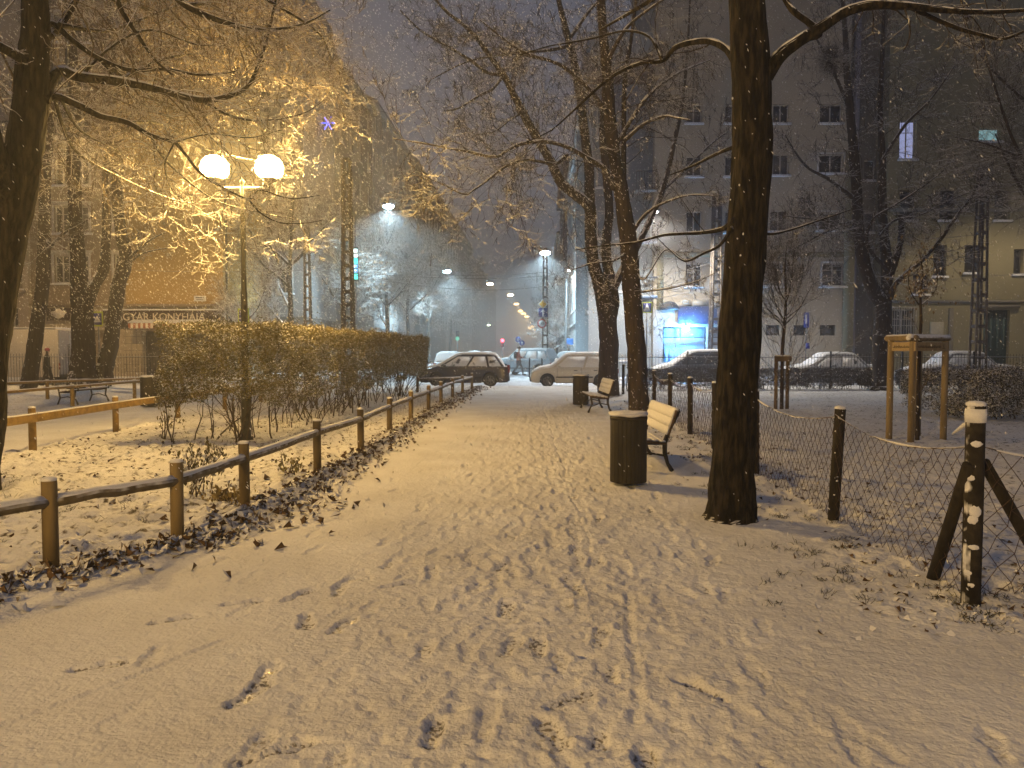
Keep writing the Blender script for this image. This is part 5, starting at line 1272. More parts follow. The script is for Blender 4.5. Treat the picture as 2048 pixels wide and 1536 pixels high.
# awning
a = P(263, 647, Yo - .6); b = P(430, 656, Yo - .6)
aw = thing("awning", "red and cream striped awning with snow on top under the long shop sign", "awning", ((a[0] + b[0]) / 2, Yo, a[2]))
ns = 34; xs_ = np.linspace(a[0], b[0], ns + 1)
for par, nm, mm in [(0, "red_stripes", mat("awning red", (.42, .14, .05), (.35, .11, .04))), (1, "cream_stripes", M_letter)]:
    mb = MB()
    for i in range(par, ns, 2):
        x, x2 = xs_[i], xs_[i + 1]; mb.add([(x, Yo - .05, a[2] + .25), (x2, Yo - .05, a[2] + .25), (x2, Yo - 1.0, a[2]), (x, Yo - 1.0, a[2]), (x2, Yo - 1.0, a[2] - .30), (x, Yo - 1.0, a[2] - .30)], [[0, 1, 2, 3], [3, 2, 4, 5]])
    mb.build(nm, mm, aw, world=True)
mb = MB(); mb.prism([(Yo - .1, a[2] + .25), (Yo - 1.02, a[2] + .01), (Yo - 1.02, a[2] + .07), (Yo - .1, a[2] + .33)], a[0], b[0], 'x'); mb.build("snow_layer", M_snow, aw, world=True)
c = P(400, 597, Yo - .1); np_ = thing("street_plate", "small white street name plate on the ochre wall above the shop sign", "sign", tuple(c))
mb = MB(); mb.box((0, 0, 0), (.72, .03, .33)); mb.build("plate", S_white, np_, bevel=.01); mb = MB(); mb.box((0, -.02, .05), (.5, .006, .05)); mb.box((0, -.02, -.06), (.4, .006, .03)); mb.build("lettering", S_black, np_)
# pale part at the far left with a balcony
hs2 = thing("apartment_house", "pale plastered house with small iron balconies at the far left edge", "building", ((X0 + Xa) / 2, Yo, 0))
w2 = [W(c0, c1, r0, r1, Yo) for c0, c1 in [(28, 56), (-60, -30), (-150, -120)] for r0, r1 in [(524, 580), (426, 478), (330, 384), (234, 288), (138, 190)]] + [W(c0, c1, 615, 656, Yo) for c0, c1 in [(26, 48), (-60, -36)]]
facade(hs2, X0, Xa - .003, 0, 23.5, Yo - .5, w2, M_pale)
for h in w2: window(hs2, *h, Yo - .5, trim=0)
def balcony(parent, xa, xb, z, y, proj=.8, m=None, solid=False):
    mb = MB(); mb.box2((xa, y - proj, z - .14), (xb, y - .004, z)); s_ = mb.build("balcony", m or M_pale, parent, world=True)
    mb = MB()
    if solid: mb.box2((xa, y - proj, z + .05), (xb, y - proj + .04, z + .95))
    else:
        n = max(4, int((xb - xa) / .14))
        for i in range(n + 1): x = xa + (xb - xa) * i / n; mb.box((x, y - proj + .02, z + .5), (.022, .022, 1.0))
    mb.box2((xa, y - proj - .005, z + .98), (xb, y - proj + .045, z + 1.03)); q = mb.build("railing", M_irongrey, None); q.parent = s_; q.location = -Vector(ROOT[parent.name]); return s_
for r in (582, 480, 386, 290): p = P(20, r, Yo); balcony(hs2, p[0], P(64, r, Yo)[0], p[2], Yo - .5)

# ---- pale grey house across the side street, with long balconies
Yg = 52.0
M_grey = facade_mat("grey render", (0.34, 0.34, 0.34), (0.26, 0.26, 0.265)); M_darkr = facade_mat("sooty render", (0.17, 0.155, 0.14), (0.12, 0.11, 0.10))
xg0 = Xc + .1; xg1 = P(603, 0, Yg)[0]
hs3 = thing("apartment_house", "pale grey balconied house behind the lamp pole, right of the ochre corner", "building", ((xg0 + xg1) / 2, Yg, 0))
cols = [(455, 478), (510, 541), (556, 584)]; rows = [(528, 586), (430, 486), (336, 390), (240, 296), (146, 200), (50, 104)]
w3 = [W(c0, c1, r0, r1, Yg) for c0, c1 in cols for r0, r1 in rows]
facade(hs3, xg0, xg1, 3.9, 27, Yg, w3, M_grey)
for i, h in enumerate(w3): window(hs3, *h, Yg, mull=2 if i // 6 == 1 else 1, trim=.1)
facade(hs3, xg0, xg1, 0, 3.897, Yg - .05, [W(458, 590, 645, 742, Yg)], M_darkr, depth=.4)
mb = MB(); q = W(458, 590, 645, 742, Yg); mb.box2((q[0], Yg + .3, q[2]), (q[1], Yg + .33, q[3])); mb.build("shop_window", M_pane2, hs3, world=True)
for r in (603, 504, 410, 314): p = P(453, r, Yg); balcony(hs3, p[0], P(548, r, Yg)[0], p[2], Yg, 1.0, M_grey)
mb = MB(); p = P(551, 0, Yg); mb.tube([(p[0] - .6, Yg - .1, 4), (p[0] - .6, Yg - .1, 26)], .08, 8); mb.build("drainpipe", M_irongrey, hs3, world=True)

# ---- the avenue's left and right rows
def row_house(label, xa, ya, xb, yb, h, side, m, nfl, seed, step=3.1):
    """house along the avenue: front runs (xa,ya)->(xb,yb), facing the street; side=+1 faces +x"""
    L = math.hypot(xb - xa, yb - ya); ang = math.atan2(yb - ya, xb - xa); t = thing("row_house", label, "building", (xa, ya, 0), ang, group="houses along the avenue")
    n = int(L / step); holes = []; fh = (h - 4.2) / nfl; g = np.random.default_rng(seed)
    for i in range(n):
        for j in range(nfl): x = (i + .5) * L / n; z = 4.2 + j * fh + fh * .28; holes.append((x - .55, x + .55, z, z + fh * .55))
    # local frame: x along the front, wall faces local -y for side=+1 (rotated ~90deg), +y for -1
    s = 1 if side > 0 else -1
    hs = holes; mb = MB(); xs = sorted(set([0, L] + [q for q_ in hs for q in q_[:2]])); zs = sorted(set([0, h] + [q for q_ in hs for q in q_[2:]]))
    for i in range(len(xs) - 1):
        for j in range(len(zs) - 1):
            cx, cz = (xs[i] + xs[i + 1]) / 2, (zs[j] + zs[j + 1]) / 2
            if any(q[0] < cx < q[1] and q[2] < cz < q[3] for q in hs): continue
            mb.add([(xs[i], 0, zs[j]), (xs[i + 1], 0, zs[j]), (xs[i + 1], 0, zs[j + 1]), (xs[i], 0, zs[j + 1])], [[0, 1, 2, 3]])
    mb.add([(0, 0, 0), (L, 0, 0), (L, 0, h), (0, 0, h), (0, s * 11, 0), (L, s * 11, 0), (L, s * 11, h), (0, s * 11, h)], [[0, 3, 7, 4], [1, 5, 6, 2], [3, 2, 6, 7], [4, 7, 6, 5]])
    for a, b, c, d in hs: mb.add([(a, 0, c), (b, 0, c), (b, 0, d), (a, 0, d), (a, s * .2, c), (b, s * .2, c), (b, s * .2, d), (a, s * .2, d)], [[0, 4, 5, 1], [1, 5, 6, 2], [2, 6, 7, 3], [3, 7, 4, 0]])
    mb.build("wall", m, t)
    for a, b, c, d in hs:
        f = MB(); f.box2((a, s * .12, c), (a + .08, s * .18, d)); f.box2((b - .08, s * .12, c), (b, s * .18, d)); f.box2(((a + b) / 2 - .04, s * .12, c), ((a + b) / 2 + .04, s * .18, d)); f.box2((a - .1, -s * .1, c - .12), (b + .1, -s * .005, c - .02))
        wn = f.build("window", M_frame, t); pn = MB(); pn.box2((a, s * .185, c), (b, s * .195, d)); pn.build("pane", M_glass, wn)
    mb = MB(); mb.box2((-.1, -s * .5, h - .35), (L + .1, -s * .006, h + .1)); mb.build("cornice", m, t); mb = MB(); mb.box2((-.05, -s * .12, 3.7), (L, -s * .004, 3.95)); mb.build("string_course", m, t)
    mb = MB(); mb.prism([(0 - s * .5, h + .12), (s * 5.5, h + 2.6), (s * 11, h + .12)], 0, L, 'x'); mb.build("roof", mat("snowy roof", (.12, .10, .10), (.08, .07, .07), snow=(.35, .2)), t)
    return t
def lx(y): return -14.8 + .034 * (y - 52)
def rx(y): return 4.75 + .034 * (y - 43.5)
row_house("dark tall row house nearest on the left of the avenue, behind the star light", lx(52.2), 52.2, lx(76), 76, 25.2, 1, M_darkr, 6, 1)
row_house("second tall row house on the left of the avenue, behind the second white lamp", lx(76.2), 76.2, lx(101), 101, 26.5, 1, M_grey, 6, 2)
row_house("third row house on the left of the avenue with a steep dark flank", lx(101.2), 101.2, lx(136), 136, 27, 1, M_darkr, 6, 3)
row_house("fourth row house on the left of the avenue, fading in the snowfall", lx(136.2), 136.2, lx(190), 190, 27, 1, M_grey, 5, 4, 4.2)
row_house("farthest row house on the left, behind the red traffic light", lx(190.2), 190.2, lx(300), 300, 25, 1, M_darkr, 5, 5, 7)
row_house("row house on the right of the avenue beyond the corner house", rx(64), 64, rx(84), 84, 18, -1, M_grey, 4, 6)
row_house("flat-topped dark house on the right of the avenue behind the forked tree", rx(84.2) - .4, 84.2, rx(112), 112, 22.5, -1, M_darkr, 6, 7)
row_house("far house on the right of the avenue behind the lamp chain", rx(112.2), 112.2, rx(180), 180, 19, -1, M_grey, 4, 8, 4.5)
row_house("farthest house on the right of the avenue under the last orange lamps", rx(180.2), 180.2, rx(300), 300, 18, -1, M_darkr, 4, 9, 7)

# ---- pale house with the blue-lit shop on the right
Yr = 43.5
M_white = facade_mat("pale grey render", (0.47, 0.42, 0.34), (0.37, 0.33, 0.265)); M_olive = facade_mat("olive render", (0.30, 0.27, 0.17), (0.23, 0.205, 0.125)); M_olive2 = facade_mat("taupe render", (0.22, 0.20, 0.16), (0.18, 0.16, 0.13))
xr0 = P(1196, 0, Yr)[0]; xr1 = P(1705, 0, Yr)[0]; xs0 = P(1312, 0, Yr)[0]
hr = thing("corner_house", "pale corner house with a blue-lit shop window on the ground floor", "building", ((xs0 + xr1) / 2, Yr, 0))
wr = [W(1645, 1687, 526, 572, Yr), W(1522, 1562, 526, 572, Yr), W(1638, 1684, 424, 460, Yr), W(1540, 1576, 420, 462, Yr), W(1638, 1686, 308, 346, Yr), W(1546, 1578, 308, 350, Yr)] + \
     [W(c0, c1, r0, r1, Yr) for c0, c1 in [(1450, 1482), (1372, 1404)] for r0, r1 in [(526, 572), (422, 464), (312, 352)]] + \
     [W(c0, c1, r0, r1, Yr) for c0, c1 in [(1640, 1684), (1546, 1578), (1450, 1482), (1372, 1404)] for r0, r1 in [(208, 246)]]
sm = [W(1532, 1560, 650, 671, Yr), W(1587, 1614, 650, 671, Yr), W(1640, 1671, 650, 671, Yr)]
shops = [W(1326, 1412, 654, 724, Yr), W(1419, 1448, 654, 724, Yr)]
facade(hr, xs0, xr1, 0, 26, Yr, wr + sm + shops, M_white, depth=.2)
for i, h in enumerate(wr): window(hr, *h, Yr, .2, trim=.10 if i in (0, 1, 2, 4) else 0, mull=1)
for h in sm: window(hr, *h, Yr, .2, mull=0, sill=False, mframe=M_irongrey)
mb = MB(); mb.box2((xs0 - .1, Yr - .5, 25.7), (xr1 + .1, Yr - .004, 26.05)); mb.prism([(Yr - .55, 26.06), (Yr + 4.5, 29), (Yr + 9, 26.06)], xs0, xr1, 'x'); mb.build("roof", mat("snowy roof", (0, 0, 0)), hr, world=True)
mb = MB()
for pa_, pb_ in [((1314, 492), (1326, 620)), ((1692, 300), (1704, 735))]: q = P(*pa_, Yr); r_ = P(*pb_, Yr); mb.box2((q[0], Yr - .06, r_[2]), (r_[0], Yr - .004, q[2]))
q = P(1326, 504, Yr); r_ = P(1690, 514, Yr); mb.box2((q[0] + .01, Yr - .05, r_[2]), (r_[0] - .01, Yr - .004, q[2])); mb.build("olive_band", M_olive, hr, world=True)
# shop interior glow
M_shopback = bpy.data.materials.new("lit shop interior"); M_shopback.use_nodes = True; n = M_shopback.node_tree; b = n.nodes["Principled BSDF"]
vo = n.nodes.new("ShaderNodeTexVoronoi"); vo.inputs["Scale"].default_value = 4.5; geo = n.nodes.new("ShaderNodeNewGeometry"); n.links.new(geo.outputs["Position"], vo.inputs["Vector"])
cr = n.nodes.new("ShaderNodeValToRGB"); e = cr.color_ramp.elements; e[0].position = .25; e[0].color = (.25, .75, 1, 1); e[1].position = .75; e[1].color = (.01, .12, .5, 1)
n.links.new(vo.outputs["Distance"], cr.inputs[0]); n.links.new(cr.outputs[0], b.inputs["Emission Color"]); b.inputs["Emission Strength"].default_value = 2.3; b.inputs["Base Color"].default_value = (.1, .3, .5, 1)
for h in shops:
    mb = MB(); mb.box2((h[0], Yr + 1.2, h[2]), (h[1], Yr + 1.22, h[3])); mb.box2((h[0], Yr + .2, h[2] - .02), (h[1], Yr + 1.2, h[2])); mb.build("lit_shop_interior", M_shopback, hr, world=True)
    mb = MB(); f = .07; mb.box2((h[0], Yr + .1, h[2]), (h[0] + f, Yr + .16, h[3])); mb.box2((h[1] - f, Yr + .1, h[2]), (h[1], Yr + .16, h[3])); z = h[3] - .62; mb.box2((h[0] + f, Yr + .1, z), (h[1] - f, Yr + .155, z + .05)); mb.box2((h[0] + f, Yr + .1, h[3] - f), (h[1] - f, Yr + .155, h[3]))
    if h[1] - h[0] > 1.5: x = h[0] + (h[1] - h[0]) * .4; mb.box2((x, Yr + .102, z + .05), (x + .05, Yr + .15, h[3] - f))
    mb.build("shop_window_frame", M_iron, hr, world=True)
    mb = MB(); g = np.random.default_rng(4)
    for k in range(int((h[1] - h[0]) / .13)):   # bottles and goods in the window
        x = h[0] + .12 + k * .13; hh = g.uniform(.25, .9); mb.lathe((x, Yr + .5 + g.uniform(0, .4), h[2] + (0 if k % 2 else .5)), [(.045, 0), (.05, hh * .6), (.02, hh * .75), (.018, hh)], 7)
    mb.build("window_display", mat("display", (.3, .55, .7), (.03, .1, .3), nscale=3, emit=(.05, .35, .8), estr=.5), hr, world=True)
p = P(1373, 658, Yr - .4); lamp = thing("shop_light", "small glaring cyan spot lamp above the blue-lit shop window", "light", tuple(p))
mb = MB(); mb.ball((0, 0, 0), .16, 12, 8, (1.1, 1, .9)); mb.build("bulb", opal("cyan bulb", (.25, .85, 1), 24), lamp, smooth=True); mb = MB(); mb.tube([(0, .36, .25), (0, .1, .28), (0, 0, .16)], .025, 6); mb.build("bracket", M_iron, lamp)
lamp_light(tuple(p), 1300, (.10, .42, 1.0), .12, parent=lamp)
lamp_light(((shops[0][0] + shops[0][1]) / 2, Yr + .7, 2.2), 130, (.15, .6, 1.0), .2, "shop_tube", hr)
q = W(1356, 1446, 613, 648, Yr - .1); sgn = thing("shop_sign", "dark blue shop signboard above the blue-lit window", "sign", ((q[0] + q[1]) / 2, Yr - .1, q[2]))
mb = MB(); mb.box2((q[0], Yr - .14, q[2]), (q[1], Yr - .02, q[3])); mb.build("board", mat("signboard navy", (.05, .055, .12), (.035, .04, .10), rough=.5), sgn, world=True, bevel=.01)
mb = MB(); g = np.random.default_rng(9)   # baroque ornament over the sign
cx = (q[0] + q[1]) / 2
for s_ in (-1, 1):
    mb.prism([(cx + s_ * .5, q[3] + .02), (cx + s_ * 1.75, q[3] + .02), (cx + s_ * 1.6, q[3] + .16), (cx + s_ * 1.2, q[3] + .30), (cx + s_ * .95, q[3] + .42), (cx + s_ * .6, q[3] + .38)][::s_], Yr - .10, Yr - .004, 'y')
    mb.tube([(cx + s_ * .9 + .2 * math.cos(a), Yr - .1, q[3] + .26 + .1 * math.sin(a)) for a in np.linspace(0, 6, 12)], .03, 5)
mb.box2((cx - .45, Yr - .09, q[3] + .05), (cx + .45, Yr - .004, q[3] + .42)); mb.build("ornament", M_white, sgn, world=True)
xx = P(1338, 620, Yr); mb = MB(); mb.prism([(xx[0] + .55 * math.cos(a), xx[2] + .5 * math.sin(a)) for a in np.linspace(0, math.pi, 12)], Yr - .16, Yr - .004, 'y'); mb.build("arched_hood", M_irongrey, hr, world=True)
# chamfered wing toward the avenue
hw = thing("apartment_house", "corner wing coloured with bluish light, narrow windows, between forked tree and next trunk", "building", ((xr0 + xs0) / 2, Yr + .4, 0))
xr0 = P(1180, 0, 44.3)[0]; Yw = Yr + .8
ww = [W(c0, c1, r0, r1, Yw) for c0, c1 in [(1196, 1208), (1236, 1252), (1286, 1304)] for r0, r1 in [(530, 582), (424, 476), (322, 374), (222, 274)]] + [W(1286, 1302, 655, 735, Yw), W(1236, 1252, 660, 720, Yw)]
M_wing = facade_mat("bluish-lit render", (0.36, 0.40, 0.44), (0.29, 0.33, 0.37)); facade(hw, xr0, xs0 - .003, 0, 20.0, Yw, ww, M_wing)  # bluish light is mixed into the wing's wall colour
for h in ww: window(hw, *h, Yw, trim=.08)
for r in (592, 486, 384): p = P(1268, r, Yw); balcony(hw, p[0], P(1309, r, Yw)[0], p[2], Yw, .9, M_wing)
row_house("side flank of the corner wing facing the avenue", xr0, Yw + .01, rx(63.8), 63.8, 16.9, -1, M_wing, 4, 10)
# recessed grey strip and the olive house
xo0 = xr1; xo1 = P(1762, 0, Yr + 1)[0]
hg = thing("apartment_house", "narrow recessed grey house front behind the candelabra tree", "building", ((xo0 + xo1) / 2, Yr + 1.2, 0))
gw = [W(1728, 1750, r0, r1, Yr + 1.2) for r0, r1 in [(524, 568), (424, 464), (320, 360)]]
facade(hg, xo0 + .003, xo1, 0, 25.2, Yr + 1.2, gw, M_olive2)
for h in gw: window(hg, *h, Yr + 1.2, mull=0)
mb = MB(); q = P(1728, 0, Yr); mb.box2((q[0], Yr + .9, .0), (q[0] + .3, Yr + 1.197, 25)); mb.build("pilaster", mat("lilac plaster", (.34, .33, .40), (.3, .29, .36)), hg, world=True)
ho = thing("apartment_house", "olive brown house with a dark green door and two lit upper windows on the right", "building", (22, Yr - .2, 0)); Yv = Yr - .2; xo2 = P(2600, 0, Yv)[0]
hsO = [W(1786, 1827, 618, 684, Yv), W(1968, 2016, 620, 752, Yv), W(1826, 1856, 548, 588, Yv), W(2028, 2046, 498, 548, Yv), W(1800, 1832, 240, 318, Yv), W(1958, 2002, 255, 282, Yv), W(1868, 1892, 490, 552, Yv), W(1560 + 370, 1560 + 400, 490, 545, Yv)] + \
      [W(c0, c1, r0, r1, Yv) for c0, c1 in [(2110, 2150), (2210, 2250)] for r0, r1 in [(500, 550), (390, 440), (280, 330)]] + [W(c0, c1, 380, 440, Yv) for c0, c1 in [(1800, 1832), (1880, 1912), (1990, 2020)]]
facade(ho, xo1 + .003, xo2, 0, 26, Yv, hsO, M_olive, depth=.3)
lit = emis("lit window violet", (.55, .60, 1.0), .62); lit2 = emis("lit window cyan", (.45, .80, .85), .5)
for i, h in enumerate(hsO):
    if i == 1: continue
    window(ho, *h, Yv, .3, pane=lit if i == 4 else (lit2 if i == 5 else None), mull=1 if i in (0, 4, 6) else 0, sill=i > 1, mframe=None if i in (0, 4, 5) else M_irongrey)
h = hsO[1]; mb = MB(); mb.box2((h[0], Yv + .22, h[2]), (h[1], Yv + .26, h[3])); d_ = mb.build("door", mat("door green", (.025, .05, .045), (.015, .03, .028), rough=.35), ho, world=True, bevel=.01)
mb = MB()
for k in range(4): x = h[0] + (h[1] - h[0]) * (k + .5) / 4; mb.box2((x - .06, Yv + .20, h[2] + 1.6), (x + .06, Yv + .217, h[3] - .15))
q = mb.build("door_glass", mat("door glass", (.10, .16, .16), (.06, .1, .1), rough=.15), None); q.parent = d_; q.location = -Vector(ROOT[ho.name])
h = hsO[0]; mb = MB()
for k in range(11): x = h[0] - .08 + (h[1] - h[0] + .16) * k / 10; mb.box((x, Yv - .08, (h[2] + h[3]) / 2), (.025, .025, h[3] - h[2] + .2))
for z in (h[2] - .1, (h[2] + h[3]) / 2, h[3] + .1): mb.box(((h[0] + h[1]) / 2, Yv - .08, z), (h[1] - h[0] + .2, .03, .035))
mb.build("window_grille", mat("white grille", (.5, .48, .44), (.4, .38, .35)), ho, world=True)
q = W(1860, 1886, 644, 676, Yv); mb = MB(); mb.box2((q[0], Yv - .04, q[2]), (q[1], Yv - .004, q[3])); nb = tag(mb.build("notice_board", mat("notice", (.45, .42, .33), (.4, .37, .3)), None, bevel=.01), "pale square notice plate on the olive wall right of the grilled window", "notice")
mb = MB(); q = W(1950, 2035, 610, 616, Yv); mb.box2((q[0], Yv - .25, q[2]), (q[1], Yv - .004, q[3])); q = P(1914, 0, Yv); mb.box2((q[0], Yv - .08, 0), (q[0] + .25, Yv - .004, 4.0)); mb.build("door_surround", M_olive2, ho, world=True)
mb = MB(); q = P(1790, 440, Yv); mb.box2((xo1, Yv - .16, 9.5), (xo2, Yv - .004, 9.7)); mb.build("string_course", M_olive2, ho, world=True); mb = MB(); mb.box2((xo1, Yv - .12, 4.3), (xo2, Yv - .004, 4.45)); mb.build("cornice", M_olive2, ho, world=True)

# ------------------------------------------------------------------ iron railings
def railing(label, x0, x1, y, h, step=.125, zb=0.0):
    t = thing("iron_railing", label, "railing", ((x0 + x1) / 2, y, 0)); mb = MB()
    n = int((x1 - x0) / step)
    p0 = np.stack([np.linspace(x0, x1, n), np.full(n, y), np.full(n, .12)], 1); p1 = p0 + [0, 0, h - .08]; segs(mb, p0, p1, .011, .009, 4)
    mb.build("bars", M_iron, t, world=True)
    mb = MB()
    for z in (.16, h - .10): mb.box(((x0 + x1) / 2, y, z), (x1 - x0, .045, .02))
    mb.build("rail", M_iron, t, world=True)
    m_ = int((x1 - x0) / 2.6); 
    for i in range(m_ + 1): x = x0 + (x1 - x0) * i / m_; q = MB(); q.box((x, y, h / 2 + .03), (.055, .055, h + .1)); q.ball((x, y, h + .11), .045, 8, 6); q.build("post", M_iron, t, world=True)
    sn = MB(); sn.box(((x0 + x1) / 2, y, h - .083), (x1 - x0, .03, .012)); sn.build("snow_strip", M_snow, t, world=True)
railing("long black iron railing behind the right lawn in front of the parked cars", 4.3, 25.0, 31.0, 1.40)
railing("black iron railing at the far left in front of the white van", -26.0, -14.9, 33.0, 1.40)
# ------------------------------------------------------------------ cars
def paint(name, c, rough=.3): 
    m = mat(name, c, tuple(x * .9 for x in c), rough=rough, spec=.5, nscale=2, snow=(.80, .15)); return m
M_cglass = mat("frosted car glass", (.80, .80, .81), (.06, .06, .065), rough=.6, nscale=2.4, contrast=(.60, .66))
M_cglass2 = mat("car glass", (.03, .035, .04), (.02, .02, .025), rough=.1, spec=.7)
M_rim = mat("wheel rim", (.30, .28, .24), (.2, .19, .17), rough=.4, metal=.5); M_chr = mat("lamp glass clear", (.5, .5, .48), (.4, .4, .4), rough=.2); M_tail = mat("tail lamp red", (.25, .02, .02), (.18, .01, .01), rough=.3)
M_plast = mat("black plastic", (.025, .025, .025), (.02, .02, .02), rough=.7)
def car(loc, rz, prof, label, body_m, group=None, glass=None, name="parked_car", W_=1.70, snow=.09, plate=True, wheels=None, tape=.80):
    """prof: dict L,H,belt, hood,ws0,ws1,r0,rear1,rear0,tail heights; +x is the nose"""
    t = thing(name, label, "car" if name == "parked_car" else "van", tuple(loc), rz, group)
    L, Hh, bz = prof['L'], prof['H'], prof['belt']; wr = prof.get('wr', .31); fx, rx_ = prof['fx'], prof['rx']
    # lower body outline with wheel arches
    def arch(cx, a0, a1, n=9): return [(cx + (wr + .06) * math.cos(a), wr + (wr + .06) * math.sin(a)) for a in np.linspace(a0, a1, n)]
    low = [(-L / 2 + .04, .34), (-L / 2 + .05, .22)] + [(rx_ - wr - .06, .20)] + arch(rx_, math.pi, 0)[0:] + [(rx_ + wr + .06, .19), (fx - wr - .06, .19)] + arch(fx, math.pi, 0) + [(fx + wr + .06, .20), (L / 2 - .06, .22), (L / 2, .36)]
    nose = [(L / 2 - .01, .52), (L / 2 - .10, prof['nose']), (prof['ws0'], prof['cowl'])]
    tail = [(prof['rg0'], bz + .02), (-L / 2 + .03, prof['tail']), (-L / 2, .55)]
    mb = MB(); mb.prism(low + nose + [(prof['ws0'] - .25, bz)] + tail, -W_ / 2, W_ / 2, 'y')
    b_ = mb.build("body", body_m, t, bevel=.045)
    mb = MB(); mb.box((0, 0, .52), (L - .5, W_ - .44, .62)); mb.build("underbody", M_plast, t)
    # greenhouse
    gh = [(prof['ws0'], bz - .02), (prof['ws1'], Hh - .05), (prof['ws1'] - .25, Hh), (prof['rr'] + .3, Hh - .005), (prof['rr'], Hh - .06), (prof['rg0'], bz - .02)]
    def hw(z): return W_ / 2 * (.965 - (.965 - tape) * (z - bz) / (Hh - bz))
    n = len(gh); v = [(x, -hw(z), z) for x, z in gh] + [(x, hw(z), z) for x, z in gh]
    mb = MB(); mb.add(v, [list(range(n)), list(range(2 * n - 1, n - 1, -1))] + [[i, i + n, (i + 1) % n + n, (i + 1) % n] for i in range(n)]); mb.build("cabin", body_m, t, bevel=.03)
    gl = glass or M_cglass
    def xat(z, a, b): return a[0] + (b[0] - a[0]) * (z - a[1]) / (b[1] - a[1])
    zt, zb = Hh - .11, bz + .03; wsA, wsB = (prof['ws0'], bz), (prof['ws1'], Hh - .05); rgA, rgB = (prof['rg0'], bz), (prof['rr'], Hh - .06)
    xf0, xf1 = xat(zb, wsA, wsB) - .16, xat(zt, wsA, wsB) - .12; xr0_, xr1_ = xat(zb, rgA, rgB) + .14, xat(zt, rgA, rgB) + .12
    cuts = prof.get('cuts', [.5]); fr = [0] + cuts + [1]
    for s in (-1, 1):
        for i in range(len(fr) - 1):
            a, b = fr[i], fr[i + 1]; g_ = .045
            q = [(xf0 + (xr0_ - xf0) * a - (g_ if i else 0), zb), (xf0 + (xr0_ - xf0) * b + (g_ if i < len(fr) - 2 else 0), zb), (xf1 + (xr1_ - xf1) * b + (g_ if i < len(fr) - 2 else 0), zt), (xf1 + (xr1_ - xf1) * a - (g_ if i else 0), zt)]
            mb = MB(); mb.add([(x, s * (hw(z) + .006), z) for x, z in q] + [(x, s * (hw(z) - .01), z) for x, z in q], [[0, 1, 2, 3], [7, 6, 5, 4], [0, 4, 5, 1], [1, 5, 6, 2], [2, 6, 7, 3], [3, 7, 4, 0]])
            mb.build("side_window", gl, t)
    for (A, B, nm, sgn) in [(wsA, wsB, "windscreen", 1), (rgA, rgB, "rear_window", -1)]:
        z0, z1 = bz + .05, Hh - .12; dx = .012 * sgn; mb = MB(); mb.add([(xat(z0, A, B) + dx, -hw(z0) + .08, z0), (xat(z0, A, B) + dx, hw(z0) - .08, z0), (xat(z1, A, B) + dx, hw(z1) - .08, z1), (xat(z1, A, B) + dx, -hw(z1) + .08, z1)], [[0, 1, 2, 3]]); mb.build(nm, gl, t)
    # snow blanket over tail, roof, screen and bonnet
    top = [(-L / 2 + .04, prof['tail'] + .0)] if prof['rg0'] > -L / 2 + .25 else []
    top += [(prof['rg0'], bz + .02), (prof['rr'], Hh - .04), (prof['rr'] + .3, Hh), ((prof['rr'] + prof['ws1']) / 2, Hh + .015), (prof['ws1'] - .25, Hh), (prof['ws1'], Hh - .04), (prof['ws0'], prof['cowl'] + .01), ((prof['ws0'] + L / 2) / 2, (prof['cowl'] + prof['nose']) / 2 + .03), (L / 2 - .10, prof['nose'])]
    p, _ = resample(np.array([(x, 0, z) for x, z in top]), 44); m_ = 11; ys = np.linspace(-1, 1, m_); vs = []
    for i, q in enumerate(p):
        e = min(i, len(p) - 1 - i) / 3.0; th_ = snow * min(1, .3 + e); z = q[2]; half = (hw(max(z, bz)) if z > bz else W_ / 2 - .05) - .02
        for y in ys: vs.append((q[0], y * half, z + th_ * (1 - abs(y) ** 6) * (1 + .25 * (vnoise(np.array(q[0] * 4), np.array(y * 3.0), 5) - .5)) + .004 - .03 * abs(y) ** 8))
    i = np.arange(len(p) - 1)[:, None] * m_ + np.arange(m_ - 1)[None, :]; mb = MB(); mb.add(vs, np.stack([i, i + m_, i + m_ + 1, i + 1], -1).reshape(-1, 4))
    o = mb.build("snow_cover", M_snow, t, smooth=True); so = o.modifiers.new("thick", 'SOLIDIFY'); so.thickness = .03; so.offset = -1
    # wheels
    for cx in (fx, rx_):
        for s in (-1, 1):
            mb = MB(); y0 = s * (W_ / 2 - .10); mb.lathe((cx, y0, wr), [(wr * .62, -.09), (wr * .95, -.10), (wr, -.06), (wr, .06), (wr * .95, .10), (wr * .62, .09)], 22, 'y'); w_ = mb.build("wheel", M_rubber, t, smooth=False)
            mb = MB(); ys_ = y0 + s * .085
            mb.lathe((cx, ys_, wr), [(wr * .66, -.01), (wr * .64, .012), (wr * .56, .012), (wr * .56, -.01)], 22, 'y')
            for k in range(7): a = k * 2 * math.pi / 7; mb.box((cx + math.cos(a) * wr * .32, ys_, wr + math.sin(a) * wr * .32), (wr * .6, .018, wr * .13), ('Y', -a))
            mb.lathe((cx, ys_, wr), [(wr * .16, -.012), (wr * .14, .016)], 12, 'y'); mb.build("rim", M_rim, w_)
    # trim
    mb = MB()
    for s in (-1, 1): mb = MB(); mb.box(((fx + rx_) / 2, s * (W_ / 2 + .008), .46), (fx - rx_ - 2 * wr - .2, .022, .06)); mb.build('side_trim', M_plast, t)
    mb = MB(); mb.box((L / 2 - .02, 0, .34), (.10, W_ - .1, .16)); mb.build('bumper', prof.get('trim') or M_plast, t, bevel=.02)
    mb = MB(); mb.box((-L / 2 + .03, 0, .36), (.10, W_ - .1, .17)); mb.build("bumper", prof.get('trim') or M_plast, t, bevel=.02)
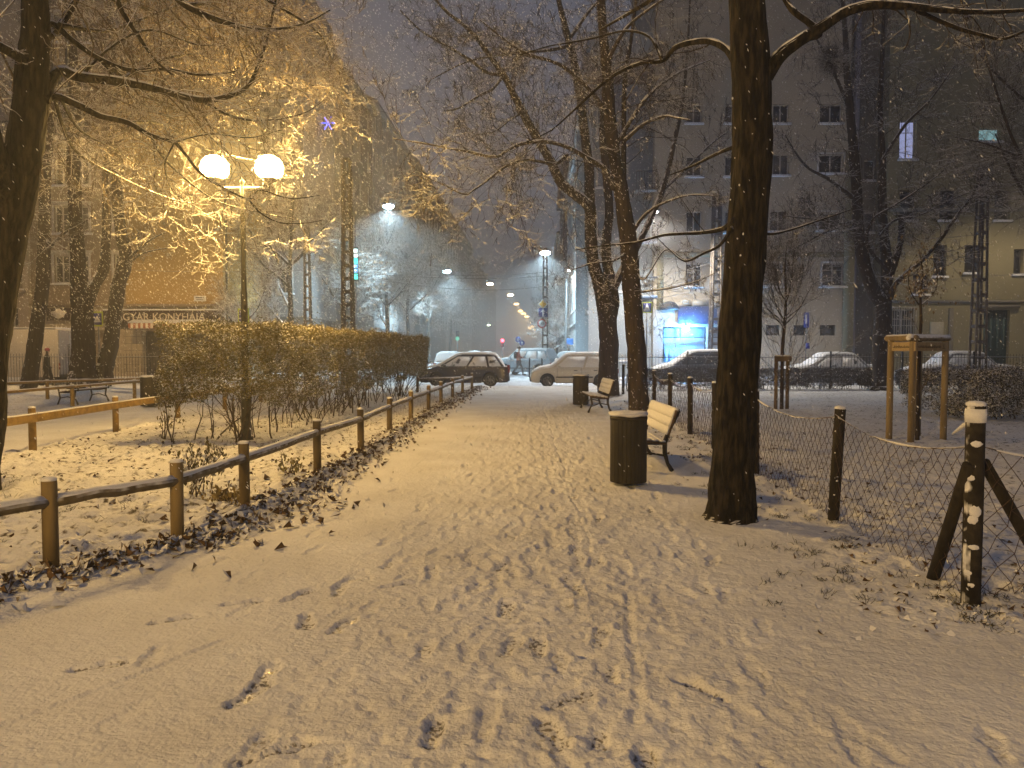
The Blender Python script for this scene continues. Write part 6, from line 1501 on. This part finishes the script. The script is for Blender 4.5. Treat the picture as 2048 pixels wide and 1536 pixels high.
    for s in (-1, 1):
        mb = MB(); mb.box((L / 2 - .12, s * (W_ / 2 - .22), .60), (.16, .36, .14)); mb.build("headlight", M_chr, t, bevel=.03)
        mb = MB(); mb.box((-L / 2 + .035, s * (W_ / 2 - .08), prof.get('tz', .74)), (.12, .16, prof.get('th', .22))); mb.build("tail_light", M_tail, t, bevel=.02)
        mb = MB(); mb.ball((prof['ws0'] - .32, s * (W_ / 2 + .08), bz + .06), .085, 10, 8, (.8, 1.1, .9)); mb.build("mirror", body_m, t, smooth=True)
        for hx in prof.get('handles', [0.05, -.85]): mb = MB(); mb.box((hx, s * (W_ / 2 + .012), bz - .12), (.16, .03, .035)); mb.build("door_handle", M_plast, t, bevel=.008)
    mb = MB()
    for s in (-1, 1):
        for hx in prof.get('seams', [.75, -.2, -1.0]): mb.box((hx, s * (W_ / 2 + .001), (bz + .28) / 2), (.012, .006, bz - .32))
    mb.build("door_seam", M_plast, t)
    if plate: mb = MB(); mb.box((L / 2 + .035, 0, .34), (.012, .5, .11)); mb.box((-L / 2 - .025, 0, .42), (.012, .5, .11)); mb.build("number_plate", S_white, t)
    return t
HB = dict(L=3.95, H=1.50, belt=.88, nose=.72, cowl=.93, ws0=1.02, ws1=.34, rr=-1.55, rg0=-1.86, tail=.86, fx=1.22, rx=-1.22, cuts=[.5], handles=[-.05, -.95], seams=[.78, -.3], wr=.29)
WAG = dict(L=4.35, H=1.50, belt=.92, nose=.74, cowl=.97, ws0=1.20, ws1=.30, rr=-1.62, rg0=-2.05, tail=.95, fx=1.32, rx=-1.30, cuts=[.42, .78], handles=[0, -.95], seams=[.85, -.2, -1.05], wr=.32, th=.34, tz=.82)
SED = dict(L=4.3, H=1.42, belt=.90, nose=.73, cowl=.95, ws0=1.05, ws1=.35, rr=-1.05, rg0=-1.62, tail=.93, fx=1.3, rx=-1.28, cuts=[.5], handles=[-.05, -.9], seams=[.8, -.2, -.95], wr=.30)
SUV = dict(L=4.4, H=1.72, belt=1.08, nose=.95, cowl=1.12, ws0=1.15, ws1=.55, rr=-1.75, rg0=-2.05, tail=1.08, fx=1.35, rx=-1.30, cuts=[.4, .75], handles=[0, -.95], seams=[.85, -.2, -1.05], wr=.35)
def cx_at(px, Y): return (px - 1024) / FPX * Y
YC = 34.7
P_dark = paint("aubergine paint", (.020, .015, .028)); P_cream = paint("cream paint", (.62, .57, .48)); P_silver = paint("silver paint", (.30, .31, .33)); P_blue = paint("pale blue paint", (.30, .36, .42)); P_grey = paint("grey paint", (.10, .10, .11)); P_white = paint("white paint", (.66, .64, .60))
car((cx_at(930, YC), YC + .15, ROADZ + .012), math.pi, dict(WAG, L=4.1, rr=-1.45, rg0=-1.85, fx=1.25, rx=-1.18), "dark aubergine car with snowed-over windows parked left of the gap beyond the path", P_dark)
car((cx_at(1146, YC), YC, ROADZ + .012), math.pi, HB, "cream hatchback caked in snow parked behind the far litter bin, nose to the gap", P_cream)
car((cx_at(1392, YC + .6), YC + .8, ROADZ + .012), math.pi, dict(WAG, H=1.62, belt=1.0), "grey car in front of the blue-lit shop, its clear side window catching the blue light", P_grey, glass=M_cglass2)
car((cx_at(1655, YC + .6), YC + .6, ROADZ + .012), math.pi, dict(SED, L=4.6, H=1.50, fx=1.4, rx=-1.35), "silver saloon with a snowy roof behind the railing, left of the candelabra tree", P_silver)
car((cx_at(1918, YC), YC + .4, ROADZ + .012), math.pi, dict(SED, L=4.9, H=1.55, belt=.95, fx=1.5, rx=-1.4, ws1=.5), "long silver saloon with snow on its windscreen at the right, behind the timber guard", P_silver)
car((cx_at(1055, 51.5), 51.5, ROADZ + .012), R(150), SUV, "pale blue snow-covered off-roader behind the walking person", P_blue)
for i, (px, Y, rz, pr, pt, lb) in enumerate([(900, 50, 88, HB, P_blue, "snow-whitened hatchback peeking over the hedge end, left of the aubergine car"), (925, 62, 88, SED, P_grey, "snow-covered saloon farther up the left side of the avenue"), (950, 78, 88, HB, P_dark, "small snowy car far up the left side of the avenue"),
                                             (975, 92, 88, SED, P_silver, "distant snowy saloon below the red traffic light"), (1150, 57, 60, HB, P_silver, "snowy hatchback standing askew right of the sign mast"), (1180, 66, 92, SED, P_grey, "snow-covered saloon by the blue panel sign")]):
    car((cx_at(px, Y), Y, ROADZ + .012), R(rz), pr, lb, pt)
# box van on the left
vb = thing("delivery_van", "tall white box van with a grey rear door parked behind the left railing", "van", (cx_at(60, 37.2), 37.2, ROADZ + .012), R(186))
mb = MB(); mb.box((.3, 0, 1.55), (4.2, 2.0, 2.35)); mb.build("box_body", mat("van white", (.66, .60, .52), (.58, .53, .46), rough=.4, nscale=1.0), vb, bevel=.06)
mb = MB(); mb.prism([(2.42, .4), (3.6, .4), (3.75, .8), (3.6, 1.25), (3.1, 1.45), (2.7, 2.3), (2.42, 2.35)], -.95, .95, 'y'); mb.build("cab", mat("van white", (0, 0, 0)), vb, bevel=.06)
mb = MB(); mb.box((2.75, -.955, 1.75), (.5, .02, .6)); mb.box((2.75, .955, 1.75), (.5, .02, .6)); mb.build("side_window", M_cglass2, vb)
for s in (-1, 1):
    mb = MB(); mb.box((-1.82, s * .49, 1.55), (.04, .94, 2.2)); d_ = mb.build("rear_door", mat("van door grey", (.30, .29, .30), (.25, .24, .25), rough=.5), vb, bevel=.01)
    mb = MB(); mb.box((-1.85, s * .08, 1.4), (.03, .03, 1.2)); mb.build("door_handle", M_plast, d_)
    mb = MB(); mb.box((-1.83, s * .93, .9), (.05, .1, .3)); mb.build("tail_light", M_tail, vb)
    for cx in (3.0, -1.0): mb = MB(); mb.lathe((cx, s * .86, .36), [(.2, -.1), (.34, -.11), (.36, -.06), (.36, .06), (.34, .11), (.2, .1)], 20, 'y'); w_ = mb.build("wheel", M_rubber, vb); mb = MB(); mb.lathe((cx, s * .94, .36), [(.2, -.01), (.19, .02), (.05, .03)], 16, 'y'); mb.build("rim", M_rim, w_)
mb = MB(); slab(mb, (.3, 0, 2.76), (1.95, 4.15, .07)); o = mb.build("snow_cover", M_snow, vb, smooth=True); o.rotation_euler = (0, 0, math.pi / 2); o.location = (.3, -.3, 0)
mb = MB(); mb.box((-1.8, 0, .42), (.2, 1.9, .16)); mb.build("bumper", M_plast, vb, bevel=.02)
# bollards and bicycle racks near the gap
for px, Y, lb in [(1059, 44, "slim dark bollard right behind the walking person"), (1084, 44.5, "slim dark bollard under the sign mast"), (1113, 45, "pale short bollard left of the cream hatchback")]:
    x = cx_at(px, Y); pale = px == 1113; mb = MB(); mb.lathe((0, 0, 0), [(.05 if not pale else .12, 0), (.045 if not pale else .11, 1.05), (.05, 1.1), (.01, 1.13)], 12); tag(mb.build("bollard", S_white if pale else M_iron, at=(x, Y, 0.0), smooth=True), lb, "bollard")
# bicycles leaning by the tree
def bicycle(loc, rz, label):
    t = thing("bicycle", label, "bicycle", tuple(loc), rz, "bicycles parked by the forked tree")
    for cx in (-.52, .52):
        a = np.linspace(0, 2 * math.pi, 25); mb = MB(); mb.tube([(cx + .33 * math.cos(q), 0, .35 + .33 * math.sin(q)) for q in a], .018, 6, cap=False)
        for q in range(10): mb.tube([(cx, 0, .35), (cx + .33 * math.cos(q * .628), 0, .35 + .33 * math.sin(q * .628))], .003, 3)
        mb.build("wheel", M_rubber, t)
    mb = MB()
    for a, b in [((-.52, .35), (-.1, .33)), ((-.52, .35), (-.2, .8)), ((-.1, .33), (-.22, .88)), ((-.1, .33), (.34, .78)), ((-.2, .8), (.34, .84)), ((.52, .35), (.33, .95))]: mb.tube([(a[0], 0, a[1]), (b[0], 0, b[1])], .016, 6)
    mb.build("frame", M_iron, t)
    mb = MB(); mb.tube([(.28, -.28, 1.0), (.34, 0, .97), (.28, .28, 1.0)], .013, 6); mb.build("handlebar", M_steel, t)
    mb = MB(); mb.ball((-.24, 0, .92), .1, 8, 6, (1.3, .7, .4)); mb.build("saddle", M_plast, t, smooth=True)
    mb = MB(); mb.ball((-.24, 0, .96), .09, 8, 6, (1.2, .7, .35)); mb.build("snow_cap", M_snow, t, smooth=True)
bicycle((4.55, 29.2, 0), R(75), "dark snow-dusted bicycle nearest the forked tree on its right"); bicycle((5.1, 29.8, 0), R(80), "second dark bicycle, farther right toward the mossy trunk")

# ------------------------------------------------------------------ people
M_skin = mat("skin", (.50, .34, .26), (.45, .30, .23), rough=.6)
def skinned(name, verts, edges, radii, m, parent, sub=2):
    me = bpy.data.meshes.new(name); me.from_pydata([tuple(v) for v in verts], edges, []); me.update()
    o = bpy.data.objects.new(name, me); COL.objects.link(o); o.parent = parent; me.materials.append(m)
    o.modifiers.new("skin", 'SKIN'); sk = me.skin_vertices[0].data
    for i, r in enumerate(radii): sk[i].radius = (r if not isinstance(r, tuple) else r[0], r if not isinstance(r, tuple) else r[1])
    sk[0].use_root = True
    s = o.modifiers.new("sub", 'SUBSURF'); s.levels = sub; s.render_levels = sub
    for p in me.polygons: p.use_smooth = True
    return o
def person(loc, rz, label, jacket, trousers, hat, s=1.0, backpack=None, stride=.28, hand_fwd=True, hatlab=None):
    """faces +x in its own frame, walking"""
    t = thing("person", label, "person", tuple(loc), rz)
    # body: pelvis root, legs mid-stride, torso, neck, head, arms
    V = [(0, 0, .95), (0, 0, 1.15), (0, 0, 1.38), (.01, 0, 1.50), (.03, 0, 1.60), (.04, 0, 1.70), (.035, 0, 1.78)]
    Rr = [(.13, .15), (.12, .15), (.11, .17), (.055, .06), (.075, .07), (.095, .08), (.06, .055)]; E = [(0, 1), (1, 2), (2, 3), (3, 4), (4, 5), (5, 6)]
    def add(p, r, frm): V.append(p); Rr.append(r); E.append((frm, len(V) - 1)); return len(V) - 1
    for sg, st in ((1, stride), (-1, -stride)):
        a = add((.02, sg * .09, .88), .085, 0); a = add((st * .5 + .05, sg * .10, .50), .06, a); a = add((st - (.08 if st < 0 else 0), sg * .10, .10 + (.06 if st < 0 else 0)), .042, a); add((st + .15 - (.05 if st < 0 else 0), sg * .10, .04 + (.01 if st < 0 else 0)), .035, a)
    hands = []
    for sg, fw in ((-1, .34 if hand_fwd else .1), (1, -.12)):
        a = add((0, sg * .19, 1.42), .06, 2); a = add((fw * .25, sg * .24, 1.17), .046, a); a = add((fw * .9, sg * .22, 1.02 + (.08 if fw > .2 else -.08)), .032, a); hands.append((a, (fw * .9, sg * .22, 1.02 + (.08 if fw > .2 else -.08)), fw))
    for hidx, hp, fw in hands:   # palm, four fingers and a thumb
        d = np.array([.8, 0, -.2]) if fw > .2 else np.array([.15, 0, -1.0]); d /= np.linalg.norm(d); sd = np.array([0, 1, 0]); up = np.cross(d, sd)
        pm = add(tuple(np.array(hp) + d * .06), (.028, .02), hidx)
        for k, (o_, l_) in enumerate([(-.03, .065), (-.01, .08), (.01, .075), (.03, .055)]):
            q = add(tuple(np.array(hp) + d * .10 + sd * o_), .010, pm); add(tuple(np.array(hp) + d * (.10 + l_ * .8) + sd * o_ - up * .02), .008, q)
        q = add(tuple(np.array(hp) + d * .06 + sd * .04), .011, pm); add(tuple(np.array(hp) + d * .10 + sd * .058), .009, q)
    skinned("body", V, E, Rr, M_skin, t)
    # face
    mb = MB(); mb.ball((.135, 0, 1.665), .018, 8, 6, (1.2, .7, 1.1)); mb.build("nose", M_skin, t, smooth=True)
    for sg in (-1, 1): mb = MB(); mb.ball((.12, sg * .032, 1.695), .012, 8, 6); mb.build("eye", S_black, t); mb = MB(); mb.ball((.035, sg * .083, 1.675), .024, 8, 6, (.7, .35, 1.1)); mb.build("ear", M_skin, t, smooth=True)
    mb = MB(); mb.box((.127, 0, 1.625), (.01, .045, .008)); mb.build("mouth", mat("lips", (.3, .1, .09)), t)
    # clothing
    JV = [(0, 0, .98), (0, 0, .84), (0, 0, 1.18), (0, 0, 1.40), (.01, 0, 1.50)]; JR = [(.155, .17), (.16, .18), (.145, .175), (.125, .185), (.08, .085)]; JE = [(0, 1), (0, 2), (2, 3), (3, 4)]
    for sg, fw in ((-1, .34 if hand_fwd else .1), (1, -.12)):
        z = 1.02 + (.08 if fw > .2 else -.08); n0 = len(JV); JV += [(0, sg * .20, 1.41), (fw * .25, sg * .245, 1.17), (fw * .86, sg * .222, z)]; JR += [.078, .066, .052]; JE += [(3, n0), (n0, n0 + 1), (n0 + 1, n0 + 2)]
    skinned("jacket", JV, JE, JR, jacket, t)
    TV = [(0, 0, .93)]; TR = [(.14, .16)]; TE = []
    for sg, st in ((1, stride), (-1, -stride)):
        n0 = len(TV); TV += [(.02, sg * .09, .84), (st * .5 + .05, sg * .10, .50), (st - (.08 if st < 0 else 0), sg * .10, .14 + (.06 if st < 0 else 0))]; TR += [.10, .078, .066]; TE += [(0, n0), (n0, n0 + 1), (n0 + 1, n0 + 2)]
    skinned("trousers", TV, TE, TR, trousers, t)
    for sg, st in ((1, stride), (-1, -stride)):
        bz = .05 + (.06 if st < 0 else 0); x = st - (.08 if st < 0 else 0); mb = MB(); mb.ball((x + .07, sg * .10, bz + .005), .06, 12, 8, (2.3, .8, .85)); mb.tube([(x, sg * .10, bz + .02), (x, sg * .10, bz + .10)], .058, 10); mb.build("shoe", S_black, t, smooth=True)
    mb = MB(); mb.ball((.03, 0, 1.745), .112, 16, 10, (1.02, .92, .78)); mb.build("hat", hat, t, smooth=True)
    t.scale = (s, s, s)
    return t
gp = G(1037, 751, ROADZ); PX, PY = gp[0], gp[1]
person((PX, PY, ROADZ + .005), R(-8), "person in a brown-red jacket, grey trousers and dark hat crossing the snowy street in profile", mat("russet jacket", (.22, .06, .042), (.15, .04, .03), rough=.9, nscale=15), mat("grey trousers", (.10, .10, .105), (.07, .07, .075), rough=.9), S_black, 1.06, hand_fwd=True)
t = thing("backpack", "dark backpack on the back of the walking person in the russet jacket", "backpack", (PX - .22, PY + .03, ROADZ)); mb = MB(); mb.ball((0, 0, 1.36), .17, 14, 10, (.62, .95, 1.5)); mb.build("pack", S_black, t, smooth=True); mb = MB(); mb.box((.12, -.10, 1.45), (.18, .03, .28)); mb.box((.12, .10, 1.45), (.18, .03, .28)); mb.build("strap", S_black, t)
x = cx_at(94, 34.6); person((x, 34.6, ROADZ + .005), R(15), "person in black coat with a pink hat behind the left railing beside the white van", mat("black coat", (.02, .02, .022), (.015, .015, .016), rough=.9), S_black, mat("pink hat", (.40, .07, .12), (.3, .05, .09), rough=.9), .98, hand_fwd=False, stride=.2)

# ------------------------------------------------------------------ timber tree guard
c0 = G(1825, 888); Yg0 = c0[1]; gd = thing("tree_guard", "timber tree guard of tall round posts joined by snow-capped logs and lettered boards", "tree guard", (c0[0], c0[1], 0))
gpst = [(1781, 13.4), (1825, 12.8), (1890, 13.3), (1838, 13.9)]; pts = []
for px, Y in gpst:
    x = (px - 1024) / FPX * Y; mb = MB(); post_round(mb, (x, Y, 0), .055, 1.76, (0, 0)); mb.build("post", M_guard, gd, world=True); pts.append(np.array([x, Y, 1.76]))
for a, b, in ((0, 1), (1, 2)):
    A_, B_ = pts[a], pts[b]; d = (B_ - A_) / np.linalg.norm(B_ - A_); A2, B2 = A_ - d * .14 + [0, 0, .045], B_ + d * .10 + [0, 0, .045]
    mb = MB(); mb.tube([A2, A2 + d * .05, (A2 + B2) / 2, B2 - d * .05, B2], [.045, .056, .057, .056, .045], 14); o = mb.build("log_rail", M_woodgrey if a else M_guard, gd, world=True, smooth=True)
    sn = MB(); snowy_rail_top(sn, A2 + d * .03, B2 - d * .03, .056); q = sn.build("snow_cap", M_snow, None, smooth=True); q.parent = o; q.location = -Vector(ROOT[gd.name])
    C_ = (A_ + B_) / 2 + [0, -.062, -.10]; ang = math.atan2(d[1], d[0]); L = np.linalg.norm(B_ - A_) + (.04 if a == 0 else .0)
    mb = MB(); mb.box(C_, (L, .024, .155), ('Z', ang)); o = mb.build("board", mat("pale board", (.50, .38, .20), (.42, .31, .16), rough=.7, nscale=12) if a == 0 else M_guard, gd, world=True, bevel=.003)
    mb = MB(); rm = np.array(Matrix.Rotation(ang, 3, 'Z')); g = np.random.default_rng(2 + a); x = -L * .42   # burnt-in lettering too small to read, and a little mark
    while x < L * .26:
        w_ = g.uniform(.012, .022); h_ = g.choice([.03, .03, .045]); mb.box(C_ + rm @ np.array([x, -.0135, -.01 + (h_ - .03) / 2]), (w_ * .55, .003, h_), ('Z', ang)); mb.box(C_ + rm @ np.array([x + w_ * .4, -.0135, -.02 + .03 * (g.random() < .5)]), (w_ * .7, .003, .008), ('Z', ang)); x += w_ + .008
    mb.box(C_ + rm @ np.array([L * .36, -.0135, -.03]), (.075, .003, .014), ('Z', ang)); mb.box(C_ + rm @ np.array([L * .36, -.0135, .01]), (.016, .003, .055), ('Z', ang)); mb.build("lettering", mat("burnt mark", (.06, .04, .02), (.05, .03, .015)), gd, world=True)

# ------------------------------------------------------------------ leaf litter
M_leaf = mat("dead leaf", (.15, .09, .042), (.055, .032, .018), rough=.7, nscale=25, snow=(.12, .3))
def litter(name, p, s, g, m, tilt=.6):
    """curled dead leaves: 8-point outline, folded along the midrib"""
    N = len(p); az = g.random(N) * 6.283; out = np.array([(0, 0), (.28, -.10), (.5, -.38), (.62, -.16), (1.0, 0), (.62, .16), (.5, .38), (.28, .10)]) - [.5, 0]
    sx = s[:, None]; u = out[None, :, 0] * sx; v = out[None, :, 1] * sx * g.uniform(.7, 1.2, N)[:, None]
    fold = g.uniform(.2, 1.3, N)[:, None]; curl = g.uniform(-.2, .9, N)[:, None]
    z = np.abs(v) * fold + curl * u ** 2 / sx; tx = g.normal(0, tilt, N)[:, None]; ty = g.normal(0, tilt * .7, N)[:, None]
    u2 = u * np.cos(tx) - z * np.sin(tx); z = u * np.sin(tx) + z * np.cos(tx); v2 = v * np.cos(ty) - z * np.sin(ty); z = v * np.sin(ty) + z * np.cos(ty)
    x = u2 * np.cos(az)[:, None] - v2 * np.sin(az)[:, None]; y = u2 * np.sin(az)[:, None] + v2 * np.cos(az)[:, None]
    z = z - z.min(1)[:, None] * .55
    V = p[:, None, :] + np.stack([x, y, z], -1); mb = MB(); i = np.arange(N)[:, None] * 8
    mb.add(V.reshape(-1, 3), np.concatenate([i + [0, 1, 2, 4], i + [2, 3, 4, 4][:3] if False else i + [0, 4, 6, 7], ], 0)); mb.f.append((i + [2, 3, 4])); mb.f.append((i + [4, 5, 6]))
    return mb.build(name, m)
def scatter(xf, yf, N, g): x = xf; y = yf; return np.stack([x, y, hgt(x, y)], 1)
g = np.random.default_rng(77); N = 3900
y = 3.6 + (32 - 3.6) * g.random(N) ** 1.7; dens = fbm(y / .7, y * 0, 3, 3); wid = .10 + .16 * dens + .10 * np.exp(-((y - 7.9) / 1.5) ** 2)
x = XL(y) + .15 + .05 + g.normal(0, 1, N) * wid + .12 * np.exp(-((y - 7.9) / 1.5) ** 2)
struct(litter("leaf_drift", scatter(x, y, N, g) + [0, 0, .004], g.uniform(.05, .115, N), g, M_leaf, .7), 'stuff')
N = 3800; y = 4.0 + 14 * g.random(N) ** 1.5; x = XL(y) - .15 - (XL(y) + 7.6) * g.random(N)
keep = fbm(x / .5, y / .5, 3, 55) > .47; x, y = x[keep], y[keep]
struct(litter("bed_leaves", scatter(x, y, N, g) - [0, 0, .008], g.uniform(.035, .09, len(x)), g, M_leaf, .45), 'stuff')
N = 2200; y = 4.0 + 20 * g.random(N) ** 1.6; x = XR(y) - .1 + np.abs(g.normal(0, .8, N)) * np.where(g.random(N) < .35, -.5, .8); 
keep = fbm(x / .4, y / .4, 3, 56) > .46; x, y = x[keep], y[keep]
struct(litter("lawn_leaves", scatter(x, y, N, g) - [0, 0, .006], g.uniform(.03, .075, len(x)), g, mat("dead leaf", (0, 0, 0)), .5), 'stuff')
M_grass = mat("winter grass", (.075, .072, .03), (.04, .04, .018), rough=.8, nscale=8, snow=(.5, .3))
def grass(name, x, y, per, h, g):
    n = len(x); bx = np.repeat(x, per) + g.normal(0, .035, n * per); by = np.repeat(y, per) + g.normal(0, .03, n * per)
    p0 = np.stack([bx, by, hgt(bx, by) - .01], 1); d = unit(g.normal(size=(n * per, 3)) * [.7, .7, .2] + [0, 0, .8]); L = g.uniform(.4, 1, n * per)[:, None] * h; p1 = p0 + d * L; p2 = p1 + unit(d + g.normal(size=d.shape) * .4 - [0, 0, .5]) * L * .7
    mb = MB(); segs(mb, p0, p1, .0022, .0018, 3); segs(mb, p1, p2, .0018, .0006, 3); return struct(mb.build(name, M_grass), 'stuff')
N = 260; y = 4.2 + 14 * g.random(N) ** 1.3; x = XR(y) - .35 + g.normal(0, .42, N); k = (fbm(x / .5, y / .5, 2, 5) > .42); grass("verge_grass", x[k], y[k], 14, .05, g)
N = 500; y = 4.6 + 24 * g.random(N) ** 1.5; x = XR(y) + .1 + 7 * g.random(N); k = (fbm(x / .8, y / .8, 2, 6) > .5); grass("lawn_grass", x[k], y[k], 10, .045, g)
N = 420; y = 4.6 + 12 * g.random(N) ** 1.3; x = XL(y) - .1 - 4.5 * g.random(N); k = (fbm(x / .6, y / .6, 2, 7) > .5); grass("bed_grass", x[k], y[k], 10, .06, g)
# single leaves lying on the path
for px, py, s, lb in [(115, 1212, .12, "two-lobed dead leaf lying on the snow below the first fence post"), (452, 1158, .10, "curled dead leaf standing on the snow, nearest the middle of the path's left side"), (388, 1140, .085, "dead leaf on the snow below the second fence post"), (672, 1034, .11, "boat-shaped curled leaf on the path near the fifth fence post"),
                      (512, 1095, .10, "upright dead leaf at the edge of the leaf drift by the third fence post"), (562, 1100, .13, "broad dead leaf at the edge of the drift, right of the upright one"), (664, 1070, .07, "small dead leaf on the snow just under the boat-shaped one"), (1230, 825, .12, "small dark leaf on the path left of the near litter bin")]:
    q = G(px, py); g_ = np.random.default_rng(px); o = litter("fallen_leaf", np.array([[0, 0, .0]]), np.array([s]), g_, M_leaf, .9); o.location = (q[0], q[1], float(hgt(q[0], q[1])) + .004); tag(o, lb, "leaf")

# ------------------------------------------------------------------ falling snow
g = np.random.default_rng(5)
M_flake = bpy.data.materials.new("snowflake"); M_flake.use_nodes = True; n_ = M_flake.node_tree; b_ = n_.nodes["Principled BSDF"]; b_.inputs["Base Color"].default_value = (.9, .9, .92, 1); b_.inputs["Roughness"].default_value = .8
tr_ = n_.nodes.new("ShaderNodeBsdfTranslucent"); tr_.inputs[0].default_value = (.9, .9, .92, 1); mx_ = n_.nodes.new("ShaderNodeMixShader"); mx_.inputs[0].default_value = .5
n_.links.new(b_.outputs[0], mx_.inputs[1]); n_.links.new(tr_.outputs[0], mx_.inputs[2]); n_.links.new(mx_.outputs[0], n_.nodes["Material Output"].inputs[0])
def flakes(N, x0, x1, y0, y1, z0, z1, s0, s1):
    c = np.stack([g.uniform(x0, x1, N), g.uniform(y0, y1, N), g.uniform(z0, z1, N)], 1); wind = unit(np.array([.55, .1, -.83]) + g.normal(size=(N, 3)) * .13); a = unit(np.cross(wind, g.normal(size=(N, 3)))); b = np.cross(wind, a)
    s = g.uniform(s0, s1, N)[:, None]; l = s * g.uniform(1.6, 3.8, N)[:, None]
    v = np.stack([c - wind * l, c + a * s, c + b * s, c - a * s, c - b * s, c + wind * l], 1).reshape(-1, 3); i = np.arange(N)[:, None] * 6
    f = np.concatenate([i + q for q in ([0, 1, 2], [0, 2, 3], [0, 3, 4], [0, 4, 1], [5, 2, 1], [5, 3, 2], [5, 4, 3], [5, 1, 4])], 0); return v, f
mb = MB()
mb.add(*flakes(28000, -16, 12, 6, 22, .2, 12, .003, .0065)); mb.add(*flakes(28000, -30, 18, 22, 70, .2, 17, .007, .013)); mb.add(*flakes(2200, -6, 6, 2.5, 6, .2, 5, .002, .0035)); mb.add(*flakes(26000, -12, 2, 9.5, 20, 2.0, 9.0, .0035, .0075))
struct(mb.build("falling_snow", M_flake), 'stuff')

# ------------------------------------------------------------------ haze
hz = MB(); hz.box2((-130, -30, -1.4), (130, 420, 36)); ho_ = struct(hz.build("haze"), 'stuff')
mh = bpy.data.materials.new("haze air"); mh.use_nodes = True; n = mh.node_tree; n.nodes.clear(); o_ = n.nodes.new("ShaderNodeOutputMaterial"); v = n.nodes.new("ShaderNodeVolumePrincipled")
v.inputs["Color"].default_value = (.92, .93, .95, 1); v.inputs["Density"].default_value = HAZE = 0.0056; v.inputs["Anisotropy"].default_value = 0.6
n.links.new(v.outputs[0], o_.inputs["Volume"]); ho_.data.materials.append(mh); ho_.display_type = 'WIRE'
for o in bpy.data.objects:   # nothing of the builder's bookkeeping is left scaled or hidden
    pass
